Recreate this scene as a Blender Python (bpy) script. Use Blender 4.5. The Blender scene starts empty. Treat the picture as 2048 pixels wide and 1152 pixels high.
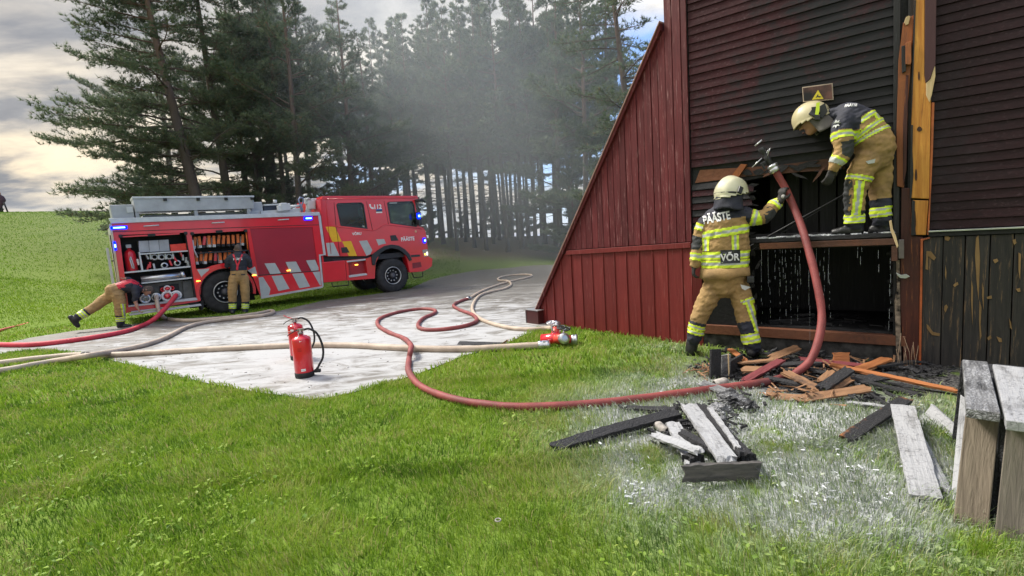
import bpy, bmesh, math, random
import numpy as np
from mathutils import Vector, Matrix, noise as mnoise
from mathutils.geometry import tessellate_polygon
R = math.radians
S = bpy.context.scene
C = S.collection
random.seed(7); rng = np.random.default_rng(7)

# ------------------------------------------------------------------ camera
EYE = Vector((0, 0, 1.45)); FPX = 1000.0
cam_d = bpy.data.cameras.new('camera'); cam = bpy.data.objects.new('camera', cam_d); C.objects.link(cam)
cam_d.sensor_width = 36.0; cam_d.lens = 36.0 * FPX / 2048; cam_d.clip_start = 0.05; cam_d.clip_end = 3000
CAMR = Matrix.Rotation(R(90 - 5.7), 3, 'X') @ Matrix.Rotation(R(-3.5), 3, 'Z')
cam.matrix_world = Matrix.Translation(EYE) @ CAMR.to_4x4()
S.camera = cam

# ------------------------------------------------------------------ light
SUN_EL, SUN_AZ = R(50), R(-60)          # azimuth measured from +Y towards +X (sun high, behind cloud, far left)
S.view_settings.view_transform = 'Standard'; S.view_settings.look = 'None'
S.view_settings.exposure = 1.1; S.view_settings.gamma = 1; S.view_settings.use_curve_mapping = False
sun_d = bpy.data.lights.new('sun', 'SUN'); sun_d.energy = 2.9; sun_d.angle = R(14); sun_d.color = (1.0, .95, .86)
sun = bpy.data.objects.new('sun', sun_d); C.objects.link(sun)
sdir = Vector((math.sin(SUN_AZ) * math.cos(SUN_EL), math.cos(SUN_AZ) * math.cos(SUN_EL), math.sin(SUN_EL)))
sun.rotation_euler = sdir.to_track_quat('Z', 'Y').to_euler()

class NT:
    def __init__(s, tree): s.t = tree; s.N = tree.nodes; s.L = tree.links
    def n(s, typ, **kw):
        nd = s.N.new(typ)
        for k, v in kw.items():
            if k.startswith('i_'):
                key = k[2:]; key = int(key) if key.isdigit() else key
                sock = nd.inputs[key]
                if isinstance(v, bpy.types.NodeSocket): s.L.new(v, sock)
                else: sock.default_value = v
            else: setattr(nd, k, v)
        return nd
    def link(s, a, b): s.L.new(a, b)
    def math(s, op, a, b=None, c=None, clamp=False):
        nd = s.N.new('ShaderNodeMath'); nd.operation = op; nd.use_clamp = clamp
        for i, v in enumerate((a, b, c)):
            if v is None: continue
            if isinstance(v, bpy.types.NodeSocket): s.L.new(v, nd.inputs[i])
            else: nd.inputs[i].default_value = v
        return nd.outputs[0]
    def mix(s, fac, a, b, blend='MIX'):
        nd = s.N.new('ShaderNodeMix'); nd.data_type = 'RGBA'; nd.blend_type = blend
        for sock, v in ((nd.inputs[0], fac), (nd.inputs[6], a), (nd.inputs[7], b)):
            if isinstance(v, bpy.types.NodeSocket): s.L.new(v, sock)
            else: sock.default_value = v if not isinstance(v, tuple) else (*v[:3], 1)
        return nd.outputs[2]
    def ramp(s, fac, stops, interp='LINEAR'):
        nd = s.N.new('ShaderNodeValToRGB'); s.L.new(fac, nd.inputs[0]); cr = nd.color_ramp; cr.interpolation = interp
        while len(cr.elements) > 1: cr.elements.remove(cr.elements[-1])
        for i, (p, c) in enumerate(stops):
            e = cr.elements[0] if i == 0 else cr.elements.new(p)
            e.position = p
            if not isinstance(c, tuple): c = (c, c, c)
            e.color = (*c[:3], 1)
        return nd.outputs[0]
    def noise(s, vec, scale, detail=4, rough=.55, dist=0, dim='3D'):
        nd = s.N.new('ShaderNodeTexNoise'); nd.noise_dimensions = dim
        if vec is not None: s.L.new(vec, nd.inputs['Vector'])
        nd.inputs['Scale'].default_value = scale; nd.inputs['Detail'].default_value = detail
        nd.inputs['Roughness'].default_value = rough; nd.inputs['Distortion'].default_value = dist
        return nd.outputs['Fac']
    def mapping(s, vec, scale=(1, 1, 1), loc=(0, 0, 0), rot=(0, 0, 0)):
        nd = s.N.new('ShaderNodeMapping'); s.L.new(vec, nd.inputs[0])
        nd.inputs['Scale'].default_value = scale; nd.inputs['Location'].default_value = loc; nd.inputs['Rotation'].default_value = rot
        return nd.outputs[0]

world = bpy.data.worlds.new('World'); S.world = world; world.use_nodes = True
w = NT(world.node_tree); w.N.clear()
sky = w.n('ShaderNodeTexSky'); sky.sky_type = 'NISHITA'; sky.sun_disc = False
sky.sun_elevation = SUN_EL; sky.sun_rotation = SUN_AZ
geo = w.n('ShaderNodeTexCoord')
sep = w.n('ShaderNodeSeparateXYZ', i_0=geo.outputs['Generated'])
zc = w.math('MAXIMUM', sep.outputs[2], 0.0)
zz = w.math('ADD', zc, 0.16)
cv = w.n('ShaderNodeCombineXYZ', i_0=w.math('DIVIDE', sep.outputs[0], zz), i_1=w.math('DIVIDE', sep.outputs[1], zz), i_2=0.0)
n1 = w.noise(w.mapping(cv.outputs[0], (1, 1, 1), (3.1, 1.7, 0)), 0.50, 8, .58, .15)
n2 = w.noise(w.mapping(cv.outputs[0], (1, 1.6, 1), (9.1, 4.7, 0)), 1.6, 7, .58, .2)
n3 = w.noise(w.mapping(cv.outputs[0], (1, 1, 1), (7.3, 2.2, 0)), 0.9, 6, .5, .3)
# brightness of the cloud layer: grey undersides, bright thin places; zenith of an overcast sky is brighter than its rim
cb = w.math('ADD', w.math('MULTIPLY', n1, .5), w.math('MULTIPLY', n2, .5))
cloud = w.ramp(cb, [(.36, (.16, .165, .18)), (.44, (.24, .242, .25)), (.50, (.36, .355, .35)), (.57, (.52, .505, .49)), (.68, (.68, .66, .64))])
# warm glow low in the direction of the veiled sun
low = w.ramp(zc, [(0.0, .0), (.05, .55), (.13, 1.0), (.30, .35), (.5, 0.0)])
side = w.math('MULTIPLY', w.math('ADD', w.math('MULTIPLY', sep.outputs[0], -.75), w.math('MULTIPLY', sep.outputs[1], .66)), low, clamp=True)
side = w.math('MULTIPLY', side, w.ramp(n2, [(.38, .0), (.6, 1.0)]), clamp=True)
cloud = w.mix(w.math('MULTIPLY', side, .85), cloud, (.78, .64, .44))
rimf = w.ramp(zc, [(0.0, 1.0), (.06, .55), (.12, 0.0)])
cloud = w.mix(w.math('MULTIPLY', rimf, .6), cloud, (.42, .46, .50))
cie = w.ramp(zc, [(0.0, 1.0), (.45, 1.0), (1.0, 1.0)])
cstr = w.math('ADD', .74, w.math('MULTIPLY', w.math('POWER', zc, 2.0), 2.3))
bgc = w.n('ShaderNodeBackground', i_0=cloud, i_1=cstr)
bgs = w.n('ShaderNodeBackground', i_0=w.mix(.25, sky.outputs[0], (1.2, 3.2, 9.0)), i_1=0.10)
gapdir = w.math('ADD', w.math('MULTIPLY', sep.outputs[0], .30), w.math('MULTIPLY', sep.outputs[1], .10))
hole = w.ramp(w.math('ADD', n3, gapdir), [(.53, 1.0), (.62, 0.0)])
mixs = w.n('ShaderNodeMixShader', i_0=hole, i_1=bgs.outputs[0], i_2=bgc.outputs[0])
out = w.n('ShaderNodeOutputWorld', i_0=mixs.outputs[0])
S.cycles.use_denoising = True
S.cycles.max_bounces = 6; S.cycles.diffuse_bounces = 3; S.cycles.glossy_bounces = 3; S.cycles.transparent_max_bounces = 12
S.cycles.volume_bounces = 1; S.cycles.caustics_reflective = False; S.cycles.caustics_refractive = False
S.cycles.volume_step_rate = 2.0; S.cycles.volume_max_steps = 128

# ------------------------------------------------------------------ helpers
def ray(px, py):
    return CAMR @ Vector(((px - 1024) / FPX, -(py - 576) / FPX, -1))
def G(px, py, z=0.0):
    """where the sight line through a point of the photograph meets the level z"""
    d = ray(px, py); t = (z - EYE.z) / d.z
    return EYE + d * t
class Frame:
    """a real plane in the place: x along it, z up it, y away behind it"""
    def __init__(s, o, u, v=(0, 0, 1)):
        s.o = Vector(o); s.u = Vector(u).normalized(); s.v = Vector(v).normalized()
        s.d = s.v.cross(s.u); s.M = Matrix((s.u, s.d, s.v)).transposed().to_4x4(); s.M.translation = s.o
    def p(s, px, py, depth=0.0):
        r = ray(px, py); q = s.o + s.d * depth; t = (q - EYE).dot(s.d) / r.dot(s.d)
        k = EYE + r * t - s.o
        return (k.dot(s.u), k.dot(s.v))
    def w(s, x, y, z): return s.o + s.u * x + s.d * y + s.v * z
def smooth(a, b, x):
    t = min(1, max(0, (x - a) / (b - a))); return t * t * (3 - 2 * t)

def finish(o, label=None, cat=None, group=None, kind=None):
    if label: o['label'] = label
    if cat: o['category'] = cat
    if group: o['group'] = group
    if kind: o['kind'] = kind
    return o
def empty(name, loc=(0, 0, 0), label=None, cat=None, group=None, M=None):
    o = bpy.data.objects.new(name, None); C.objects.link(o); o.empty_display_size = .2
    o.matrix_basis = M if M is not None else Matrix.Translation(Vector(loc or (0, 0, 0)))
    return finish(o, label, cat, group)
def copy_tree(o, parent=None):
    c = o.copy(); C.objects.link(c); c.parent = parent
    for ch in list(o.children): copy_tree(ch, c)
    return c

def mesh_np(name, V, F, mat=None, smooth_=False, attrs=None, corner_n=None):
    """numpy arrays to a mesh; F is (n,k) with k constant"""
    me = bpy.data.meshes.new(name); V = np.asarray(V, np.float32); F = np.asarray(F, np.int32); k = F.shape[1]
    me.vertices.add(len(V)); me.vertices.foreach_set('co', V.ravel())
    me.loops.add(F.size); me.loops.foreach_set('vertex_index', F.ravel())
    me.polygons.add(len(F)); me.polygons.foreach_set('loop_start', np.arange(0, F.size, k, dtype=np.int32))
    me.polygons.foreach_set('loop_total', np.full(len(F), k, np.int32))
    if smooth_: me.polygons.foreach_set('use_smooth', np.ones(len(F), bool))
    if attrs:
        for an, av in attrs.items():
            at = me.attributes.new(an, 'FLOAT', 'POINT'); at.data.foreach_set('value', np.asarray(av, np.float32))
    me.update(calc_edges=True)
    if mat: me.materials.append(mat)
    return me

class MB:
    def __init__(s): s.v = []; s.f = []; s.mi = []; s.sm = []
    def add(s, V, F, mi=0, sm=False):
        b = len(s.v); s.v += [Vector(q) for q in V]; s.f += [tuple(i + b for i in f) for f in F]
        s.mi += [mi] * len(F); s.sm += [sm] * len(F); return s
    def box(s, x0, x1, y0, y1, z0, z1, mi=0, M=None, jit=0):
        V = [Vector((x, y, z)) for z in (z0, z1) for y in (y0, y1) for x in (x0, x1)]
        if jit: V = [q + Vector((random.uniform(-jit, jit) for _ in range(3))) for q in V]
        if M is not None: V = [M @ q for q in V]
        return s.add(V, [(0, 2, 3, 1), (4, 5, 7, 6), (0, 1, 5, 4), (2, 6, 7, 3), (0, 4, 6, 2), (1, 3, 7, 5)], mi)
    def rbox(s, x0, x1, y0, y1, z0, z1, b=.01, mi=0, M=None):
        """box with its edges chamfered"""
        bm = bmesh.new(); bmesh.ops.create_cube(bm, size=1)
        for q in bm.verts: q.co = Vector(((x0 + x1) / 2 + q.co.x * (x1 - x0), (y0 + y1) / 2 + q.co.y * (y1 - y0), (z0 + z1) / 2 + q.co.z * (z1 - z0)))
        bmesh.ops.bevel(bm, geom=bm.edges[:], offset=b, segments=2, profile=.6, affect='EDGES')
        return s.bm(bm, mi, M)
    def bm(s, bm, mi=0, M=None, sm=False):
        bm.verts.index_update()
        V = [(M @ q.co) if M is not None else q.co.copy() for q in bm.verts]
        F = [tuple(v.index for v in f.verts) for f in bm.faces]; bm.free()
        return s.add(V, F, mi, sm)
    def prism(s, poly, d0, d1, mi=0, M=None, holes=()):
        """outline in x,z extruded along y from d0 to d1, with holes"""
        loops = [list(poly)] + [list(h) for h in holes]
        pts = [p for l in loops for p in l]; n = len(pts)
        tris = tessellate_polygon([[Vector((p[0], p[1], 0)) for p in l] for l in loops])
        V = [Vector((p[0], d0, p[1])) for p in pts] + [Vector((p[0], d1, p[1])) for p in pts]
        F = []
        for t in tris:
            a, b, c = [Vector((*pts[i], 0)) for i in t]
            if (b - a).cross(c - a).z < 0: t = (t[0], t[2], t[1])
            F.append((t[0], t[1], t[2])); F.append((t[0] + n, t[2] + n, t[1] + n))
        k = 0
        for li, l in enumerate(loops):
            m = len(l); ar = sum(l[i][0] * l[(i + 1) % m][1] - l[(i + 1) % m][0] * l[i][1] for i in range(m))
            for i in range(m):
                a, b = k + i, k + (i + 1) % m
                if (ar > 0) != (li == 0): a, b = b, a
                F.append((a, a + n, b + n, b))
            k += m
        if M is not None: V = [M @ q for q in V]
        return s.add(V, F, mi)
    def tube(s, pts, r, seg=8, mi=0, cap=True, flat=1.0, sm=True):
        pts = [Vector(p) for p in pts]; n = len(pts)
        rr = list(r) if hasattr(r, '__len__') else [r] * n
        V = []; F = []; up = Vector((0, 0, 1)); prev = None
        for i, p in enumerate(pts):
            t = (pts[min(i + 1, n - 1)] - pts[max(i - 1, 0)])
            t = t.normalized() if t.length > 1e-9 else Vector((0, 0, 1))
            if prev is None:
                a = up if abs(t.z) < .9 else Vector((1, 0, 0)); x = t.cross(a).normalized()
            else:
                x = (prev - t * prev.dot(t)); x = x.normalized() if x.length > 1e-6 else t.orthogonal().normalized()
            prev = x; y = x.cross(t)
            for k in range(seg):
                an = 2 * math.pi * k / seg
                V.append(p + x * (math.cos(an) * rr[i]) + y * (math.sin(an) * rr[i] * flat))
        for i in range(n - 1):
            for k in range(seg):
                a = i * seg + k; b = i * seg + (k + 1) % seg
                F.append((a, a + seg, b + seg, b))
        if cap: F.append(tuple(range(seg))); F.append(tuple((n - 1) * seg + k for k in reversed(range(seg))))
        return s.add(V, F, mi, sm)
    def lathe(s, prof, seg=24, mi=0, M=None, sm=True, axis='Z', ring=False):
        if ring: prof = list(prof) + [prof[0]]
        V = []; F = []; n = len(prof)
        for r_, z in prof:
            for k in range(seg):
                a = 2 * math.pi * k / seg
                V.append(Vector((r_ * math.cos(a), r_ * math.sin(a), z)) if axis == 'Z' else Vector((r_ * math.cos(a), z, r_ * math.sin(a))))
        for i in range(n - 1):
            for k in range(seg):
                a = i * seg + k; b = i * seg + (k + 1) % seg
                F.append((a, b, b + seg, a + seg) if axis == 'Z' else (a, a + seg, b + seg, b))
        if not ring: F.append(tuple(reversed(range(seg)))); F.append(tuple((n - 1) * seg + k for k in range(seg)))
        if M is not None: V = [M @ q for q in V]
        return s.add(V, F, mi, sm)
    def build(s, name, mats, parent=None, M=None, label=None, cat=None, group=None, kind=None, bevel=0, recentre=False, fix=False):
        if not isinstance(mats, (list, tuple)): mats = [mats]
        c0 = Vector((0, 0, 0))
        if recentre and s.v:
            c0 = Vector((sum(q.x for q in s.v) / len(s.v), sum(q.y for q in s.v) / len(s.v), min(q.z for q in s.v)))
        me = bpy.data.meshes.new(name); me.from_pydata([tuple(q - c0) for q in s.v], [], s.f)
        me.polygons.foreach_set('material_index', s.mi); me.polygons.foreach_set('use_smooth', s.sm)
        for m in mats: me.materials.append(m)
        me.validate(); me.update()
        if fix:
            b = bmesh.new(); b.from_mesh(me); bmesh.ops.recalc_face_normals(b, faces=b.faces); b.to_mesh(me); b.free()
        o = bpy.data.objects.new(name, me); C.objects.link(o)
        if parent: o.parent = parent
        Mx = M if M is not None else Matrix()
        o.matrix_basis = Mx @ Matrix.Translation(c0)
        if bevel:
            md = o.modifiers.new('bevel', 'BEVEL'); md.width = bevel; md.segments = 2; md.limit_method = 'ANGLE'
        return finish(o, label, cat, group, kind)

# ------------------------------------------------------------------ materials
def mat(name, col, rough=.6, var=.15, scale=6, bump=.0, bscale=40, metal=0, spec=.5, stretch=(1, 1, 1), col2=None, coat=0, coord='Object', dist=0, grime=0, grimecol=(.05, .045, .04)):
    m = bpy.data.materials.new(name); m.use_nodes = True; t = NT(m.node_tree); t.N.clear()
    tc = t.n('ShaderNodeTexCoord'); oi = t.n('ShaderNodeObjectInfo')
    off = t.n('ShaderNodeVectorMath', operation='ADD', i_0=tc.outputs[coord]); 
    sc = t.n('ShaderNodeVectorMath', operation='SCALE', i_0=(17.3, 9.1, 5.7)); t.link(oi.outputs['Random'], sc.inputs['Scale']); t.link(sc.outputs[0], off.inputs[1])
    v = t.mapping(off.outputs[0], stretch)
    nz = t.noise(v, scale, 5, .6, dist)
    c2 = col2 if col2 else tuple(max(0, c * (1 - var * 2)) for c in col); c1 = tuple(min(1, c * (1 + var)) for c in col)
    c = t.mix(t.ramp(nz, [(.32, 0.0), (.68, 1.0)]), c2, c1)
    if grime:
        g = t.noise(off.outputs[0], scale * .35, 6, .65)
        c = t.mix(t.math('MULTIPLY', t.ramp(g, [(.48, 0.0), (.7, 1.0)]), grime), c, grimecol)
    b = t.n('ShaderNodeBsdfPrincipled', i_0=c, i_Roughness=rough, i_Metallic=metal)
    b.inputs['Specular IOR Level'].default_value = spec; b.inputs['Coat Weight'].default_value = coat; b.inputs['Coat Roughness'].default_value = .08
    if bump:
        bn = t.noise(v, bscale, 4, .6); bp = t.n('ShaderNodeBump', i_Strength=bump, i_Distance=.01, i_Height=bn); t.link(bp.outputs[0], b.inputs['Normal'])
    o = t.n('ShaderNodeOutputMaterial', i_0=b.outputs[0])
    return m
def emis(name, col, s):
    m = bpy.data.materials.new(name); m.use_nodes = True; t = NT(m.node_tree); t.N.clear()
    e = t.n('ShaderNodeEmission', i_0=(*col, 1), i_1=s); t.n('ShaderNodeOutputMaterial', i_0=e.outputs[0]); return m
def glassmat(name, tint=(.5, .55, .55), alpha=.55):
    m = bpy.data.materials.new(name); m.use_nodes = True; t = NT(m.node_tree); t.N.clear()
    tr = t.n('ShaderNodeBsdfTransparent', i_0=(*tint, 1)); gl = t.n('ShaderNodeBsdfGlossy', i_0=(1, 1, 1, 1), i_Roughness=.04)
    fr = t.n('ShaderNodeFresnel', i_0=1.5)
    mx = t.n('ShaderNodeMixShader', i_0=t.math('MULTIPLY', fr.outputs[0], alpha * 1.0, clamp=True), i_1=tr.outputs[0], i_2=gl.outputs[0])
    t.n('ShaderNodeOutputMaterial', i_0=mx.outputs[0]); return m

M_ = {}
M_['black_rubber'] = mat('black_rubber', (.022, .022, .024), .75, .3, 8, .2, 60)
M_['black_plastic'] = mat('black_plastic', (.02, .021, .024), .5, .2, 5)
M_['char'] = None
# ------------------------------------------------------------------ terrain
def lerp_tab(x, tab):
    return np.interp(x, [a for a, b in tab], [b for a, b in tab])
CREST = 38.0
def Hz(x, y):
    x = np.asarray(x, float); y = np.asarray(y, float)
    t = x / np.maximum(y, 1.0); t = np.where(y < 1, np.sign(x) * 3, t)
    zc = lerp_tab(t, [(-3, 6.6), (-1.3, 6.2), (-1.02, 5.75), (-.81, 5.35), (-.5, 4.1), (-.16, 1.85), (.1, 1.35), (.4, 1.2), (3, 1.0)])
    ys = lerp_tab(t, [(-3, 4), (-1.3, 9.5), (-1.0, 11.5), (-.8, 14), (-.5, 17), (-.16, 23), (.2, 27), (3, 30)])
    k = np.clip((y - ys) / (CREST - ys), 0, 1.15); k = np.where(k < 1, k * k * (3 - 2 * k) * .45 + k * .55, 1 - (k - 1) * .1)
    fall = np.clip((y - 46) / 80, 0, 1)
    z = zc * k * (1 - fall)
    z = z + k * (1 - fall) * .10 * np.sin(x * .21 + 1) * np.sin(y * .17)
    return z

def poly_px(pts): return [tuple(G(x, y)[:2]) for x, y in pts]
APRON_PX = [(-260, 790), (-60, 716), (60, 700), (130, 703), (190, 716), (290, 736), (350, 752), (420, 768), (500, 782), (560, 791), (620, 799), (650, 798), (700, 786), (770, 768), (830, 750),
            (880, 731), (930, 712), (965, 703), (1010, 690), (1045, 672), (1080, 660), (1110, 655)]
apron = poly_px(APRON_PX)
cA = Vector(apron[-1])
apron += [(2.6, 9.2), (9, 8.6), (24, 16), (24, 21), (9, 18.3)]
apron += poly_px([(1120, 529), (1030, 532), (960, 540), (905, 549), (860, 560), (820, 577), (740, 590), (650, 601), (600, 612), (560, 622), (500, 631), (430, 633), (330, 641), (240, 652), (150, 662), (60, 676), (0, 690), (-260, 745)])
def densify(poly, step=.25, amp=.035):
    out = []; n = len(poly)
    for i in range(n):
        a = Vector(poly[i]); b = Vector(poly[(i + 1) % n]); k = max(1, int((b - a).length / step)); nn = Vector((-(b - a).y, (b - a).x)).normalized()
        for j in range(k):
            q = a.lerp(b, j / k); q = q + nn * amp * (mnoise.noise(Vector((q.x * 2.3, q.y * 2.3, 3))) + .6 * mnoise.noise(Vector((q.x * 7, q.y * 7, 1))))
            out.append((q.x, q.y))
    return out
apron = densify(apron)
def in_poly(x, y, poly):
    x = np.asarray(x); y = np.asarray(y); c = np.zeros(x.shape, bool); n = len(poly)
    for i in range(n):
        x0, y0 = poly[i]; x1, y1 = poly[(i + 1) % n]
        if y0 == y1: continue
        m = ((y0 > y) != (y1 > y)) & (x < (x1 - x0) * (y - y0) / (y1 - y0) + x0); c ^= m
    return c
def np_noise(x, y, sc, seed=0):
    """cheap smooth value noise, vectorised"""
    x = np.asarray(x) * sc + seed * 13.7; y = np.asarray(y) * sc + seed * 7.3
    xi = np.floor(x).astype(np.int64); yi = np.floor(y).astype(np.int64); fx = x - xi; fy = y - yi
    fx = fx * fx * (3 - 2 * fx); fy = fy * fy * (3 - 2 * fy)
    def h(a, b):
        n = (a * 374761393 + b * 668265263 + seed * 1442695) & 0x7fffffff
        n = ((n ^ (n >> 13)) * 1274126177) & 0x7fffffff
        return ((n ^ (n >> 16)) & 0xffff) / 65535.0
    return (h(xi, yi) * (1 - fx) + h(xi + 1, yi) * fx) * (1 - fy) + (h(xi, yi + 1) * (1 - fx) + h(xi + 1, yi + 1) * fx) * fy
def fbm(x, y, sc, seed=0):
    return .5 * np_noise(x, y, sc, seed) + .3 * np_noise(x, y, sc * 2.1, seed + 1) + .2 * np_noise(x, y, sc * 4.3, seed + 2)
# where powder and ash lie on the lawn, and where it is scorched (spots in metres)
ASH = [(1420, 800, .5, .9), (1300, 835, .5, .75), (1520, 850, .75, .85), (1640, 880, .7, .75), (1400, 940, .55, .6), (1560, 960, .6, .5), (1270, 985, .10, 1.3), (1290, 1000, .07, 1.2), (1630, 1010, .15, .8), (1700, 1000, .4, .5),
       (1750, 820, .7, .55), (1500, 780, .6, .8), (1330, 760, .5, .45), (1250, 860, .45, .45), (1600, 790, .6, .6), (1830, 900, .5, .5), (1180, 800, .5, .25), (1480, 900, .6, .8), (1880, 1000, .4, .5), (1320, 700, .6, .3)]
CHAR = [(1480, 735, .45, 1), (1600, 725, .6, 1.2), (1720, 720, .6, 1.1), (1830, 745, .6, .9), (1560, 765, .35, .8), (1660, 770, .4, .8), (1410, 725, .28, .8), (1400, 860, .35, .6), (1950, 760, .7, .7), (1760, 780, .3, .6), (1600, 670, .6, 1.2), (1740, 680, .5, 1.2)]
def spots(x, y, L, seed):
    m = np.zeros(np.shape(x))
    nz = fbm(x, y, 3.5, seed) * 1.1 + .45 * np_noise(x, y, 22, seed + 5)
    for px, py, r, s_ in L:
        g = G(px, py); m = m + s_ * np.exp(-(((x - g.x) ** 2 + (y - g.y) ** 2) / (r * r)))
    return np.clip(m * np.clip(nz * 2.6 - 1.15, 0, 1.3) + .25 * np.clip(m - .5, 0, 1), 0, 1)

xs = np.concatenate([-np.geomspace(8, 900, 60)[::-1], np.arange(-7.9, 8, .075), np.geomspace(8.05, 900, 60)])
ys_ = np.concatenate([np.linspace(-60, .9, 8), np.arange(1.0, 10, .075), np.geomspace(10.05, 1500, 110)])
XX, YY = np.meshgrid(xs, ys_); ZZ = Hz(XX, YY)
nx = len(xs); ny = len(ys_)
ii = (np.arange(ny - 1)[:, None] * nx + np.arange(nx - 1)[None, :]).ravel()
F = np.stack([ii, ii + 1, ii + nx + 1, ii + nx], 1)
near = (XX > -9) & (XX < 9) & (YY < 11) & (YY > 0)
ash = np.where(near, spots(XX, YY, ASH, 3), 0); chz = np.where(near, spots(XX, YY, CHAR, 9), 0)
ZZ = ZZ + np.where(near, .012 * (fbm(XX, YY, 5, 4) - .5), 0) - .004

gm = bpy.data.materials.new('lawn'); gm.use_nodes = True; t = NT(gm.node_tree); t.N.clear()
pos = t.n('ShaderNodeNewGeometry').outputs['Position']
a = t.noise(pos, .35, 6, .6); b_ = t.noise(pos, 9, 5, .7); c_ = t.noise(pos, 60, 3, .7)
grassc = t.mix(t.ramp(a, [(.3, 0.0), (.7, 1.0)]), (.125, .20, .026), (.175, .245, .045))
grassc = t.mix(t.math('MULTIPLY', t.ramp(b_, [(.35, 0.0), (.75, 1.0)]), .32), grassc, (.06, .105, .018))
# forest floor under the pines: brown needles beyond the edge of the lawn on the right
sx = t.n('ShaderNodeSeparateXYZ', i_0=pos)
edge = t.math('ADD', t.math('MULTIPLY', sx.outputs[0], 1.0), t.math('ADD', 9.0, t.math('MULTIPLY', t.noise(pos, .3, 3), 5.0)))
fy_ = t.math('MULTIPLY', t.math('SUBTRACT', sx.outputs[1], 27.0), .4, clamp=True)
ff = t.math('MULTIPLY', t.math('MULTIPLY', edge, .25, clamp=True), fy_, clamp=True)
floorc = t.mix(c_, (.09, .065, .04), (.17, .12, .075))
slope_ = t.math('MULTIPLY', t.math('SUBTRACT', sx.outputs[1], 12.0), .09, clamp=True); grassc = t.mix(t.math('MULTIPLY', slope_, .75), grassc, t.mix(a, (.082, .118, .026), (.125, .150, .042)))
grassc = t.mix(t.math('MULTIPLY', ff, .9), grassc, floorc)
far = t.math('MULTIPLY', t.math('SUBTRACT', sx.outputs[1], 60.0), .02, clamp=True)
at1 = t.n('ShaderNodeAttribute', attribute_name='ash'); at2 = t.n('ShaderNodeAttribute', attribute_name='char')
grassc = t.mix(at1.outputs['Fac'], grassc, (.40, .41, .41))
grassc = t.mix(at2.outputs['Fac'], grassc, t.mix(t.ramp(c_, [(.45, 0.0), (.6, 1.0)]), (.018, .018, .02), (.12, .115, .11)))
bp = t.n('ShaderNodeBump', i_Strength=.5, i_Distance=.05, i_Height=t.math('ADD', b_, t.math('MULTIPLY', c_, .6)))
bs = t.n('ShaderNodeBsdfPrincipled', i_0=grassc, i_Roughness=.95); bs.inputs['Specular IOR Level'].default_value = .1; t.link(bp.outputs[0], bs.inputs['Normal'])
t.n('ShaderNodeOutputMaterial', i_0=bs.outputs[0])
me = mesh_np('ground', np.stack([XX.ravel(), YY.ravel(), ZZ.ravel()], 1), F, gm, True, {'ash': ash.ravel(), 'char': chz.ravel()})
ground = bpy.data.objects.new('ground', me); C.objects.link(ground); finish(ground, kind='structure')

# ------------------------------------------------------------------ concrete apron
cm = bpy.data.materials.new('concrete_apron'); cm.use_nodes = True; t = NT(cm.node_tree); t.N.clear()
pos = t.n('ShaderNodeNewGeometry').outputs['Position']; sx = t.n('ShaderNodeSeparateXYZ', i_0=pos)
n1 = t.noise(pos, .55, 7, .62, .4); n2 = t.noise(pos, 3.2, 6, .65); n3 = t.noise(pos, 45, 4, .7); n4 = t.noise(t.mapping(pos, (1, 2.2, 1), rot=(0, 0, .5)), 1.6, 8, .7, 1.2)
base = t.mix(t.ramp(n2, [(.3, 0.0), (.7, 1.0)]), (.135, .125, .11), (.20, .19, .172))
base = t.mix(t.math('MULTIPLY', t.ramp(n3, [(.4, 0.0), (.7, 1.0)]), .35), base, (.07, .066, .06))
# fire-extinguisher powder, thick near the extinguishers and thinner towards the road
dv = t.n('ShaderNodeVectorMath', operation='SUBTRACT', i_0=pos, i_1=(-2.6, 7.3, 0))
dl = t.n('ShaderNodeVectorMath', operation='LENGTH'); t.link(t.mapping(dv.outputs[0], (.75, 1.0, 1)), dl.inputs[0])
pw = t.math('SUBTRACT', 1.02, t.math('MULTIPLY', dl.outputs['Value'], .15))
pw = t.math('ADD', pw, t.math('MULTIPLY', t.math('SUBTRACT', n4, .5), 3.6)); 
pf = t.ramp(pw, [(.30, 0.0), (.62, .55), (.95, .92)])
base = t.mix(pf, base, t.mix(n3, (.30, .30, .30), (.46, .46, .46)))
# damp brown edge near the truck
wet = t.math('SUBTRACT', t.math('MULTIPLY', t.noise(t.mapping(pos, (1, 2.5, 1), rot=(0, 0, -.7)), .7, 5, .6, .5), 1.6), t.math('MULTIPLY', pw, .35))
base = t.mix(t.math('MULTIPLY', t.ramp(wet, [(.60, 0.0), (.85, 1.0)]), .55), base, (.085, .07, .055))
bp = t.n('ShaderNodeBump', i_Strength=.6, i_Distance=.02, i_Height=t.math('ADD', t.math('MULTIPLY', n3, .3), n4))
bs = t.n('ShaderNodeBsdfPrincipled', i_0=base, i_Roughness=t.ramp(wet, [(.5, .9), (.9, .45)])); t.link(bp.outputs[0], bs.inputs['Normal'])
t.n('ShaderNodeOutputMaterial', i_0=bs.outputs[0])
tr = tessellate_polygon([[Vector((*p, 0)) for p in apron]])
me = bpy.data.meshes.new('concrete_apron'); me.from_pydata([(x, y, .006) for x, y in apron], [], [tuple(q) for q in tr]); me.materials.append(cm)
b = bmesh.new(); b.from_mesh(me); bmesh.ops.recalc_face_normals(b, faces=b.faces)
if sum(f.normal.z for f in b.faces) < 0: bmesh.ops.reverse_faces(b, faces=b.faces)
b.to_mesh(me); b.free()
ap = bpy.data.objects.new('concrete_apron', me); C.objects.link(ap); finish(ap, kind='structure')

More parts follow.
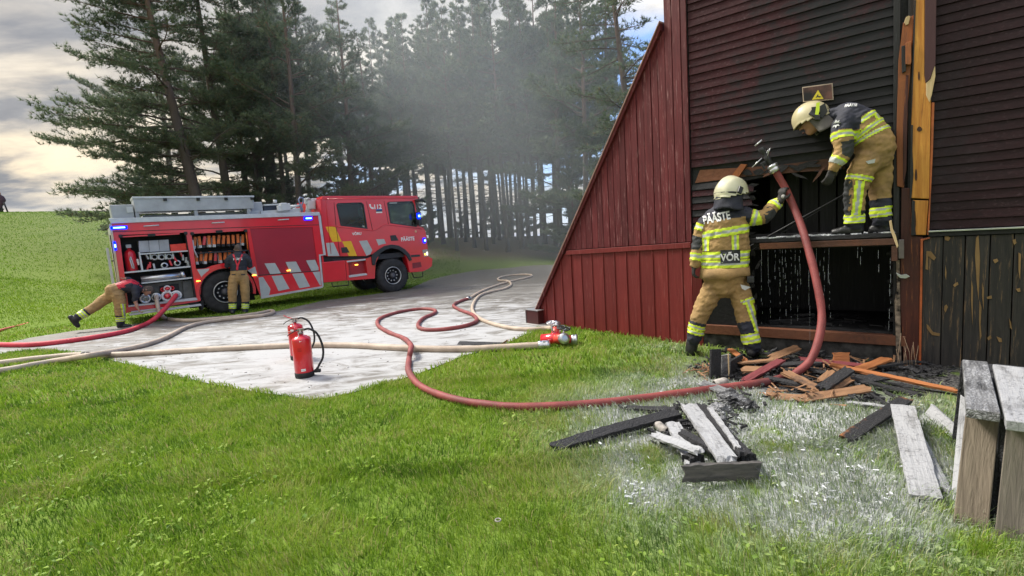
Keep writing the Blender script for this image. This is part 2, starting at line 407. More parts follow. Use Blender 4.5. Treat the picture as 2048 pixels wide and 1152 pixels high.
# ------------------------------------------------------------------ grass
blm = bpy.data.materials.new('grass_blades'); blm.use_nodes = True; t = NT(blm.node_tree); t.N.clear()
hue = t.n('ShaderNodeAttribute', attribute_name='hue').outputs['Fac']; asa = t.n('ShaderNodeAttribute', attribute_name='ash').outputs['Fac']
tip = t.n('ShaderNodeAttribute', attribute_name='tip').outputs['Fac']
gc = t.ramp(hue, [(0.0, (.045, .110, .010)), (.3, (.125, .240, .014)), (.6, (.245, .375, .024)), (.88, (.31, .37, .07)), (1.0, (.46, .38, .19))])
gc = t.mix(t.math('MULTIPLY', tip, .35), gc, (.20, .30, .05))
gc = t.mix(asa, gc, t.mix(hue, (.26, .29, .26), (.50, .52, .50)))
bs = t.n('ShaderNodeBsdfPrincipled', i_0=gc, i_Roughness=.55); bs.inputs['Specular IOR Level'].default_value = .25
tl = t.n('ShaderNodeBsdfTranslucent', i_0=gc)
mx = t.n('ShaderNodeMixShader', i_0=.35, i_1=bs.outputs[0], i_2=tl.outputs[0]); t.n('ShaderNodeOutputMaterial', i_0=mx.outputs[0])
GV = []; GF = []; GA = {'hue': [], 'ash': [], 'tip': []}; gbase = 0
def blades(n, sampler, hmin, hmax, wd, dens=None, keep_apron=False, lean=.6):
    global gbase
    x, y = sampler(n)
    patch = fbm(x, y, 1.3, 21); fine = np_noise(x, y, 9, 5)
    jx = .16 * (fbm(x, y, 6, 71) - .5) + rng.normal(0, .02, len(x)); ok = ~in_poly(x + jx, y - np.abs(jx) * 1.2, apron)
    ck = spots(x, y, CHAR, 9); ok &= rng.random(len(x)) > ck * 1.6
    # behind the walls there is none
    ok &= ~((x * .618 + y * .786 > (2.22 * .618 + 6.08 * .786) - .05) & (x > 2.0) & (y < 8.5))
    ok &= ~((x * .783 + y * .622 > (2.22 * .783 + 6.08 * .622) - .02) & (x > .3) & (y < 8.6))
    ok &= rng.random(len(x)) < np.clip(.35 + patch * 1.5, .3, 1)
    x = x[ok]; y = y[ok]; patch = patch[ok]; fine = fine[ok]; m = len(x)
    h = rng.uniform(hmin, hmax, m) * (.55 + .9 * patch) ; z = Hz(x, y)
    an = rng.uniform(0, 2 * np.pi, m); ln = rng.uniform(.15, lean * 1.5, m) * h; la = rng.uniform(0, 6.28, m) * .6 + 5 * np_noise(x, y, 2.6, 8)
    wx = np.cos(an) * wd / 2; wy = np.sin(an) * wd / 2; dx = np.cos(la) * ln; dy = np.sin(la) * ln
    P = np.zeros((m, 5, 3))
    P[:, 0] = np.stack([x - wx, y - wy, z - .01], 1); P[:, 1] = np.stack([x + wx, y + wy, z - .01], 1)
    P[:, 2] = np.stack([x - wx * .8 + dx * .35, y - wy * .8 + dy * .35, z + h * .6], 1); P[:, 3] = np.stack([x + wx * .8 + dx * .35, y + wy * .8 + dy * .35, z + h * .6], 1)
    P[:, 4] = np.stack([x + dx * 1.2, y + dy * 1.2, z + h * .97], 1)
    b0 = gbase + np.arange(m)[:, None] * 5
    T = np.concatenate([b0 + np.array([0, 1, 3]), b0 + np.array([0, 3, 2]), b0 + np.array([2, 3, 4])])
    GV.append(P.reshape(-1, 3)); GF.append(T); gbase += m * 5
    vk = np.where(y > 12, .35, 1.0); hu = np.clip(.52 - np.clip((y - 12) / 12, 0, 1) * .30 + vk * (1.1 * (patch - .5) + .65 * (fbm(x, y, 4.2, 61) - .5) + rng.normal(0, .19, m) + .35 * (fine - .5)), 0, .93); hu = np.where(rng.random(m) < .05 * np.where(y > 12, .2, 1), 1.0, hu)
    hu = np.where((np_noise(x, y, 2.1, 31) > .78) & (rng.random(m) < .3) & (y < 10), .95, hu)
    s_ = spots(x, y, ASH, 3); s_ = np.clip(s_ * rng.uniform(.15, 1.35, m), 0, .92)
    GA['hue'].append(np.repeat(hu, 5)); GA['ash'].append(np.repeat(s_, 5)); GA['tip'].append(np.tile([0, 0, .6, .6, 1.0], m))
def wedge(y0, y1, tl=-1.6, tr=1.3, power=1.0):
    def f(n):
        u = rng.random(n); y = (y0 ** (2) + u * (y1 ** 2 - y0 ** 2)) ** .5; x = rng.uniform(tl, tr, n) * y; return x, y
    return f
blades(100000, wedge(1.5, 3.2), .018, .062, .0042)
blades(5000, wedge(1.6, 4.5), .05, .10, .0032, lean=.9)
blades(120000, wedge(3.0, 5.2), .02, .06, .0062)
blades(110000, wedge(5.0, 9.5, -1.5, .75), .03, .065, .011)
blades(70000, wedge(9.0, 18, -1.4, .3), .025, .05, .018)
blades(50000, wedge(17, 38, -1.3, -.1), .025, .05, .028)
# broad leaves of clover, dandelion and plantain among the grass
def weeds(n, y0, y1):
    global gbase
    x, y = wedge(y0, y1)(n); ok = ~in_poly(x, y, apron) & (fbm(x, y, 1.6, 44) + .35 * np_noise(x, y, 7, 45) > .80) & (spots(x, y, CHAR, 9) < .3) & ~((x * .7 + y * .7 > 5.6) & (x > 1.5))
    x = x[ok]; y = y[ok]; m = len(x); z = rng.uniform(.012, .04, m); r_ = rng.uniform(.006, .019, m)
    an = rng.uniform(0, 6.28, m); P = np.zeros((m, 4, 3)); el = rng.uniform(.5, .9, m)
    ux, uy = np.cos(an), np.sin(an); tz = rng.normal(0, .5, m)
    P[:, 0] = np.stack([x - ux * r_, y - uy * r_, z - tz * r_], 1); P[:, 1] = np.stack([x - uy * r_ * el, y + ux * r_ * el, z + .003], 1)
    P[:, 2] = np.stack([x + ux * r_, y + uy * r_, z + tz * r_], 1); P[:, 3] = np.stack([x + uy * r_ * el, y - ux * r_ * el, z + .003], 1)
    b0 = gbase + np.arange(m)[:, None] * 4
    GV.append(P.reshape(-1, 3)); GF.append(np.concatenate([b0 + np.array([0, 3, 2]), b0 + np.array([0, 2, 1])])); gbase += m * 4
    hu = np.clip(rng.normal(.55, .2, m), 0, .85); s_ = np.clip(spots(x, y, ASH, 3) * rng.uniform(.6, 1.6, m), 0, 1)
    GA['hue'].append(np.repeat(hu, 4)); GA['ash'].append(np.repeat(s_, 4)); GA['tip'].append(np.full(m * 4, .5))
weeds(9000, 1.6, 4); weeds(11000, 4, 7.5)
me = mesh_np('grass', np.concatenate(GV), np.concatenate(GF), blm, False, {k: np.concatenate(v) for k, v in GA.items()})
go = bpy.data.objects.new('grass', me); C.objects.link(go); finish(go, 'short green lawn grass with clover, greyed by powder near the burnt wall', 'grass', kind='stuff')
# ------------------------------------------------------------------ pine trees
bark = bpy.data.materials.new('pine_bark'); bark.use_nodes = True; t = NT(bark.node_tree); t.N.clear()
tc = t.n('ShaderNodeTexCoord'); sp = t.n('ShaderNodeSeparateXYZ', i_0=tc.outputs['Object'])
n1 = t.noise(t.mapping(tc.outputs['Object'], (6, 6, 1.2)), 2.5, 6, .65)
up = t.math('MULTIPLY', t.math('SUBTRACT', t.math('ADD', sp.outputs[2], t.math('MULTIPLY', n1, 4)), 7.5), .16, clamp=True)
bc = t.mix(up, t.mix(n1, (.035, .028, .024), (.12, .095, .08)), t.mix(n1, (.085, .05, .035), (.20, .115, .08)))
bp = t.n('ShaderNodeBump', i_Strength=.8, i_Distance=.03, i_Height=n1)
bs = t.n('ShaderNodeBsdfPrincipled', i_0=bc, i_Roughness=.9); t.link(bp.outputs[0], bs.inputs['Normal']); t.n('ShaderNodeOutputMaterial', i_0=bs.outputs[0])
def needlemat(name, a, b_, c_):
    m = bpy.data.materials.new(name); m.use_nodes = True; t = NT(m.node_tree); t.N.clear()
    hue = t.n('ShaderNodeAttribute', attribute_name='hue').outputs['Fac']; oi = t.n('ShaderNodeObjectInfo')
    c = t.ramp(hue, [(0, a), (.55, b_), (.93, c_), (1.0, (.22, .13, .07))])
    c = t.mix(t.math('MULTIPLY', oi.outputs['Random'], .3), c, (.045, .06, .045))
    bs = t.n('ShaderNodeBsdfPrincipled', i_0=c, i_Roughness=.6); bs.inputs['Specular IOR Level'].default_value = .25
    tl = t.n('ShaderNodeBsdfTranslucent', i_0=c); mx = t.n('ShaderNodeMixShader', i_0=.50, i_1=bs.outputs[0], i_2=tl.outputs[0])
    t.n('ShaderNodeOutputMaterial', i_0=mx.outputs[0]); return m
needles = needlemat('pine_needles', (.070, .098, .062), (.130, .175, .098), (.215, .25, .13))

def make_crown(trunk, branches, seed, tuft=.13, per=7, wdt=.02, step=.11, twig=.8, droop=.1):
    """trunk: function height->(x,y); branches: list (z, azimuth, length, rise). Returns limb tubes and needle arrays"""
    rg = np.random.default_rng(seed); rd = random.Random(seed)
    limb = MB(); TP = []; TD = []
    for (z, az, L, rise) in branches:
        b0 = trunk(z); p = Vector((b0[0], b0[1], z)); d = Vector((math.cos(az), math.sin(az), rise)).normalized()
        k = max(4, int(L / .45)); pts = [p.copy()]; cur = p.copy(); wob = rd.uniform(-.3, .3)
        for i in range(k):
            f = i / k
            dd = (d + Vector((rd.uniform(-.18, .18) - wob * math.sin(az) * f, rd.uniform(-.18, .18) + wob * math.cos(az) * f, rd.uniform(-.14, .14) - droop * math.sin(f * 3.0) + .25 * f * f))).normalized()
            cur = cur + dd * (L / k); pts.append(cur.copy())
        limb.tube(pts, [max(.007, (.014 + .010 * L) * (1 - i / (len(pts) - .5))) for i in range(len(pts))], 5, cap=False)
        # side twigs
        nt = max(5, int(L / .10))
        for j in range(nt):
            f = .22 + .78 * (j + rd.random()) / nt; fi = f * k; a = min(k - 1, int(fi)); q = pts[a].lerp(pts[a + 1], min(1, fi - a))
            ax = (pts[a + 1] - pts[a]).normalized(); side = ax.cross(Vector((0, 0, 1))).normalized() * (1 if j % 2 else -1)
            tl_ = twig * (1.05 - f * .6) * min(1.3, .35 + L * .22) * rd.uniform(.6, 1.2)
            dr = (ax * rd.uniform(.35, .9) + side * rd.uniform(.5, 1.0) + Vector((0, 0, rd.uniform(-.15, .4)))).normalized()
            e = q + dr * tl_ + Vector((0, 0, -.05 * tl_))
            if tl_ > .25: limb.add([q + Vector((0, 0, .008)), q - Vector((0, 0, .008)), e], [(0, 1, 2)])
            ms = max(2, int(tl_ / step))
            for m_ in range(ms):
                g = .25 + .75 * (m_ + .5) / ms
                TP.append(q.lerp(e, g) + Vector((rd.gauss(0, .035), rd.gauss(0, .035), rd.gauss(.015, .03)))); TD.append(dr * .6 + Vector((rd.gauss(0, .35), rd.gauss(0, .35), .45 + rd.gauss(0, .25))))
        for m_ in range(4): TP.append(pts[-1] - (pts[-1] - pts[-2]) * (m_ * .18)); TD.append((pts[-1] - pts[-2]).normalized() * .8 + Vector((0, 0, .4)))
    P = np.array(TP); D = np.array(TD); n = len(P)
    P = np.repeat(P, per, 0); D = np.repeat(D, per, 0) + rg.normal(0, .55, (n * per, 3)); D /= np.linalg.norm(D, axis=1)[:, None]
    ln = rg.uniform(.7, 1.25, n * per)[:, None] * tuft
    sd = np.cross(D, rg.normal(0, 1, D.shape)); sd /= np.linalg.norm(sd, axis=1)[:, None] + 1e-9
    wv = sd * wdt * .5
    V = np.stack([P - wv, P + wv, P + D * ln], 1).reshape(-1, 3)
    Fc = np.arange(len(V)).reshape(-1, 3)
    cl = np.repeat(np.clip(rg.normal(.45, .2, n), 0, .93), per); cl = np.where(rg.random(n * per) < .03, 1, cl)
    return limb, V, Fc, np.repeat(cl, 3)

def make_pine(name, H, seed, lean=(0, 0), base_r=.16, crown_from=.45, spread=2.4, nb=46, dead=18, label=None, group=None, branches=None, tuft=.15, per=6, wdt=.028, step=.13, twig=.8, fork=None, limb_wob=.15, shape='cone'):
    rd = random.Random(seed)
    ph = rd.uniform(0, 6)
    def tr(z): 
        f = z / H
        return (lean[0] * f + limb_wob * math.sin(ph + f * 4.2) * f, lean[1] * f + limb_wob * math.cos(ph * 2 + f * 3.7) * f)
    root = empty(name, (0, 0, 0), label, 'tree', group)
    tm = MB(); K = 16; tm.tube([(*tr(H * i / K), H * i / K - (.15 if i == 0 else 0)) for i in range(K + 1)], [base_r * (1.25 if i == 0 else 1) * (1 - (i / K) ** 1.3 * .93) for i in range(K + 1)], 9)
    if branches is None:
        branches = []
        for i in range(nb):
            f = crown_from + (1 - crown_from) * ((i + rd.random()) / nb) ** .9; z = H * min(f, .985)
            g = (f - crown_from) / (1 - crown_from)
            L = spread * (.45 + 1.0 * math.sin(min(1, g * 1.25 + .22) * math.pi) ** .8) * rd.uniform(.5, 1.15) * (1.0 if g < .8 else .8)
            L = max(.45, L * (1 - max(0, g - .7) * 1.9))
            branches.append((z, rd.uniform(0, 6.283), L, rd.uniform(-.1, .35) + g * .7))
    limb, V, Fc, hue = make_crown(tr, branches, seed, tuft, per, wdt, step, twig)
    # bare dead branches below the crown
    for i in range(dead):
        z = H * rd.uniform(.12, crown_from + .1); b0 = tr(z); az = rd.uniform(0, 6.28); L = rd.uniform(.3, 1.5)
        p = Vector((*b0, z)); q = p + Vector((math.cos(az) * L * .6, math.sin(az) * L * .6, rd.uniform(-.1, .25) * L)); e = q + Vector((math.cos(az + .5) * L * .4, math.sin(az + .5) * L * .4, rd.uniform(-.3, .1) * L))
        limb.tube([p, q, e], [.022, .014, .004], 4, cap=False)
    tm.build('trunk', bark, root)
    limb.build('branches', bark, root, kind='stuff')
    o = bpy.data.objects.new('crown', mesh_np('crown', V, Fc, needles, False, {'hue': hue})); C.objects.link(o); o.parent = root; o['kind'] = 'stuff'
    return root

def tpos(px, Y, extra=0):
    """a spot in the wood: picture column px, distance Y"""
    d = ray(px, 480); x = d.x / d.y * Y
    return Vector((x, Y, float(Hz(x, Y)) + extra))
# the broad old pine at the edge of the lawn, limbs sweeping out over the slope
rd = random.Random(5)
# image-left is world -X (azimuth pi) from there
bl = []
def br(z, az, L, rise): bl.append((z, az, L, rise))
for z, L, rise in ((2.9, 5.0, .0), (3.4, 4.2, .02), (4.0, 3.2, .1), (4.9, 3.4, .05), (5.5, 5.6, .08), (6.0, 4.6, .1), (6.9, 3.0, .05), (7.7, 3.0, .08), (8.5, 3.1, .08), (9.3, 2.7, .1), (10.2, 2.7, .1), (11.0, 2.9, .15), (11.9, 2.4, .2), (12.8, 2.2, .3), (13.8, 2.0, .5)):
    br(z, math.pi + rd.uniform(-.35, .35), L, rise)
    br(z + .3, math.pi + .9 + rd.uniform(-.4, .4), L * .75, rise); br(z + .15, math.pi - .9 + rd.uniform(-.4, .4), L * .75, rise)
for i in range(22): br(rd.uniform(3.4, 13.5), math.pi + rd.uniform(-.9, .9), rd.uniform(1.6, 2.9), rd.uniform(-.1, .3))
for i in range(26): br(rd.uniform(3.0, 14), rd.uniform(-1.6, 1.6), rd.uniform(1.5, 3.3), rd.uniform(-.1, .4))
bigp = make_pine('pine_tree', 15, 11, lean=(-1.9, .6), base_r=.25, label='broad old pine at the lawn edge, long limbs sweeping out left over the slope', branches=bl, dead=26, tuft=.17, per=8, wdt=.024, step=.10, twig=1.3, limb_wob=.35, crown_from=.3)
bigp.location = tpos(418, 20.5)
bl2 = []
for i in range(56):
    z = rd.uniform(3.2, 15.6); a = rd.uniform(0, 6.28)
    bl2.append((z, a, rd.uniform(1.8, 3.6) * (1 - .3 * (z / 16)), rd.uniform(-.05, .4)))
b2 = make_pine('pine_tree', 16, 12, lean=(-.5, 0), base_r=.2, label='second large pine, just right of the broad old one, its crown reaching lower', branches=bl2, dead=22, tuft=.17, per=7, wdt=.026, step=.13, twig=1.0, crown_from=.3)
b2.location = tpos(470, 22.5)
bl3 = []
for i in range(60):
    z = rd.uniform(2.2, 13.5); g = z / 14
    bl3.append((z, rd.uniform(0, 6.28), rd.uniform(1.6, 3.4) * (1.05 - .5 * g), rd.uniform(-.15, .3)))
b3 = make_pine('pine_tree', 14.5, 13, lean=(-.8, .2), base_r=.17, label='leafy pine beside the red wall, blue sky showing between its branches', branches=bl3, dead=20, tuft=.17, per=7, wdt=.026, step=.13, twig=1.05, crown_from=.25)
b3.location = tpos(1282, 19.5)
# stand of tall pines: a few kinds, many trees
protos = [make_pine('pine_tree', 18, 21, base_r=.15, crown_from=.35, spread=2.4, nb=52, dead=60, tuft=.26, per=8, wdt=.05, step=.13, twig=1.0),
          make_pine('pine_tree', 18, 22, base_r=.13, crown_from=.30, spread=2.4, nb=50, dead=60, lean=(.3, .2), tuft=.26, per=8, wdt=.05, step=.13, twig=1.0),
          make_pine('pine_tree', 18, 23, base_r=.16, crown_from=.40, spread=2.4, nb=46, dead=64, lean=(-.4, .1), tuft=.26, per=8, wdt=.05, step=.13, twig=1.0),
          make_pine('pine_tree', 18, 24, base_r=.12, crown_from=.42, spread=1.9, nb=56, dead=60, tuft=.26, per=8, wdt=.05, step=.13, twig=1.0)]
thick = [make_pine('pine_tree', 18, 31, base_r=.2, crown_from=.10, spread=3.2, nb=54, dead=12, tuft=.22, per=8, wdt=.045, step=.12, twig=1.2),
         make_pine('pine_tree', 18, 32, base_r=.2, crown_from=.16, spread=3.0, nb=50, dead=16, lean=(.5, 0), tuft=.22, per=8, wdt=.045, step=.12, twig=1.2),
         make_pine('young_pine', 18, 33, base_r=.3, crown_from=.02, spread=6.5, nb=46, dead=0, tuft=.4, per=8, wdt=.08, step=.2, twig=2.4)]
used = set()
def plant(kind, px, Y, ytop, label, group, rz=None):
    src = (protos + thick)[kind]
    if kind in used: o = copy_tree(src)
    else: o = src; used.add(kind)
    o.location = tpos(px, Y, -.05)
    hor = 476 - .061 * (px - 1024); sc = ((hor - ytop) / 1000 * Y + 1.45 - o.location.z) / 18
    wd_ = max(sc, .8) if kind < 6 else sc
    o.scale = (wd_, wd_, sc); o.rotation_euler = (random.gauss(0, .012), random.gauss(0, .012), random.uniform(0, 6.28) if rz is None else rz)
    o['label'] = label; o['group'] = group
    return o
ORD = 'first second third fourth fifth sixth seventh eighth ninth tenth eleventh twelfth thirteenth fourteenth fifteenth sixteenth seventeenth eighteenth nineteenth twentieth twenty-first twenty-second twenty-third twenty-fourth twenty-fifth twenty-sixth twenty-seventh twenty-eighth'.split()
gl = 'dense leafy pines behind the fire engine'
for k, (px, Y, kd, sc, lb) in enumerate([
    (505, 25.5, 4, -60, 'leafy pine standing behind the grey roof boxes of the fire engine'),
    (560, 26, 5, -80, 'leafy pine behind the rear half of the fire engine, partly hidden by its neighbour'),
    (600, 22.5, 5, -100, 'leafy pine rising behind the monitor on the fire engine roof'),
    (705, 24, 5, 10, 'leafy pine rising over the middle of the cab'),
    (752, 27, 4, 90, 'leafy pine rising over the windscreen end of the cab'),
    (355, 27, 4, -60, 'leafy pine filling the gap behind the broad old pine'),
    (1172, 25, 5, -70, 'leafy pine nearest the red wall, left of the one with blue sky behind'),
    (1120, 28, 4, -40, 'leafy pine between the bare trunks and the red wall, haze before it'),
    (1225, 31, 4, -60, 'leafy pine mostly hidden behind the slanting edge of the red wall')]):
    plant(kd, px, Y, sc, lb, gl)
for k, (px, Y, yt, lb) in enumerate([(300, 25, 330, 'low bushy young pine left of the fire engine, below the broad old pine'), (540, 25, 310, 'young pine behind the low rear roof edge near the monitor'),
    (700, 26, 330, 'young pine behind the crew window of the cab'), (770, 27, 350, 'young pine behind the number on the cab'), (862, 43, 405, 'small pine on the far bank, between trunks just right of the cab'), (925, 45, 425, 'small pine on the far bank, left of the middle of the stand'), (985, 44, 400, 'small pine on the far bank, mid-stand between bare trunks'), (1048, 45, 385, 'small pine on the far bank, towards the red wall'), (1150, 27, 330, 'young pine in the haze, left of the slanting red wall'), (1215, 27, 340, 'young pine half hidden by the slanting red wall')]):
    plant(6, px, Y, yt, lb, 'bushy young pines under the tall ones')
for k, (px, Y, kd) in enumerate([(528, 24, 1), (545, 27, 2), (578, 24, 0), (588, 29, 1), (625, 30, 2)]):
    plant(kd, px, Y, -60, ORD[k] + ' from the left of the slim pines behind the engine body', 'slim pines behind the fire engine body')
front = [(800, 31, 3, 95), (824, 34, 0, 70), (846, 32, 1, 50), (862, 36, 3, 60), (884, 33, 2, 8), (901, 37, 0, 40), (915, 31, 3, 30), (932, 35, 1, 12), (948, 32, 0, 35), (962, 37, 2, 10),
        (975, 31, 1, 20), (990, 34, 3, 5), (1003, 36, 0, 15), (1018, 31, 2, -5), (1034, 35, 1, 5), (1046, 32, 0, -10), (1062, 36, 3, -10), (1076, 31, 1, -20), (1092, 34, 2, -30), (1108, 32, 0, -30), (1140, 33, 2, -40), (1160, 36, 1, -40), (1190, 34, 0, -50), (770, 36, 1, 60), (742, 38, 2, 120), (700, 36, 0, 30)]
k_order = {i: r for r, i in enumerate(sorted(range(len(front)), key=lambda i: front[i][0]))}
for k, (px, Y, kd, yt) in enumerate(front):
    where = ('behind the front of the cab' if px < 850 else 'right of the cab' if px < 930 else 'mid-stand' if px < 1020 else 'towards the red wall')
    plant(kd, px + random.uniform(-4, 4), Y + random.uniform(-.8, .8), yt, ORD[k_order[k]] + ' from the left among the nearer bare-trunked pines, ' + where, 'front row of tall pines beyond the road')
back = [(812, 42, 0), (836, 43, 1), (858, 41, 2), (878, 44, 3), (896, 41, 0), (920, 43, 1), (940, 45, 2), (955, 41, 3), (983, 43, 0), (1010, 44, 1), (1028, 41, 2), (1055, 44, 3), (1084, 42, 0), (1115, 44, 1), (1150, 42, 2), (780, 40, 1), (905, 46, 2), (970, 47, 0), (1040, 46, 3), (868, 49, 1), (888, 51, 0), (930, 50, 3), (948, 49, 1), (994, 50, 2), (1019, 49, 0), (1068, 50, 1), (822, 48, 3)]
b_order = {i: r for r, i in enumerate(sorted(range(len(back)), key=lambda i: back[i][0]))}
for k, (px, Y, kd) in enumerate(back):
    plant(kd, px + random.uniform(-4, 4), Y, 60 + (k * 37) % 60, ORD[b_order[k]] + ' from the left of the slim back-row pines, trunk against bright sky', 'back row of slim pines')
# ------------------------------------------------------------------ the burnt wooden building
W = Frame((2.22, 6.08, 0), (.786, -.618, 0)); P = Frame((2.22, 6.08, 0), (.622, -.783, 0))
bld = empty('wooden_building', W.o, 'dark red wooden building with a burnt-out corner and slanting left edge', 'building')
BI = bld.matrix_basis.inverted(); WM = BI @ W.M; PM = BI @ P.M
FIRE = W.w(1.55, 0, 1.95)
def woodmat(name, c1, c2, rough=.7, soot=0.0, sootr=1.6, grainax=0, streak=None, bumps=.5, streakamt=.5, soot_up=0, spec=.35, peel=None):
    """boards: grain along local axis 0 (x) or 2 (z); soot spreads around the place that burned"""
    m = bpy.data.materials.new(name); m.use_nodes = True; t = NT(m.node_tree); t.N.clear()
    tc = t.n('ShaderNodeTexCoord'); oi = t.n('ShaderNodeObjectInfo')
    sc = t.n('ShaderNodeVectorMath', operation='SCALE', i_0=(7.3, 9.1, 5.7)); t.link(oi.outputs['Random'], sc.inputs['Scale'])
    off = t.n('ShaderNodeVectorMath', operation='ADD', i_0=tc.outputs['Object'], i_1=sc.outputs[0])
    st = (.6, 9, 9) if grainax == 0 else (9, 9, .6)
    v = t.mapping(off.outputs[0], st); g = t.noise(v, 3.5, 7, .68, .5); g2 = t.noise(off.outputs[0], 1.4, 5, .6)
    c = t.mix(t.ramp(g, [(.3, 0.0), (.7, 1.0)]), c1, c2)
    c = t.mix(t.math('MULTIPLY', oi.outputs['Random'], .45), c, tuple(q * .55 for q in c1))
    c = t.mix(t.math('MULTIPLY', t.ramp(g2, [(.4, 0.0), (.7, 1.0)]), .4), c, tuple(q * .6 for q in c1))
    if streak: c = t.mix(t.math('MULTIPLY', t.ramp(t.noise(v, 5, 8, .75), [(.56, 0.0), (.70, 1.0)]), streakamt), c, streak)
    rg_ = rough
    if peel: c = t.mix(t.ramp(t.noise(t.mapping(off.outputs[0], (.35, 1, 1)), 9, 6, .7, .4), [(.60, 0.0), (.63, 1.0)]), c, peel)
    if soot:
        pos = t.n('ShaderNodeNewGeometry').outputs['Position']
        dv = t.n('ShaderNodeVectorMath', operation='SUBTRACT', i_0=pos, i_1=tuple(FIRE)); dl = t.n('ShaderNodeVectorMath', operation='LENGTH')
        t.link(t.mapping(dv.outputs[0], (1, 1, .62)), dl.inputs[0])
        k = t.math('ADD', t.math('SUBTRACT', 1.0, t.math('DIVIDE', dl.outputs['Value'], sootr)), t.math('MULTIPLY', t.math('SUBTRACT', t.noise(pos, 2.6, 8, .72, .6), .5), 2.0))
        k = t.math('ADD', k, t.math('MULTIPLY', t.math('SUBTRACT', g, .5), 1.1))
        c = t.mix(t.math('MULTIPLY', t.ramp(k, [(.0, 0.0), (.45, 1.0)]), soot), c, (.012, .012, .014))
    bp = t.n('ShaderNodeBump', i_Strength=bumps, i_Distance=.006, i_Height=g)
    bs = t.n('ShaderNodeBsdfPrincipled', i_0=c, i_Roughness=rg_); bs.inputs['Specular IOR Level'].default_value = spec
    t.link(bp.outputs[0], bs.inputs['Normal']); t.n('ShaderNodeOutputMaterial', i_0=bs.outputs[0]); return m
m_red_up = woodmat('weathered_red_boards', (.072, .009, .012), (.150, .022, .025), .65, .9, 1.1, 2, (.36, .19, .19), .8, .85, spec=.25)
m_red_low = woodmat('fresh_red_boards', (.125, .012, .012), (.19, .024, .022), .55, .5, 1.0, 2, (.32, .13, .12), .5, .4, spec=.3)
m_siding = woodmat('smoke_dark_siding', (.028, .0050, .0075), (.066, .0125, .017), .66, 1.0, 1.42, 0, (.22, .15, .16), .7, .55, spec=.22)
m_siding_r = woodmat('dark_siding', (.011, .0026, .0038), (.026, .0055, .008), .6, .5, 1.0, 0, (.12, .08, .09), .7, .4, spec=.25)
m_char = woodmat('charred_wood', (.008, .008, .009), (.030, .030, .033), .55, 0, 1, 2, (.09, .09, .10), .9, .5)
m_charx = woodmat('charred_wood_level', (.007, .007, .008), (.026, .026, .03), .6, 0, 1, 0, (.09, .09, .10), .9, .4)
m_charplank = woodmat('scorched_planks', (.012, .012, .014), (.060, .052, .048), .6, 0, 1, 2, (.24, .15, .08), .9, 1.0)
m_raw = woodmat('raw_orange_timber', (.38, .135, .018), (.66, .32, .06), .45, .0, .9, 2, (.14, .05, .015), .6, .8)
m_rawx = woodmat('raw_brown_beam', (.15, .055, .028), (.27, .11, .06), .55, .55, 1.2, 0, (.04, .025, .02), .6, .7)
m_stud = woodmat('scorched_stud', (.30, .085, .022), (.46, .16, .045), .5, .35, 1.1, 2, (.03, .02, .02), .6, .7)
m_darkred = woodmat('dark_red_post', (.045, .012, .010), (.12, .03, .018), .5, .3, 1.0, 2, (.38, .12, .03), .7, .8)
m_paintbrown = woodmat('brown_painted_board', (.065, .026, .03), (.085, .036, .04), .45, 0, 1, 2, (.12, .07, .07), .3, .2)
m_pale = woodmat('pale_split_wood', (.52, .36, .18), (.70, .55, .34), .6, 0, 1, 2, (.3, .18, .08), .5, .4)
m_frost = mat('powder_white', (.62, .64, .66), .9, .25, 30, .8, 60)
m_metal = mat('pale_metal', (.55, .56, .57), .35, .1, 9, .1, 30, metal=.7)
m_insul = mat('rough_insulation', (.22, .17, .13), .95, .5, 18, 1.0, 30)

# slanting-edged wing: vertical boards
xA, zA = P.p(1326, 62); xB, zB = P.p(1072, 640); slope = (zA - zB) / (xA - xB)
def diag(x): return zB + slope * (x - xB)
xr = 0.0; zrail0 = P.p(1135, 500)[1]; zrail1 = P.p(1382, 483)[1]; xl_rail = (zrail0 - zB) / slope + xB
def rail(x): return zrail0 + (zrail1 - zrail0) * (x - xl_rail) / (0 - xl_rail)
x = xl_rail - .0; wds = []
while x < -.02:
    wd_ = random.uniform(.098, .125); x2 = min(0.0, x + wd_)
    if x2 > -.06: x2 = 0
    g = .0035; a = x + g; b2_ = x2 - g; off = random.uniform(-.004, .004)
    zt1 = diag(a) if a < xA else 7.2; zt2 = diag(b2_) if b2_ < xA else 7.2
    if a < xA < b2_: zt2 = diag(xA)
    poly = [(a, rail(a)), (b2_, rail(b2_)), (b2_, zt2), (a, max(zt1, rail(a) + .01))]
    MB().prism(poly, -.022 + off, 0.0, M=PM).build('board', m_red_up, bld, bevel=.003)
    x = x2
# lower boards
x = P.p(1078, 648)[0] ; zlow = -.08
while x < -.02:
    x2 = min(0.0, x + random.uniform(.205, .225)); x2 = 0 if x2 > -.1 else x2
    g = .003; a = x + g; b2_ = x2 - g; off = random.uniform(-.004, .004)
    poly = [(a, zlow), (b2_, zlow), (b2_, min(diag(b2_), rail(b2_) - .06)), (a, max(zlow + .01, min(diag(a), rail(a) - .06)))]
    xc = (rail(a) - .06 - zB) / slope + xB
    if a < xc < b2_: poly = [(a, zlow), (b2_, zlow), (b2_, rail(b2_) - .06), (xc, rail(xc) - .06), (a, diag(a))]
    MB().prism(poly, -.020 + off, 0.0, M=PM).build('board', m_red_low, bld, bevel=.003)
    if x2 < -.02: MB().box(x2 - .011, x2 + .011, -.032, -.018, zlow, min(diag(x2) , rail(x2) - .065), M=PM).build('batten', m_red_low, bld, bevel=.002)
    x = x2
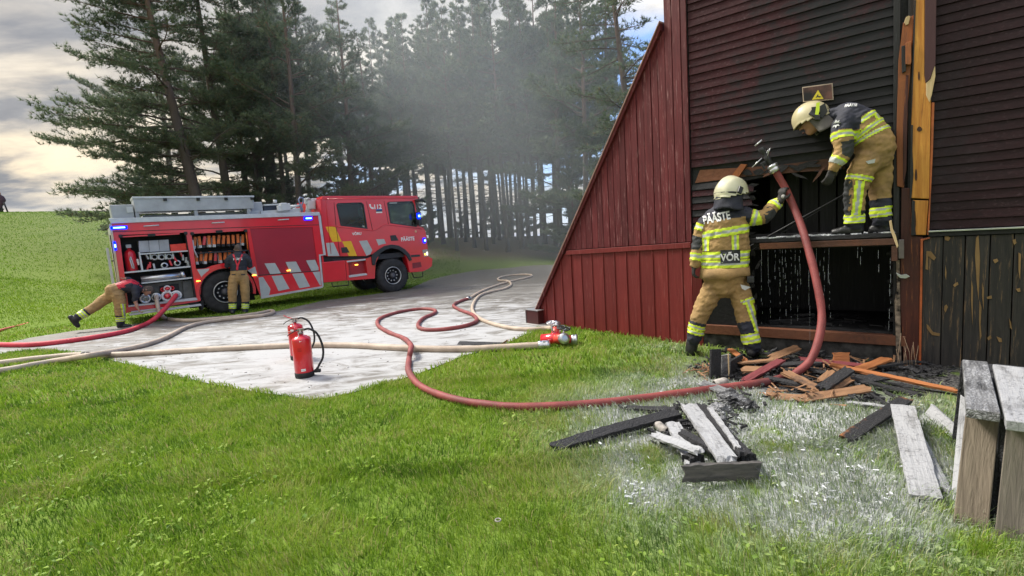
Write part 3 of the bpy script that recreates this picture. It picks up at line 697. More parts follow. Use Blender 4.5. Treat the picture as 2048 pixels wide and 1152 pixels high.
MB().prism([(xl_rail, rail(xl_rail) - .075), (0, rail(0) - .075), (0, rail(0) - .008), (xl_rail + .03, rail(xl_rail) - .008)], -.045, -.0, M=PM).build('rail', m_red_low, bld, bevel=.004)
# slanting edge trim, roof slope behind it, backing wall
def along(x0, x1, w0, w1): return [(x0, diag(x0) + w0), (x1, diag(x1) + w0), (x1, diag(x1) + w1), (x0, diag(x0) + w1)]
MB().prism(along(xB - .02, xA + .0, .0, .085), -.06, 3.5, M=PM).build('roof_slope', m_red_up, bld, bevel=.004)
MB().prism(along(xB - .03, xA + .0, .088, .105), -.075, .04, M=PM).build('edge_trim', mat('sunlit_pinkish_trim', (.40, .22, .20), .5, .1), bld)  # thin fascia strip, its sunlit pinkish look put into the colour
MB().prism([(xB + .12, -.1), (0, -.1), (0, 7.2), (xA + .02, 7.2), (xA + .02, diag(xA) - .1)], .004, .12, M=PM).build('backing_wall', m_char, bld)
gx, gz = P.p(1066, 650); g2x, g2z = P.p(1088, 620)
MB().rbox(gx, g2x, -.14, .1, gz + .02, g2z, .006, M=PM).build('gutter_end', mat('dark_red_metal', (.06, .012, .012), .4, .1), bld)
MB().box(gx - .01, g2x + .01, -.15, .11, g2z, g2z + .012, M=PM).box(gx - .012, gx - .001, -.15, .11, gz + .0, g2z, M=PM).build('gutter_edge', m_metal, bld)

# horizontal siding, middle bay
uP0 = W.p(1786, 300)[0]; uP1 = W.p(1872, 100)[0]
zs_low = W.p(1382, 336)[1]
zb = zs_low; rowh = .088
def plank(x0, x1, z0, z1, m_, fr=None, name='plank', dz=0, ragged=False):
    t_ = random.uniform(-.003, .003)
    mb = MB(); tl = random.uniform(-.002, .002) + dz
    n_ = 9; wob = [random.uniform(-.0022, .0022) for _ in range(n_ + 1)]; wod = [random.uniform(-.002, .002) for _ in range(n_ + 1)]
    if not ragged:
        V = []; F = []
        for i in range(n_ + 1):
            f = i / n_; xx = x0 + (x1 - x0) * f; zt = tl * f + wob[i]
            V += [(xx, -.0055 + t_ + wod[i], z0 + zt), (xx, .02, z0 + zt), (xx, .006 + t_ + wod[i] * .5, z1 + zt * .6), (xx, .024, z1 + zt * .6)]
        for i in range(n_):
            a = i * 4; F += [(a, a + 4, a + 6, a + 2), (a, a + 1, a + 5, a + 4), (a + 2, a + 6, a + 7, a + 3), (a + 1, a + 3, a + 7, a + 5)]
        F += [(0, 2, 3, 1), (n_ * 4, n_ * 4 + 1, n_ * 4 + 3, n_ * 4 + 2)]
        mb.add([WM @ Vector(q) for q in V], F); return mb.build(name, m_, bld)
    V = [(x0, -.004 + t_, z0), (x1, -.004 + t_, z0 + tl), (x0, .02, z0), (x1, .02, z0 + tl), (x0, .006 + t_, z1), (x1, .006 + t_, z1 + tl), (x0, .024, z1), (x1, .024, z1 + tl)]
    V[0] = (x0, -.0085 + t_, z0); V[1] = (x1, -.0085 + t_, z0 + tl)
    if ragged:
        V[5] = (x1 + random.uniform(-.06, .06), *V[5][1:]); V[1] = (x1 + random.uniform(-.06, .06), *V[1][1:])
    mb.add([WM @ Vector(q) for q in V], [(0, 1, 5, 4), (2, 6, 7, 3), (0, 2, 3, 1), (4, 5, 7, 6), (0, 4, 6, 2), (1, 3, 7, 5)])
    return mb.build(name, m_, bld)
z = zb
while z < 5.6:
    rh = rowh * random.uniform(.93, 1.07); plank(.012, uP0 - .0, z + .001, z + rh - random.uniform(.0, .003), m_siding); z += rh
# below: the exposed backing board and the broken rows beside the corner
bz1 = zs_low - .006; bz0 = W.p(1390, 366)[1]
def wpoly(pts, dep=0.0): return [W.p(a, b_, dep) for a, b_ in pts]
u_hole = W.p(1490, 440)[0]
MB().prism(wpoly([(1390, 366), (1400, 340), (1470, 336), (1560, 330), (1650, 318), (1690, 316), (1690, 338), (1600, 344), (1500, 352)], .03), .028, .05, M=WM).build('backing_board', m_rawx, bld)
MB().prism(wpoly([(1458, 358), (1482, 328), (1494, 329), (1476, 356)], -.02), -.03, .02, M=WM).build('split_board', m_stud, bld)
z = bz0 - .01
zz_bot = W.p(1390, 486)[1]
k = 0
while z > zz_bot:
    z0 = z - .074
    plank(.012, u_hole + random.uniform(-.16, .12), z0, z - .008, m_siding if k % 2 else m_charx, ragged=True); z = z0 - random.choice((.004, .012)); k += 1
# posts at the corner and under it
MB().box(.0, .11, -.03, .09, -.1, zz_bot, M=WM).build('corner_post', m_red_low, bld, bevel=.004)
MB().box(.012, u_hole + .02, .0, .04, -.1, zz_bot - .01, M=WM).build('burnt_sheet', m_charx, bld)
# backing wall with the burnt-out holes, dark room behind
hole_lo = [(u_hole + .03, W.p(1520, 650, .04)[1]), (W.p(1792, 655)[0], W.p(1790, 664, .04)[1] + .0), (W.p(1792, 500)[0], W.p(1790, 492, .04)[1]), (u_hole + .03, W.p(1500, 500, .04)[1])]
hole_hi = [(u_hole + .0, W.p(1500, 472, .04)[1] + .02), (uP0 - .03, W.p(1785, 466, .04)[1] + .02), (uP0 - .03, W.p(1785, 318)[1]), (u_hole + .35, W.p(1560, 346)[1]), (u_hole, W.p(1500, 360)[1])]
MB().prism([(.01, -.2), (5.6, -.2), (5.6, 6.5), (.01, 6.5)], .045, .14, M=WM, holes=[hole_lo, hole_hi]).build('backing_wall', m_charx, bld)
rm = MB()
rm.box(.2, 3.2, 1.5, 1.55, -.2, 3.4, M=WM).box(.2, .25, .14, 1.5, -.2, 3.4, M=WM).box(3.0, 3.05, .14, 1.5, -.2, 3.4, M=WM).box(.2, 3.05, .14, 1.5, 3.3, 3.34, M=WM)
rm.build('burnt_room', m_char, bld)
MB().box(.25, 3.0, .14, 1.5, hole_lo[0][1] - .06, hole_lo[0][1] - .02, M=WM).build('room_floor', m_charx, bld)
for i in range(9):
    ux = .75 + i * .17
    MB().box(ux, ux + .15, .55, .58, W.p(1650, 480)[1], 3.2, M=WM, jit=.01).build('charred_plank', m_char, bld)
for u_ in (2.1,): MB().box(u_, u_ + .06, .2, .3, -.1, 3.0, M=WM, jit=.012).build('charred_stud', m_char, bld)
# ragged charred shards round the burnt-out edges
rs_ = random.Random(8)
def shard(px, py, L, wd_, ang, dep, m_=None):
    u, v = W.p(px, py, dep); pts = []
    for q in ((-.5, -.4), (-.15, -.55), (.2, -.35), (.5, -.1), (.35, .2), (.1, .5), (-.3, .42), (-.55, .1)):
        x, z_ = q[0] * L * rs_.uniform(.7, 1.2), q[1] * wd_ * rs_.uniform(.7, 1.3); pts.append((u + x * math.cos(ang) - z_ * math.sin(ang), v + x * math.sin(ang) + z_ * math.cos(ang)))
    MB().prism(pts, dep, dep + .012, M=WM).build('charred_shard', m_ or m_charx, bld)
for i in range(13): shard(1500 + i * 22 + rs_.uniform(-6, 6), 338 - i * 1.4 + rs_.uniform(-2, 8), rs_.uniform(.10, .24), rs_.uniform(.03, .08), rs_.uniform(-.5, .3), rs_.uniform(-.005, .03))
for i in range(9): shard(1497 + rs_.uniform(-10, 8), 372 + i * 12, rs_.uniform(.08, .2), rs_.uniform(.02, .05), rs_.uniform(-.3, .3), rs_.uniform(.0, .03))
for i in range(9): shard(1783 + rs_.uniform(-6, 3), 330 + i * 15, rs_.uniform(.05, .10), rs_.uniform(.05, .12), rs_.uniform(.8, 1.9), rs_.uniform(.02, .04))
for i in range(8): shard(1788 + rs_.uniform(-5, 2), 505 + i * 19, rs_.uniform(.05, .10), rs_.uniform(.04, .09), rs_.uniform(1.0, 1.9), rs_.uniform(.02, .04))
for i in range(7): shard(1512 + rs_.uniform(-8, 8), 505 + i * 22, rs_.uniform(.06, .16), rs_.uniform(.03, .07), rs_.uniform(1.0, 2.1), rs_.uniform(.01, .035))
for px, py, L, a_ in ((1545, 344, .22, .35), (1600, 352, .18, -.5), (1640, 345, .2, .9), (1700, 330, .16, -1.0)): shard(px, py, L, .025, a_, .0, m_rawx if L > .19 else None)
# burnt rubbish on the floor of the hollow
rb_ = MB()
for i in range(90):
    c_ = W.w(rs_.uniform(.85, 2.9), rs_.uniform(.15, 1.0), hole_lo[0][1] - .03); s0 = rs_.uniform(.02, .07)
    Mx = BI @ Matrix.Translation(c_) @ Matrix.Rotation(rs_.uniform(0, 6), 4, 'Z') @ Matrix.Rotation(rs_.uniform(-.7, .7), 4, 'X'); rb_.box(-s0 * 2.5, s0 * 2.5, -s0 * .5, s0 * .5, -s0 * .3, s0 * .6, M=Mx, jit=s0 * .2)
rb_.build('burnt_rubbish', m_char, bld, kind='stuff')
# ledge the man stands on
zl = W.p(1700, 468, -.2)[1]; ul0 = W.p(1500, 480, -.2)[0]; ul1 = W.p(1794, 470, -.2)[0]
MB().box(ul0, ul1, -.30, .55, zl - .045, zl - .006, M=WM, jit=.004).build('ledge_board', m_charx, bld, bevel=.004)
MB().box(ul0 + .12, ul1 - .01, -.325, -.302, zl - .115, zl - .055, M=WM, jit=.003).build('ledge_beam', m_rawx, bld, bevel=.004)
fr = MB()
for i in range(60):
    a = random.uniform(ul0 + .02, ul1 - .06); L = random.uniform(.02, .12); d0 = random.choice((-.3, -.27, -.2, -.1, 0)) + random.uniform(0, .05)
    fr.box(a, min(a + L, ul1), d0, d0 + random.uniform(.01, .04), zl - .008, zl + random.uniform(.002, .008), M=WM, jit=.004)
fr.build('powder_crust', m_frost, bld, kind='stuff')
# sill beam, threshold, plinth
b1 = W.p(1500, 655, -.02); b2 = W.p(1812, 672, -.02); b3 = W.p(1812, 692, -.02)
MB().prism([(.12, b1[1] - .10), (b2[0], b3[1] - .0), (b2[0], b2[1]), (.12, b1[1] + .01)], -.05, .04, M=WM).build('sill_beam', m_rawx, bld, bevel=.005)
MB().box(.1, uP0 + .02, -.015, .045, -.1, b1[1] - .1, M=WM, jit=.004).build('plinth', mat('sooty_plinth', (.045, .043, .042), .9, .5, 8, .8, 20), bld)
# drips of water off the ledge
wm = bpy.data.materials.new('water'); wm.use_nodes = True; t = NT(wm.node_tree); t.N.clear()
b = t.n('ShaderNodeBsdfPrincipled', i_0=(.75, .8, .85, 1), i_Roughness=.15); b.inputs['Specular IOR Level'].default_value = .9; b.inputs['Alpha'].default_value = .18; t.n('ShaderNodeOutputMaterial', i_0=b.outputs[0])
dr = MB()
def trickle(px, y0, y1, dens, wd=.0010):
    u, z0 = W.p(px, y0, -.31); z1 = W.p(px, y1, -.31)[1]; z = z0
    while z > z1:
        L = random.uniform(.02, .11) * dens; uu = u + random.uniform(-.006, .006); ww = wd * random.uniform(.6, 1.4)
        dr.box(uu - ww, uu + ww, -.312, -.309, z - L, z, M=WM, jit=.0015); z -= L + random.uniform(.004, .05) / dens
for px, y0, y1, dn in ((1523, 500, 560, 2.2), (1523, 560, 660, .5), (1537, 500, 560, 2.5), (1540, 560, 640, .8), (1550, 500, 560, .8), (1559, 500, 640, .8), (1571, 500, 620, .7), (1582, 500, 650, .7), (1600, 500, 560, 1.2), (1595, 540, 640, .8), (1619, 540, 658, 1.6), (1634, 497, 522, 2.5), (1640, 520, 600, .6), (1648, 500, 610, .9), (1657, 496, 545, 3), (1660, 545, 640, .6), (1716, 495, 520, .8), (1722, 495, 515, .8), (1758, 500, 540, .8), (1781, 515, 660, .9), (1565, 500, 560, .8), (1590, 500, 540, .8)):
    trickle(px, y0, y1, dn)
dr.build('water_drips', wm, bld, kind='stuff')

# post assembly between the bays
def part(name, pts, d0, d1, m_, dep=None, bev=.003):
    dep = (d0) if dep is None else dep
    return MB().prism(wpoly(pts, dep), d0, d1, M=WM).build(name, m_, bld, bevel=bev)
part('charred_post', [(1786, 745), (1797, 745), (1803, -420), (1788, -420)], -.03, .05, m_char)
part('stud', [(1794, 372), (1808, 376), (1812, 250), (1822, 130), (1828, 30), (1818, 34), (1806, 46), (1797, 120), (1793, 270)], -.045, .03, m_stud)
part('stud', [(1806, 376), (1813, 340), (1817, 150), (1812, 150), (1806, 250)], -.05, .0, m_darkred)
part('scorched_block', [(1803, 120), (1803, 92), (1812, 90), (1812, 142), (1804, 146)], -.07, -.045, m_char)
part('wood_block', [(1811, 128), (1811, 86), (1822, 82), (1823, 122), (1821, 129)], -.09, -.04, m_stud)
part('pale_splinter', [(1808, 45), (1812, 34), (1818, 31), (1821, 33), (1817, 48), (1812, 50)], -.06, -.045, m_pale)
part('charred_post', [(1814, 745), (1826, 745), (1834, -420), (1818, -420)], -.02, .04, m_char)
part('corner_plank', [(1820, 396), (1822, 250), (1828, 0), (1829, -420), (1856, -420), (1850, 0), (1849, 150), (1862, 200), (1858, 398)], -.065, -.02, m_raw, bev=.006)
part('painted_board', [(1849, 150), (1850, 0), (1857, -420), (1880, -420), (1873, 0), (1871, 130), (1866, 140), (1860, 158), (1851, 166)], -.075, -.03, m_paintbrown)
part('pale_splinter', [(1852, 166), (1861, 158), (1867, 138), (1870, 122), (1871, 152), (1864, 188), (1859, 205), (1852, 190)], -.072, -.03, m_pale)
part('corner_plank', [(1822, 470), (1824, 400), (1857, 401), (1852, 470)], -.06, -.02, m_raw, bev=.005)
part('orange_edge', [(1858, 400), (1863, 205), (1869, 205), (1866, 300), (1858, 470), (1854, 470)], -.05, .0, mat('orange_edge_wood', (.45, .12, .03), .5, .2))
part('scorched_post', [(1808, 745), (1800, 600), (1803, 376), (1822, 376), (1824, 472), (1846, 474), (1840, 745)], -.04, .03, m_darkred)
part('orange_edge', [(1837, 745), (1840, 560), (1841, 478), (1860, 474), (1860, 477), (1846, 481), (1845, 560), (1842, 745)], -.052, -.038, mat('orange_edge_wood_low', (.38, .09, .025), .5, .3))
part('bracket_block', [(1783, 522), (1783, 492), (1795, 492), (1795, 522)], -.32, -.25, m_rawx)
part('bracket_block', [(1797, 517), (1797, 480), (1808, 480), (1808, 517)], -.2, -.03, mat('grey_wood_block', (.16, .14, .13), .8, .3))
part('split_board', [(1778, 442), (1783, 440), (1786, 458), (1792, 472), (1797, 492), (1794, 496), (1788, 480), (1781, 462)], -.33, -.31, m_pale)
part('insulation_edge', [(1792, 700), (1789, 600), (1794, 575), (1792, 520), (1799, 520), (1800, 580), (1801, 640), (1803, 735), (1794, 735)], -.055, -.0, m_insul)
part('torn_foil', [(1792, 545), (1802, 550), (1812, 548), (1820, 553), (1812, 557), (1800, 556), (1794, 551)], -.075, -.06, m_metal)
# right bay: siding above, metal sill, scorched upright planks below
u0r = W.p(1868, 300)[0]; zsill = W.p(1900, 462, -.04)[1]
z = zsill + .02
while z < 5.4:
    ul = max(W.p(1856, 470)[0], W.p(1872, 0)[0] - .02)
    rh = .083 * random.uniform(.95, 1.05); plank(u0r - .03, 5.5, z + .001, z + rh - random.uniform(.0, .002), m_siding_r); z += rh
MB().box(W.p(1856, 465)[0], 5.5, -.075, .01, zsill - .004, zsill + .012, M=WM, jit=.002).build('metal_sill', m_metal, bld, bevel=.002)
MB().box(W.p(1856, 465)[0], 5.5, -.05, .0, zsill - .045, zsill - .006, M=WM).build('sill_board', m_charx, bld, bevel=.003)
u = W.p(1843, 600)[0]; k = 0; pws = []
while u < 5.4:
    w_ = .155 + random.uniform(-.012, .012); pws.append((u, w_))
    MB().box(u + .004, u + w_ - .004, -.028 + random.uniform(-.006, .006), .02, -.1, zsill - .05, M=WM, jit=.0015).build('scorched_plank', m_charplank, bld, bevel=.004)
    u += w_
m_tan = woodmat('bare_wood_patch', (.20, .115, .045), (.36, .23, .10), .6, 0, 1, 2, (.08, .05, .02), .3, .6)
for pts in ([(1952, 476), (1957, 470), (1960, 520), (1957, 600), (1953, 560), (1950, 510)], [(1943, 560), (1946, 575), (1945, 650), (1942, 600)], [(1965, 565), (1968, 580), (1967, 620), (1964, 590)], [(1959, 600), (1963, 615), (1961, 650), (1963, 672), (1960, 680), (1958, 640)],
            [(1853, 502), (1862, 503), (1872, 515), (1868, 521), (1856, 512), (1856, 540), (1851, 538)], [(1889, 473), (1896, 471), (1901, 476), (1897, 482), (1890, 480)], [(1906, 570), (1915, 564), (1917, 569), (1909, 574)], [(1889, 612), (1893, 609), (1896, 614), (1891, 625), (1888, 620)],
            [(1853, 648), (1858, 652), (1866, 664), (1880, 667), (1879, 672), (1864, 670), (1854, 657)], [(1973, 594), (1983, 591), (1984, 597), (1975, 598)], [(1986, 520), (1994, 517), (1997, 522), (1990, 527)], [(1974, 676), (1981, 670), (1983, 676), (1977, 681)], [(1993, 673), (2003, 677), (2004, 684), (1998, 684)],
            [(2018, 636), (2022, 645), (2024, 660), (2020, 655)], [(2025, 480), (2031, 478), (2033, 486), (2028, 490)], [(2032, 578), (2040, 576), (2041, 583), (2036, 584)], [(1891, 530), (1893, 545), (1892, 560), (1890, 550)], [(2037, 505), (2042, 508), (2040, 560), (2037, 540)]):
    MB().prism(wpoly(pts, -.036), -.038, -.03, M=WM).build('bare_wood_patch', m_tan, bld)
# knots, nail and scorch marks on the bare plank
mk_ = woodmat('knot_wood', (.03, .012, .006), (.10, .035, .012), .5, 0, 1, 2, None, .3)
for (px, py, rx, ry) in ((1839, 258, 5, 5), (1838, 152, 2, 9), (1832, 350, 2.5, 12), (1829, 440, 3, 20)):
    c_ = [(px + rx * math.cos(a) * (1 + .15 * math.sin(3 * a)), py + ry * math.sin(a)) for a in np.linspace(0, 6.283, 13)[:-1]]
    MB().prism(wpoly(c_, -.067), -.0685, -.06, M=WM).build('knot', mk_, bld)
for pts in ([(1822, 250), (1826, 250), (1825, 300), (1827, 350), (1823, 396), (1820, 396)], [(1828, 0), (1832, 0), (1829, 90), (1825, 200), (1822, 250)], [(1824, 400), (1830, 402), (1829, 440), (1832, 470), (1822, 470)]):
    MB().prism(wpoly(pts, -.067), -.069, -.06, M=WM).build('scorched_edge', m_char, bld)
# dry stalks against the post
st = MB()
for i in range(9):
    a = G(1795 + i * 5, 738); h = random.uniform(.15, .35); q = a + Vector((random.uniform(-.06, .06), random.uniform(-.03, .03), h))
    st.tube([a, a.lerp(q, .5) + Vector((random.uniform(-.03, .03), 0, 0)), q], [.003, .0025, .001], 4)
st.build('dry_weeds', mat('dry_stalks', (.42, .30, .2), .8), None, label='dry bare stalks at the foot of the scorched corner post', cat='weeds', kind='stuff')
# brown sign with a yellow warning triangle
sg = empty('warning_sign', W.w(*[W.p(1635, 185, -.03)[0], -.03, W.p(1635, 185, -.03)[1]]), 'brown metal plate with a yellow lightning triangle, fixed on the burnt siding', 'sign')
SI = sg.matrix_basis.inverted() @ W.M
def sgp(name, pts, d0, d1, m_): return MB().prism(wpoly(pts, -.03), d0, d1, M=SI).build(name, m_, sg)
sgp('rim', [(1604, 174), (1665, 166), (1667, 199), (1606, 204)], -.024, -.018, mat('pale_rim', (.45, .35, .28), .5))
sgp('plate', [(1605.5, 176), (1663, 168), (1665, 197.5), (1608, 202)], -.028, -.0245, mat('brown_sign_plate', (.13, .055, .04), .4, .5, 4))
sgp('triangle', [(1624, 199.5), (1636, 180), (1647, 197.5)], -.031, -.0285, mat('sign_yellow', (.62, .50, .03), .5, .1))
sgp('lightning_mark', [(1631, 196), (1636, 188), (1636.5, 192), (1643, 193), (1638.5, 195.3), (1636, 193.5)], -.033, -.0312, M_['black_plastic'])
# ------------------------------------------------------------------ fire engine
g0 = G(450, 627); th = R(40); pit = R(1.3)
hu = Vector((math.cos(th) * math.cos(pit), math.sin(th) * math.cos(pit), math.sin(pit)))
vv = Vector((-math.cos(th) * math.sin(pit), -math.sin(th) * math.sin(pit), math.cos(pit)))
T = Frame(g0, hu, vv)
truck = empty('fire_engine', label='red fire engine with grey roof boxes and two open side lockers', cat='fire engine', M=T.M)
def tp(px, py, d=0.0): return T.p(px, py, d)
def tpoly(pts, d=0.0): return [T.p(a, b_, d) for a, b_ in pts]
m_tred = mat('engine_red', (.64, .011, .024), .28, .06, 2, 0, coat=.6, grime=.12)
m_tred2 = mat('shutter_red', (.36, .010, .030), .38, .06, 2, .0, coat=.2)
m_trim = mat('alu_trim', (.52, .53, .54), .4, .08, 5, .05, metal=.5)
m_grey = mat('roof_grey', (.36, .38, .41), .45, .1, 3, .1, 30, grime=.2)
m_greyl = mat('light_grey_box', (.50, .52, .54), .45, .08, 3)
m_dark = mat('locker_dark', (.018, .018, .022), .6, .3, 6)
m_und = mat('underbody', (.015, .015, .016), .7, .3, 6)
m_yel = mat('yellow_marking', (.75, .42, .01), .4, .05)
m_white = mat('reflective_white', (.40, .43, .43), .4, .05)
m_org = mat('orange_gear', (.72, .17, .03), .5, .15)
m_beige = mat('beige_hose', (.46, .40, .31), .8, .12, 12, .3, 60)
m_steel = mat('steel_pipe', (.55, .56, .58), .28, .08, 6, metal=.85)
m_pump = mat('pump_panel', (.12, .125, .12), .5, .2, 8)
m_wht = mat('white_paint', (.75, .75, .75), .5, .05)
m_glass = glassmat('cab_glass', (.58, .63, .62), .6)
m_blue = emis('blue_lamp', (.0, .01, 1.0), 3.2); m_bluec = emis('blue_lamp_core', (.12, .35, 1.0), 6.0)
m_amber = emis('amber_lamp', (1.0, .42, .05), 3.0)
WID = 2.25
def tpr(name, pts, d0, d1, m_, holes=(), bev=.006, parent=None, kind=None, label=None):
    o = MB().prism(tpoly(pts), d0, d1, holes=[tpoly(h) for h in holes]).build(name, m_, parent or truck, bevel=bev, kind=kind, label=label)
    return o
# rear body: top rail, red band, pillars, floor
body_out = [(221, 447), (636, 431), (647, 509), (638, 511), (644, 573), (522, 594), (517, 583), (503, 545), (490, 536), (470, 531), (445, 531), (425, 537), (408, 553), (402, 575), (401, 602), (246, 627)]
lock1 = [(239, 470), (372, 465), (394, 600), (257, 612)]
lock2 = [(382.5, 465), (494, 459), (504, 530), (489, 531), (470, 526.5), (445, 526.5), (425, 531), (410, 537), (392, 538)]
lock3 = [(500, 457), (625, 454), (637, 541), (517, 550)]
tpr('body', body_out, 0, .05, m_tred, holes=[lock1, lock2, lock3], bev=0)
tpr('far_side', [(221, 447), (636, 431), (647, 509), (644, 560), (246, 600)], WID - .05, WID, m_tred, bev=0)
u0 = tp(221, 447)[0]; u1 = tp(637, 431)[0]; vt = tp(430, 439)[1]
box = MB()
box.box(u0 + .02, u1 - .02, .02, WID - .02, vt - .05, vt - .005)
box.build('body_roof', m_grey, truck)
vb = tp(400, 604)[1]
MB().box(u0 + .0, u0 + .04, .06, WID - .06, .35, vt - .02).build('rear_panel', m_trim, truck)
MB().box(u1 - .05, u1 - .0, .02, WID - .02, .55, vt - .02).build('front_panel', m_tred, truck)
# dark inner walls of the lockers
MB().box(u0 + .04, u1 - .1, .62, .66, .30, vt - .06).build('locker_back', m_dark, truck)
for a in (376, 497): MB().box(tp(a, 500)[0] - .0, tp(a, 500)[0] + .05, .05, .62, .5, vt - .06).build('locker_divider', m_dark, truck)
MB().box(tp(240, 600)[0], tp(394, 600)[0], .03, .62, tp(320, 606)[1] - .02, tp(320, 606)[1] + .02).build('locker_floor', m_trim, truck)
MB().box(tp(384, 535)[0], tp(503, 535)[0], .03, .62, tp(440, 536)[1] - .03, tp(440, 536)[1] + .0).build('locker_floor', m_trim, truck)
# top rail and trims
tpr('roof_rail', [(217, 437), (638, 424), (640, 431), (222, 447)], -.03, .10, m_trim)
tpr('corner_trim', [(636, 431), (641, 431), (651.5, 510), (641, 511.5), (647, 573), (643.5, 574), (637.5, 509), (646.5, 508.5)], -.012, .02, m_trim, bev=0)
tpr('corner_trim', [(218, 447), (223, 447), (249, 627), (245, 628)], -.012, .02, mat('yellowed_trim', (.5, .42, .25), .5), bev=0)
tpr('skirt_trim', [(522, 593), (645, 572), (645, 575.5), (522, 597.5)], -.02, .02, m_trim, bev=0)
# roller shutter and lower flap
sh = tpr('roller_shutter', lock3, .022, .05, m_tred2, bev=0)
slats = MB(); 
for i in range(24):
    f = i / 24; a = tp(500 + 17 * f, 457 + 93 * f); b2 = tp(625 + 12 * f, 454 + 87 * f)
    slats.box(a[0] + .01, b2[0] - .01, .012, .022, (a[1] + b2[1]) / 2 - .006, (a[1] + b2[1]) / 2 - .001)
slats.build('slat_joints', m_tred2, sh, kind='stuff')
tpr('flap_gap', [(516, 550), (637, 541), (637.3, 542.6), (516.3, 551.8)], -.004, .02, m_und, bev=0)
for pts in ([(529, 527), (550, 526), (562, 547), (541, 549)], [(571, 524), (592, 523), (603, 544), (581, 546)], [(612, 521), (630, 519.5), (637, 535), (637, 540.5), (623, 542)]): tpr('white_stripe', pts, -.003, .013, m_white, bev=0)
for pts in ([(517, 555), (526, 554), (541, 578), (538, 591), (522, 594)], [(543, 552), (564, 550.5), (579, 577.5), (557, 582)], [(584, 547.5), (606, 546), (620, 573), (599, 576.5)], [(625, 544), (640, 543), (642, 570.5), (640, 571)]): tpr('white_stripe', pts, -.005, .0, m_white, bev=0)
for pts in ([(394, 539), (419, 537), (411, 552), (405, 558)], [(495, 541), (510, 533), (516, 554), (506, 549)]): tpr('white_stripe', pts, -.004, .0, m_white, bev=0)
# grab rails on the red band
for a, b_ in ((288, 317), (424, 448), (556, 577)):
    (ua, va), (ub, vb_) = tp(a, 452.5 - (a - 288) * .046), tp(b_, 452 - (b_ - 288) * .046)
    MB().tube([(ua, 0, va), (ua, -.04, va), (ub, -.04, vb_), (ub, 0, vb_)], .014, 6).build('grab_rail', m_greyl, truck)
tpr('band_joint', [(222, 463), (638, 449), (638, 450.2), (222, 464.4)], -.003, .01, m_und, bev=0)
for (a, y) in ((303, 470), (438, 463)):
    u, v = tp(a, y); MB().box(u - .55, u + .55, -.0, .02, v - .02, v + .012).build('awning_edge', m_tred, truck)
    MB().rbox(u - .07, u + .07, -.05, .02, v - .035, v + .03, .01).build('latch', m_und, truck)
for a, y in ((371, 466), (384, 467), (491, 461), (241, 472)):
    u, v = tp(a, y); MB().rbox(u - .035, u + .035, -.04, .02, v - .04, v + .03, .01).build('hinge', m_und, truck)
# ---- roof load
def roofbox(name, pts, d0, d1, m_, **k): return tpr(name, pts, d0, d1, m_, **k)
lb = roofbox('roof_box', [(266, 395), (508.7, 392.5), (511, 416), (271, 423)], .10, .75, m_grey, bev=.012)
roofbox('box_lid', [(264, 392.5), (510, 390.5), (510, 394), (265, 396.5)], .08, .78, m_trim, parent=lb)
for a in (330, 396, 452, 504):
    u, v = tp(a, 397.5 - (a - 330) * .01, .08); MB().box(u - .035, u + .035, .06, .1, v - .05, v + .015).build('lid_latch', m_und, lb)
for a in (275, 394, 500):
    u, v = tp(a, 425); MB().box(u - .035, u + .035, .12, .7, v - .22, v + .12).build('box_support', m_grey, truck)
    MB().box(u - .06, u + .06, .08, .16, vt, vt + .07).build('support_foot', m_und, truck)
roofbox('ladder_tray', [(290, 427), (531, 418), (533, 431), (291, 440)], .55, 1.3, m_greyl, bev=.01)
roofbox('rear_roof_box', [(219.5, 409), (266, 407.5), (271, 437), (226, 441)], .15, .9, m_grey, bev=.012)
roofbox('rear_roof_panel', [(253, 413), (266, 412.5), (268, 424), (255, 425)], .135, .148, m_greyl)
roofbox('roof_box', [(512, 400), (536, 399.5), (539, 421), (515, 423)], .6, 1.2, m_grey, bev=.012)
roofbox('roof_walkway', [(531, 419), (612, 413), (614, 428), (533, 431)], .5, 1.5, m_greyl)
roofbox('monitor_cabinet', [(540, 407), (575, 405.5), (577, 424), (541, 427)], .6, 1.1, mat('navy_cabinet', (.03, .04, .07), .5), bev=.01)
roofbox('cabinet_lid', [(539, 405), (577, 403), (577, 406), (540, 408)], .55, 1.12, m_greyl)
def fit(name, items, m_): 
    mb = MB()
    for it in items:
        if it[0] == 't': mb.tube([(*tp(q[0], q[1], q[2])[:1], q[2], tp(q[0], q[1], q[2])[1]) for q in it[1]], it[2], 8)
        else:
            u, v = tp(it[1], it[2], it[3]); r_ = it[4]; mb.rbox(u - r_, u + r_, it[3] - r_, it[3] + r_, v - r_ * 1.2, v + r_ * 1.2, r_ * .3)
    return mb.build(name, m_, truck)
fit('roof_valve', [('b', 560, 417, .45, .07), ('b', 567, 414, .45, .09), ('b', 574, 414, .45, .08), ('t', [(556, 424, .45), (556, 414, .45), (578, 410, .45)], .03)], m_greyl)
fit('roof_pipe', [('t', [(580, 413, .7), (604, 411, .7)], .035), ('t', [(580, 421, .7), (606, 418, .7)], .045), ('t', [(550, 400, .8), (550, 405, .8)], .05)], m_greyl)
fit('water_monitor', [('b', 621, 410, .5, .11), ('b', 614, 402, .5, .07), ('b', 627, 404, .5, .08), ('t', [(613, 425, .5), (617, 412, .5), (622, 402, .5), (634, 404, .5), (641, 402, .5)], .05), ('t', [(612, 400, .4), (616, 396, .4), (622, 400, .4)], .02), ('t', [(618, 425, .5), (618, 412, .5)], .07)], m_greyl)
fit('monitor_handle', [('t', [(604, 424, .45), (600, 408, .45), (597, 399, .45), (600, 395, .45), (606, 396, .45), (607, 402, .45), (603, 412, .45), (605, 424, .45)], .022)], mat('blue_grey_handle', (.18, .22, .34), .5))
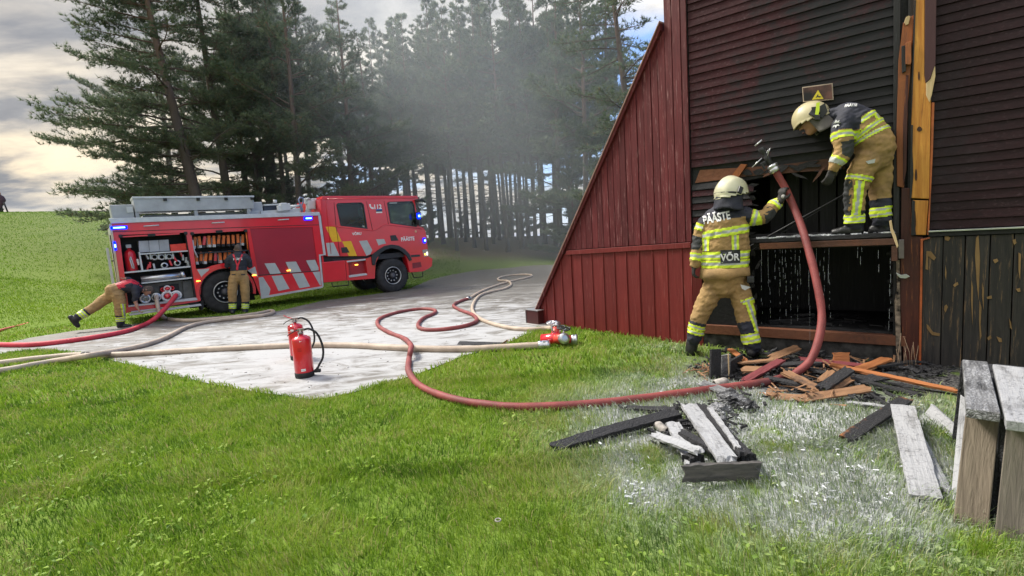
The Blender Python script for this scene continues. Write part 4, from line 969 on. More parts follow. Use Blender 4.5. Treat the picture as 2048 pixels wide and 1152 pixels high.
# ---- locker one: extinguisher, crates, fittings, pump
L1 = .25
def inl(name, pts, d0, d1, m_, bev=.008, parent=None): return MB().prism(tpoly(pts, d0), d0, d1).build(name, m_, parent or truck, bevel=bev)
for i in range(3): 
    a = 277 + i * 20.3; inl('grey_crate', [(a, 482 - i * 1.0), (a + 19.6, 481 - i * 1.0), (a + 22, 504 - i), (a + 2, 505.5 - i)], .12, .5, m_grey)
inl('red_crate', [(340, 489), (372, 486.5), (374, 501.5), (342, 503.5)], .12, .5, mat('red_crate', (.7, .05, .03), .5))
inl('shelf', [(280, 507), (376, 500.5), (376, 503), (280, 509.5)], .04, .55, m_trim, 0)
inl('shelf', [(248, 544), (381, 531.5), (381, 534.5), (248, 547)], .04, .55, m_trim, 0)
inl('shelf', [(283, 565), (384, 554), (384, 557), (283, 568)], .04, .55, m_trim, 0)
inl('upright', [(277, 504), (280, 504), (287, 541), (283, 541)], .05, .5, m_trim, 0)
ex = MB(); u, v = tp(262, 522, .2); Mx = Matrix.Translation((u, .25, v - .28))
ex.lathe([(.0, 0), (.1, 0), (.115, .02), (.115, .42), (.09, .5), (.035, .54), (.03, .58)], 16, M=Mx); ex.build('stowed_extinguisher', m_tred, truck)
ex = MB(); ex.tube([(u - .02, .13, v + .08), (u + .0, .12, v + .1), (u + .03, .13, v - .1), (u + .03, .13, v - .18), (u - .0, .13, v - .16), (u - .02, .13, v + .06)], .012, 6); ex.rbox(u - .05, u + .05, .2, .3, v + .3, v + .38, .01); ex.build('stowed_bracket', m_greyl, truck)
for i, (a, y) in enumerate(((309, 514), (323.5, 514), (338.5, 513), (329, 531), (355, 526))):
    u, v = tp(a, y, .2); r_ = .075
    mb = MB(); mb.lathe([(r_ * .62, 0), (r_, 0), (r_ * 1.05, .03), (r_, .06), (r_ * .6, .06), (r_ * .6, .0)], 14, M=Matrix.Translation((u, .18, v)), axis='Y', ring=True); mb.build('hose_coupling', m_steel, truck)
for a, y, m_ in ((294, 513, m_greyl), (301, 513, m_trim), (317, 513, m_trim), (331, 513, m_trim), (346, 512, m_trim), (300, 530, m_tred), (308, 533, m_greyl), (296, 534, m_tred), (341, 526, m_tred), (350, 518, m_tred), (366, 515, m_greyl), (372, 520, m_greyl), (376, 527, m_greyl), (276, 524, m_wht), (281, 520, m_tred), (362, 508, m_tred)):
    u, v = tp(a, y, .2); MB().rbox(u - .02, u + .02, .16, .4, v - .07, v + .07, .01, M=Matrix.Translation((u, 0, v)) @ Matrix.Rotation(random.uniform(-.4, .4), 4, 'Y') @ Matrix.Translation((-u, 0, -v))).build('stowed_fitting', m_, truck)
ua, va = tp(282, 559, .12); ub, vb2 = tp(364, 550, .12)
MB().tube([(ua, .12, va), (ub, .12, vb2)], .072, 14).tube([(ub - .02, .12, vb2), (ub + .05, .12, vb2 + .01)], .09, 12).build('suction_pipe', m_steel, truck)
inl('pump_panel', [(283, 570), (385, 559), (393, 598), (290, 606)], .28, .32, m_pump, 0)
inl('pump_door', [(365, 562), (385, 560), (391, 594), (368, 597)], .2, .27, mat('dark_panel', (.10, .105, .10), .5))
inl('pump_bay', [(318, 572), (357, 567), (359, 580), (320, 586)], .25, .275, m_dark, 0)
for a, y, rr_, m_ in ((334, 577, .075, m_wht), (290, 597, .11, m_steel), (334, 592, .125, m_wht), (352, 590, .11, m_wht), (343, 576, .05, m_tred), (325, 579, .05, m_tred), (312, 594, .1, m_steel)):
    u, v = tp(a, y, .2)
    MB().lathe([(0.0, .10), (rr_ * .55, .10), (rr_ * .55, .02), (rr_ * .75, 0), (rr_, .0), (rr_ * 1.05, .05), (rr_ * .9, .16), (0, .16)], 16, M=Matrix.Translation((u, .1, v)), axis='Y').build('outlet', m_, truck)
    if m_ is m_wht: MB().lathe([(0, 0), (rr_ * .5, 0), (rr_ * .5, .04), (0, .04)], 12, M=Matrix.Translation((u, .085, v)), axis='Y').build('outlet_cap', m_tred, truck)
inl('lower_shelf', [(256, 611), (396, 596), (396, 600), (257, 614)], -.02, .55, m_trim, 0)
inl('lower_box', [(258, 614), (396, 600), (397, 607), (262, 622)], .05, .6, m_dark, 0)
tpr('step_bar', [(257, 627), (400, 607), (402, 611), (259, 631)], -.10, -.02, m_trim)
tpr('step_plate', [(262, 622), (330, 614), (330, 616), (262, 625)], -.10, .1, m_greyl)
tpr('mud_flap', [(402, 602), (407, 600), (409, 616), (404, 621)], .05, .5, M_['black_rubber'], bev=0)
# ---- locker two: breathing sets and life vests in two rows
for row, (y0, n_, hh) in enumerate(((478, 12, .24), (510, 11, .24))):
    for i in range(n_):
        a = 389 + row * 3 + i * 9.6; y = y0 + 5 - i * .55 + random.uniform(-1, 1); u, v = tp(a, y, .2)
        t_ = random.uniform(-.12, .12) + .12; Mx = Matrix.Translation((u, 0, v)) @ Matrix.Rotation(t_, 4, 'Y')
        m2 = m_org if random.random() < .85 else m_tred
        q = MB(); q.rbox(-.032, .032, .15, .3, -hh / 2, hh / 2, .012, M=Mx); o = q.build('hanging_strap_set', m2, truck)
        q = MB(); q.rbox(-.05, -.03, .2, .34, -hh / 2 - .05, hh / 2 - .05, .008, M=Mx).rbox(-.03, .035, .14, .22, -hh / 2 - .05, -hh / 2 + .02, .01, M=Mx); q.build('strap_buckle', random.choice((m_dark, m_dark, m_greyl)), o)
inl('shelf', [(394, 505), (497, 499), (497, 502), (394, 508)], .06, .5, m_dark, 0)
MB().tube([(*tp(385, 480, .05)[:1], .05, tp(385, 480, .05)[1]), (*tp(388, 500, .05)[:1], .05, tp(388, 500, .05)[1]), (*tp(395, 515, .05)[:1], .05, tp(395, 515, .05)[1])], .02, 6).build('webbing', m_greyl, truck)
MB().tube([(*tp(492, 464, .05)[:1], .05, tp(492, 464, .05)[1]), (*tp(494, 480, .05)[:1], .05, tp(494, 480, .05)[1]), (*tp(496, 500, .05)[:1], .05, tp(496, 500, .05)[1])], .018, 6).build('webbing', m_org, truck)
M_['rim'] = mat('wheel_rim', (.035, .038, .046), .55, .3, 4, .1, 20, spec=.25)
# ---- wheels
def wheel(name, cu, cv, R_, rim, d0, seg=40, parent=truck):
    o = empty(name, M=Matrix.Translation((cu, d0, cv))); o.parent = parent
    MB().lathe([(R_ * .52, .02), (R_ * .60, .0), (R_ * .85, .0), (R_ * .95, .02), (R_, .07), (R_, .30), (R_ * .95, .35), (R_ * .6, .37), (R_ * .52, .35)], seg, axis='Y', ring=True).build('tyre', M_['black_rubber'], o)
    tr_ = MB()
    for i in range(seg): 
        a = 2 * math.pi * i / seg; tr_.box(-.018, .018, .045, .33, R_ - .008, R_ + .014, M=Matrix.Rotation(a, 4, 'Y'))
    tr_.build('tread', M_['black_rubber'], o, kind='stuff')
    MB().lathe([(0, .10), (rim * .45, .10), (rim * .5, .09), (rim * .72, .10), (rim * .80, .19), (rim * .9, .10), (rim * .97, .02), (rim, .0), (rim * 1.06, .02), (rim * 1.06, .2), (0, .2)], 32, axis='Y').build('rim', M_['rim'], o)
    MB().lathe([(rim * .93, .02), (rim * .95, -.012), (rim * 1.0, -.012), (rim * 1.03, .01)], 40, axis='Y', ring=True).build('rim_edge', m_trim, o)
    hb = MB(); hb.lathe([(0, .0), (rim * .28, .0), (rim * .33, .03), (rim * .33, .12), (0, .12)], 20, axis='Y'); hb.build('hub', mat('hub', (.05, .05, .06), .5), o)
    nb_ = MB()
    for i in range(10): a = 2 * math.pi * i / 10; nb_.lathe([(0, .06), (.022, .06), (.022, .1), (0, .1)], 6, M=Matrix.Translation((rim * .6 * math.cos(a), 0, rim * .6 * math.sin(a))), axis='Y')
    nb_.build('wheel_nuts', m_trim, o)
    return o
cu, cv = tp(452, 583.5); wheel('wheel', cu, .535, .535, .27, .03)
cu2, cv2 = tp(787.5, 551); wheel('wheel', cu2, cv2, .535, .27, .03)
wheel('wheel', cu, .535, .535, .27, WID - .42); wheel('wheel', cu2, cv2, .535, .27, WID - .42)
MB().tube([(cu, .3, .535), (cu, WID - .3, .535)], .1, 10).tube([(cu2, .3, cv2), (cu2, WID - .3, cv2)], .1, 10).box(u0 + .3, cu2 + .3, .65, .75, .6, .8).box(u0 + .3, cu2 + .3, WID - .75, WID - .65, .6, .8).rbox(cu + .9, cu2 - .7, .7, WID - .7, .4, .8, .05).build('chassis', m_und, truck)
# arch edges
def arch(name, cu, cv, r0, r1, a0, a1, d0, d1, m_, n=18):
    pts = [(cu + r1 * math.cos(a0 + (a1 - a0) * i / n), cv + r1 * math.sin(a0 + (a1 - a0) * i / n)) for i in range(n + 1)] + [(cu + r0 * math.cos(a1 + (a0 - a1) * i / n), cv + r0 * math.sin(a1 + (a0 - a1) * i / n)) for i in range(n + 1)]
    return MB().prism(pts, d0, d1).build(name, m_, truck)
arch('wheel_arch', cu + .02, .535, .60, .665, R(-12), R(192), -.03, .3, m_tred)
arch('arch_liner', cu + .02, .535, .575, .60, R(-10), R(190), -.0, .5, m_und)
MB().prism([(cu - .75, .2), (cu + .75, .2), (cu + .75, 1.3), (cu - .75, 1.3)], .5, .55).build('arch_back', m_und, truck)
# ---- cab
roof = [(644, 393.5), (834, 392.3)]
cab = [(645, 392), (834, 391.5), (837, 397), (829, 400), (838, 453), (846, 455), (851, 462), (856, 500), (858, 505), (818, 508), (808, 498), (796, 491), (782, 489), (768, 492), (757, 499), (745, 508), (733, 512), (655, 512.5), (645, 452), (641, 414)]
win1 = [(673, 410), (676, 406.5), (722, 405), (727, 409), (734.5, 457), (681.5, 451)]
win2 = [(774.5, 407), (778, 404), (824, 402.5), (828, 410), (834.5, 450), (832, 453.5), (781, 446)]
tpr('cab_side', cab, 0, .05, m_tred, holes=[win1, win2], bev=0)
o = tpr('cab_far_side', cab, WID - .05, WID, m_tred, holes=[win1, win2], bev=0)
uA, vA = tp(645, 392); uB, vB = tp(834, 391.5)
MB().prism([(uA, vA), (uB, vB), (uB + .02, vB - .06), (uA - .02, vA - .07)], -.005, WID + .005).build('cab_roof', m_tred, truck, bevel=.015)
MB().prism(tpoly([(641, 398), (646, 398), (656, 512), (651, 512)]), .02, WID - .02).build('cab_rear_wall', m_tred, truck)
MB().prism(tpoly([(829, 400), (834, 400), (842, 455), (837, 455)]), .06, WID - .06).build('windscreen', m_glass, truck)
MB().prism(tpoly([(838, 453), (846, 455), (851, 462), (857, 505), (846, 505), (838, 460)]), .02, WID - .02).build('cab_front', m_tred, truck)
wp = MB().prism(tpoly(win1), .018, .024).build('side_window', m_glass, truck); wp2 = MB().prism(tpoly(win2), .018, .024).build('side_window', m_glass, truck)
def frame(win, g, parent):
    P_ = tpoly(win); c = Vector((sum(p[0] for p in P_) / len(P_), sum(p[1] for p in P_) / len(P_)))
    out = [tuple(c + (Vector(p) - c) * 1.02) for p in P_]; inn = [tuple(c + (Vector(p) - c) * g) for p in P_]
    MB().prism(out, -.006, .017, holes=[inn]).build('window_frame', M_['black_plastic'], parent)
frame(win1, .94, wp); frame(win2, .95, wp2)
# inside the cab
MB().box(uA + .1, uA + 1.2, .3, WID - .3, 1.1, 1.55).box(uA + .1, uA + .25, .3, WID - .3, 1.55, 2.3).build('rear_bench', m_dark, truck)
MB().rbox(uA + 1.6, uA + 2.0, .3, .8, 1.2, 1.6, .05).rbox(uA + 1.55, uA + 1.7, .3, .8, 1.6, 2.35, .05).rbox(uA + 1.6, uA + 2.0, 1.4, 1.9, 1.2, 1.6, .05).rbox(uA + 1.55, uA + 1.7, 1.4, 1.9, 1.6, 2.35, .05).build('front_seats', m_dark, truck)
MB().box(uA + .1, uB, .06, WID - .06, .95, 1.1).box(uA + 1.35, uA + 1.42, .06, WID - .06, 1.1, 1.6).build('cab_floor', m_dark, truck)
for k_ in range(4):
    a = tp(694 + k_ * 3, 450 - k_ * 3, .35); b2 = tp(728, 437 + k_ * 3, .35); MB().tube([(a[0], .35 + k_ * .03, a[1]), (b2[0], .35, b2[1])], .02, 6).build('stowed_tool', m_yel if k_ % 2 else m_greyl, truck)
MB().tube([(*tp(727, 412)[:1], .06, tp(727, 412)[1]), (*tp(732, 455)[:1], .06, tp(732, 455)[1])], .015, 6).build('seat_belt', m_yel, truck)
# door seams and creases
def seam(pts, w_=.006, m_=None, name='door_seam', d=-.004):
    q = [tp(*p) for p in pts]; return MB().tube([(a, d, b_) for a, b_ in q], w_, 5).build(name, m_ or m_und, truck)
seam([(668, 405), (672, 452), (680, 512)]); seam([(733, 403), (745, 460)]); seam([(768, 402), (777, 448)])
seam([(660, 452), (745, 461.5), (753, 459), (770, 449), (846, 458)], .011, m_tred, 'door_crease', -.004)
seam([(646, 398), (832, 396.5)], .01, m_tred, 'gutter', -.006)
seam([(653, 396), (652, 410), (662, 508)], .008, m_tred, 'door_crease')
# markings
for pts, m_ in (([(651, 453.5), (670, 453), (683, 483), (665, 483.5)], m_yel), ([(684.5, 483), (702, 482), (714, 512), (697.5, 512)], m_yel), ([(652, 486), (667, 485), (679, 512), (656, 512)], m_white), ([(718, 482), (734, 480.5), (744.5, 500), (741, 508), (733, 511.5)], m_white), ([(752, 478.5), (768, 478), (772, 487), (762, 489), (757, 491)], m_white)):
    tpr('marking', pts, -.003, .0, m_, bev=0)
for a, y in ((682, 493), (780, 469)):
    q = tpr('door_handle', [(a, y + 2), (a + 2, y + 13), (a + 17, y + 12), (a + 11, y + 1)], -.012, .01, M_['black_plastic'], bev=.004)
def text3d(s_, pos, size, M, m_, parent, name='lettering', ext=.002, sx=1.0, bold=True, shear=0):
    c = bpy.data.curves.new(name, 'FONT'); c.body = s_; c.size = size; c.extrude = ext; c.offset = size * (.03 if bold else 0); c.shear = shear
    tmp = bpy.data.objects.new('tmp_text', c); C.objects.link(tmp)
    me = bpy.data.meshes.new_from_object(tmp.evaluated_get(bpy.context.evaluated_depsgraph_get())); C.objects.unlink(tmp); bpy.data.objects.remove(tmp)
    me.materials.clear(); me.materials.append(m_); me.name = name
    o = bpy.data.objects.new(name, me); C.objects.link(o); o.parent = parent
    o.matrix_basis = M @ Matrix.Translation(pos) @ Matrix.Rotation(R(90), 4, 'X') @ Matrix.Diagonal((sx, 1, 1, 1)); return o
I4 = Matrix()
def ttext(s_, px, py, h, sx=1.0): u, v = tp(px, py); return text3d(s_, Vector((u, -.008, v)), h * 1.38, I4, m_wht, truck, sx=sx)
ttext('112', 747, 418, .135, .95); ttext('PÄÄSTE', 802, 482.5, .12, .85); ttext('VÕRU', 704.5, 470.5, .075, 1.0)
ph = [(738, 408.5), (741, 408), (742, 411), (741, 412), (744, 415), (746, 414), (748, 417), (746, 418.5), (742, 417), (739, 413)]
tpr('phone_symbol', ph, -.006, .0, m_wht, bev=0)
for k_, m_ in enumerate((mat('flag_blue', (.02, .12, .4), .5), M_['black_plastic'], m_wht)):
    tpr('flag_stripe', [(752, 418.5 + k_ * 2.6), (764, 418 + k_ * 2.6), (764.4, 420.6 + k_ * 2.6), (752.4, 421.1 + k_ * 2.6)], -.005, .0, m_, bev=0)
u, v = tp(831.5, 463); MB().lathe([(0, -.006), (.035, -.006), (.04, 0), (0, 0)], 8, M=Matrix.Translation((u, 0, v)), axis='Y').build('emblem', mat('emblem_gold', (.6, .35, .2), .4), truck)
# front wheel arch, steps, bumper
cf = [(745, 508), (757, 499), (768, 492), (782, 489), (796, 491), (808, 498), (818, 508), (823, 520), (818, 522), (812, 512), (803, 504), (794, 498.5), (782, 496.5), (770, 499.5), (760, 506), (752, 517), (749, 530), (744, 530), (742, 514)]
tpr('front_arch', cf, -.05, .45, M_['black_plastic'], bev=.01)
MB().prism([(cu2 - .75, .2), (cu2 + .75, .2), (cu2 + .7, 1.45), (cu2 - .7, 1.45)], .46, .5).build('arch_back', m_und, truck)
tpr('side_box', [(643.5, 524.5), (690, 520.5), (694, 561), (647, 565.5)], -.01, .5, m_tred, bev=.02)
tpr('box_gap', [(648, 513), (700, 512.5), (735, 513), (735, 520), (690, 521), (645, 524)], .08, .6, m_und, bev=0)
tpr('step_surround', [(690.5, 521), (735, 516.5), (753, 508), (757, 514), (751, 527), (749.5, 557), (694.5, 561)], -.005, .4, m_tred, holes=[[(696, 523), (731, 519), (735, 549), (699, 554)]], bev=0)
tpr('step_recess', [(695, 522), (732, 518), (736, 550), (698, 555)], .1, .14, mat('recess_red', (.30, .012, .02), .5), bev=0)
tpr('step_tread', [(697, 551), (733, 546.5), (734, 550), (698, 555)], -.02, .12, m_greyl); tpr('step_tread', [(693, 522), (731, 517.5), (731, 520.5), (694, 525)], -.012, .1, m_greyl)
tpr('bumper_side', [(808, 507), (818, 508), (852, 505), (856, 504), (858, 514), (865, 517), (864, 532), (856, 538), (845, 543), (819, 545), (814, 520)], -.01, .3, m_tred, bev=.015)
MB().prism(tpoly([(851, 505), (858, 505), (865, 517), (864, 532), (856, 540), (845, 544), (842, 520)]), .2, WID).build('front_bumper', m_tred, truck, bevel=.02)
tpr('bumper_slot', [(821, 510), (839, 509), (840, 513), (822, 514.5)], -.014, .0, M_['black_plastic'], bev=0); tpr('bumper_slot', [(824, 526), (841, 524), (843, 534), (825, 537)], -.014, .0, mat('recess_red', (.20, .012, .02), .5), bev=0)
tpr('headlight', [(844, 500), (854, 498), (857, 504), (858, 512), (848, 514)], -.02, .1, mat('headlight_glass', (.35, .33, .33), .15, .2, 12), bev=.01)
u, v = tp(850, 508.5); MB().rbox(u - .03, u + .03, -.035, -.0, v - .025, v + .025, .008).build('indicator', m_amber, truck)
u, v = tp(853.5, 507); MB().rbox(u - .012, u + .012, -.035, -.0, v - .05, v + .05, .006).build('running_light', emis('running_light', (1, .95, .8), 3.0), truck)
for pts in (((824, 545), (829, 555.5), (846, 553.5), (846, 543)), ((664, 565), (666, 573), (698, 570.5), (697, 561))):
    MB().tube([(tp(*q)[0], .02, tp(*q)[1]) for q in pts], .018, 6).build('step_loop', m_und, truck)
MB().tube([(tp(*q)[0], .12, tp(*q)[1]) for q in ((613, 577), (613, 580), (624, 577))], .014, 5).tube([(tp(*q)[0], .12, tp(*q)[1]) for q in ((634, 573), (640, 580), (643, 572))], .014, 5).build('bracket', m_und, truck)
# mirrors and visor
MB().rbox(*sorted((tp(836, 403, -.2)[0], tp(836, 403, -.2)[0] + .10)), -.28, -.02, *sorted((tp(838, 403)[1] - .02, tp(838, 403)[1] + .06)), .02).rbox(tp(831, 440)[0] - .02, tp(831, 440)[0] + .10, -.22, -.08, tp(831, 452)[1], tp(831, 424)[1], .03).tube([(tp(830, 403)[0], 0, tp(830, 403)[1]), (tp(833, 410)[0], -.15, tp(833, 420)[1]), (tp(833, 430)[0], -.15, tp(833, 440)[1])], .02, 6).build('mirror', M_['black_plastic'], truck)
MB().tube([(tp(838, 398)[0], -.1, tp(838, 398)[1]), (tp(846, 404)[0], -.12, tp(846, 405)[1])], .03, 6).build('mirror', M_['black_plastic'], truck)
MB().rbox(uB - .03, uB + .12, .05, WID - .05, vB - .16, vB - .03, .02).build('sun_visor', M_['black_plastic'], truck)
ua, va = tp(786, 404.5); MB().rbox(ua - .12, ua + .14, -.0, .05, va - .04, va + .02, .015).build('interior_shade', m_greyl, truck)
u, v = tp(777, 385); MB().tube([(u, .5, v - .1), (u + .01, .5, v + .25)], .006, 4).tube([(u + .08, .5, v - .1), (u + .08, .5, v + .2)], .006, 4).build('antenna', m_und, truck)
# lamps: blue beacons and amber markers
def lamp(px, py, du, dv, name='blue_lamp', mm=None, core=True, d=-.03):
    u, v = tp(px, py); o = MB().rbox(u - du, u + du, d - .045, d + .03, v - dv, v + dv, min(du, dv) * .4).build(name, mm or m_blue, truck)
    if core: MB().rbox(u - du * .7, u + du * .7, d - .055, d - .044, v - dv * .35, v + dv * .35, .004).build('lamp_core', m_bluec, o)
lamp(238, 455.5, .15, .035); lamp(615.5, 437, .11, .045); lamp(230, 492, .02, .10); lamp(830.5, 433, .045, .09, d=-.2); lamp(847.5, 481, .035, .08)
for a, y in ((397, 562), (508, 550.5), (577, 541), (712.5, 529.5)):
    u, v = tp(a, y); MB().rbox(u - .045, u + .045, -.03, -.0, v - .014, v + .014, .005).build('amber_marker', m_amber, truck)
# rear: ladder seen edge on
rl = empty('rear_ladder', M=Matrix.Translation((u0 - .09, .2, 0))); rl.parent = truck
v0 = tp(240, 595)[1]; v1 = tp(218, 495)[1]
MB().box(-.05, -.01, .0, .05, v0, v1).box(-.05, -.01, .42, .47, v0, v1).build('ladder_rail', m_greyl, rl)
for i in range(6):
    z = v0 + .1 + i * (v1 - v0 - .15) / 5; MB().tube([(-.03, .02, z), (-.03, .45, z)], .016, 6).build('rung', m_trim, rl)
MB().tube([(0, 0, v0 + .2), (.09, 0, v0 + .2)], .015, 5).tube([(0, 0, v1 - .3), (.09, 0, v1 - .3)], .015, 5).tube([(.05, -.12, tp(222, 470)[1]), (.05, -.14, tp(228, 520)[1]), (.05, -.12, tp(236, 570)[1])], .014, 6).build('ladder_mount', m_und, rl)
# ------------------------------------------------------------------ people
from mathutils.bvhtree import BVHTree
m_tan_s = mat('tan_turnout', (.36, .225, .09), .85, .12, 10, .5, 120, grime=.45, grimecol=(.10, .07, .04))
m_navy = mat('navy_yoke', (.018, .020, .035), .75, .2, 8, .4, 100)
m_kne = mat('dark_grey_patch', (.030, .032, .034), .7, .2, 8, .4, 100)
m_sy = mat('stripe_yellow', (.62, .78, .04), .45, .04, 8); m_ss = mat('stripe_silver', (.42, .44, .42), .35, .06, 8)
m_boot = mat('boot_black', (.012, .012, .013), .45, .2, 8, .3, 60)
m_glove = mat('glove_black', (.022, .020, .020), .7, .3, 10, .5, 80)
m_skin = mat('skin', (.42, .22, .15), .55, .08, 8); m_hairc = mat('cropped_hair', (.10, .075, .06), .9, .3, 40, .5, 150)
m_shirt = mat('navy_shirt', (.022, .024, .034), .8, .15, 8, .3, 60); m_susp = mat('red_braces', (.55, .012, .03), .6, .05)
m_helm = mat('ivory_helmet', (.56, .54, .38), .32, .05, 3, 0, coat=.4, grime=.25); m_helm2 = mat('sooty_ivory_helmet', (.50, .44, .26), .38, .06, 3, 0, coat=.3, grime=.35)
m_grip = mat('pale_glove_pad', (.42, .40, .38), .6)
MATS = [m_tan_s, m_navy, m_kne, m_sy, m_ss, m_boot, m_glove, m_skin, m_hairc, m_shirt, m_susp]
TAN, NAVY, KNEE, SY, SS, BOOT, GLOVE, SKIN, HAIR, SHIRT, SUSP = range(11)
class Fig:
    def __init__(s, px, py, base=None, yawdir=None):
        g = G(px, py) if base is None else base
        vd = Vector((g.x, g.y, 0)).normalized(); s.F = Frame(g, (vd.y, -vd.x, 0)); s.mb = MB(); s.bones = []; s.k = g.length / 1000
    def j(s, px, py, d=0.0):
        u, v = s.F.p(px, py, d); return Vector((u, d, v))
    def limb(s, pts, ra, rb=None, name=None, ref=Vector((1, 0, 0)), bone=None):
        """tapering closed limb through pts; ra across, rb front to back"""
        rb = rb or ra; pts = [Vector(p) for p in pts]; n = len(pts); seg = 14
        # densify with Catmull-Rom so joints bend softly
        P = []; A = []; B = []
        for i in range(n - 1):
            p0, p1, p2, p3 = pts[max(i - 1, 0)], pts[i], pts[i + 1], pts[min(i + 2, n - 1)]
            for k in range(4):
                t = k / 4; P.append(.5 * ((2 * p1) + (p2 - p0) * t + (2 * p0 - 5 * p1 + 4 * p2 - p3) * t * t + (3 * p1 - p0 - 3 * p2 + p3) * t ** 3))
                A.append(ra[i] * (1 - t) + ra[i + 1] * t); B.append(rb[i] * (1 - t) + rb[i + 1] * t)
        P.append(pts[-1]); A.append(ra[-1]); B.append(rb[-1])
        # round ends
        d0 = (P[0] - P[1]).normalized(); d1 = (P[-1] - P[-2]).normalized()
        e0, e1 = min(A[0], B[0]), min(A[-1], B[-1])
        P = [P[0] + d0 * e0 * .85, P[0] + d0 * e0 * .5] + P + [P[-1] + d1 * e1 * .5, P[-1] + d1 * e1 * .85]
        A = [A[0] * .45, A[0] * .85] + A + [A[-1] * .85, A[-1] * .45]; B = [B[0] * .45, B[0] * .85] + B + [B[-1] * .85, B[-1] * .45]
        V = []; F = []
        for i, p in enumerate(P):
            t = (P[min(i + 1, len(P) - 1)] - P[max(i - 1, 0)]).normalized(); x = ref - t * ref.dot(t)
            x = x.normalized() if x.length > .05 else t.orthogonal().normalized(); y = t.cross(x)
            for k in range(seg): a = 2 * math.pi * k / seg; V.append(p + x * math.cos(a) * A[i] + y * math.sin(a) * B[i])
        for i in range(len(P) - 1):
            for k in range(seg): a = i * seg + k; b = i * seg + (k + 1) % seg; F.append((a, b, b + seg, a + seg))
        F.append(tuple(reversed(range(seg)))); F.append(tuple((len(P) - 1) * seg + k for k in range(seg)))
        s.mb.add(V, F)
        if name:
            cum = [0]; 
            for i in range(n - 1): cum.append(cum[-1] + (pts[i + 1] - pts[i]).length)
            for i in range(n - 1): s.bones.append((name, pts[i], pts[i + 1], cum[i] / cum[-1], cum[i + 1] / cum[-1], max(ra[i], .02), max(ra[i + 1], .02)))
    def ell(s, c, r, M=None, name=None):
        bm = bmesh.new(); bmesh.ops.create_uvsphere(bm, u_segments=16, v_segments=10, radius=1)
        Mx = Matrix.Translation(Vector(c)) @ (M.to_4x4() if M else Matrix()) @ Matrix.Diagonal((*r, 1))
        s.mb.bm(bm, 0, Mx)
        if name: s.bones.append((name, Vector(c), Vector(c) + Vector((0, 0, .001)), 0, 1, max(r), max(r)))
    def hand(s, wrist, d, palm, curl=.5, size=.092, thumbside=1, name='hand', fr=.0115, spread=.10):
        """d: direction of the fingers, palm: direction the palm faces"""
        d = Vector(d).normalized(); palm = (Vector(palm) - d * d.dot(Vector(palm))).normalized(); sd = d.cross(palm) * thumbside
        s.limb([wrist, wrist + d * size * .45, wrist + d * size * .95], [.030, .040, .040], [.024, .019, .016], name, ref=sd)
        for i, (o_, L) in enumerate(((.031, .85), (.011, .97), (-.010, .92), (-.030, .74))):
            p = wrist + d * size * .93 + sd * o_; dd = (d + sd * o_ * spread * 30).normalized(); pts = [p - d * .015, p]; r_ = fr
            for k in range(3):
                a = curl * (.7 + .25 * i * .3 + .2 * k); dd = (dd * math.cos(a) + palm * math.sin(a)).normalized() if k == 0 else (dd * math.cos(curl) + (palm - dd * dd.dot(palm)).normalized() * math.sin(curl)).normalized() if abs(dd.dot(palm)) < .98 else (dd * math.cos(curl) - d * math.sin(curl)).normalized()
                p = p + dd * size * L * (.42, .30, .24)[k]; pts.append(p)
            s.limb(pts, [r_ * 1.05, r_ * 1.05, r_, r_ * .95, r_ * .85], None, name)
        tb = wrist + d * size * .25 + sd * .030; td = (d * .6 + sd * .75 + palm * .35).normalized()
        t2 = tb + td * size * .4; td2 = (d * .8 + sd * .15 + palm * .55).normalized()
        s.limb([tb, t2, t2 + td2 * size * .34], [.017, .0145, .012], None, name)
    def finish(s, label, rules, voxel=.011, folds=.010, text=None, group=None):
        root = empty('person', label=label, cat='person', M=s.F.M, group=group)
        tmp = s.mb.build('tmp_body', m_tan_s)
        md = tmp.modifiers.new('r', 'REMESH'); md.mode = 'VOXEL'; md.voxel_size = voxel
        m2 = tmp.modifiers.new('s', 'SMOOTH'); m2.factor = .5; m2.iterations = 4
        me = bpy.data.meshes.new_from_object(tmp.evaluated_get(bpy.context.evaluated_depsgraph_get())); bpy.data.objects.remove(tmp)
        n = len(me.vertices); co = np.zeros(n * 3); me.vertices.foreach_get('co', co); co = co.reshape(-1, 3)
        no = np.zeros(n * 3); me.vertices.foreach_get('normal', no); no = no.reshape(-1, 3)
        def assign(Q):
            best = np.full(len(Q), 1e9); bi = np.zeros(len(Q), int); bt = np.zeros(len(Q))
            for k, (nm, a, b, t0, t1, r0, r1) in enumerate(s.bones):
                a = np.array(a); d = np.array(b) - a; L2 = d @ d; t_ = np.clip(((Q - a) @ d) / L2, 0, 1)
                ds = np.linalg.norm(Q - a - t_[:, None] * d, axis=1) - (r0 + (r1 - r0) * t_) * 1.0
                m = ds < best; best = np.where(m, ds, best); bi = np.where(m, k, bi); bt = np.where(m, t0 + (t1 - t0) * t_, bt)
            return bi, bt
        names = [b[0] for b in s.bones]
        if folds:
            bi, bt = assign(co)
            dis = np.zeros(n)
            for i in range(n):
                nm = names[bi[i]]
                if nm[:4] in ('hand', 'head', 'boot'): continue
                q = co[i]; am = folds
                dis[i] = am * (mnoise.noise(Vector((q[0] * 9, q[1] * 9, q[2] * 22))) * 1.0 + .7 * mnoise.noise(Vector((q[0] * 20 + q[2] * 14, q[1] * 18, q[2] * 34 - q[0] * 20))))
            co = co + no * dis[:, None]; me.vertices.foreach_set('co', co.ravel())
        me.update()
        nf = len(me.polygons); ce = np.zeros(nf * 3); me.polygons.foreach_get('center', ce); ce = ce.reshape(-1, 3)
        nr = np.zeros(nf * 3); me.polygons.foreach_get('normal', nr); nr = nr.reshape(-1, 3)
        bi, bt = assign(ce); mi = np.zeros(nf, int)
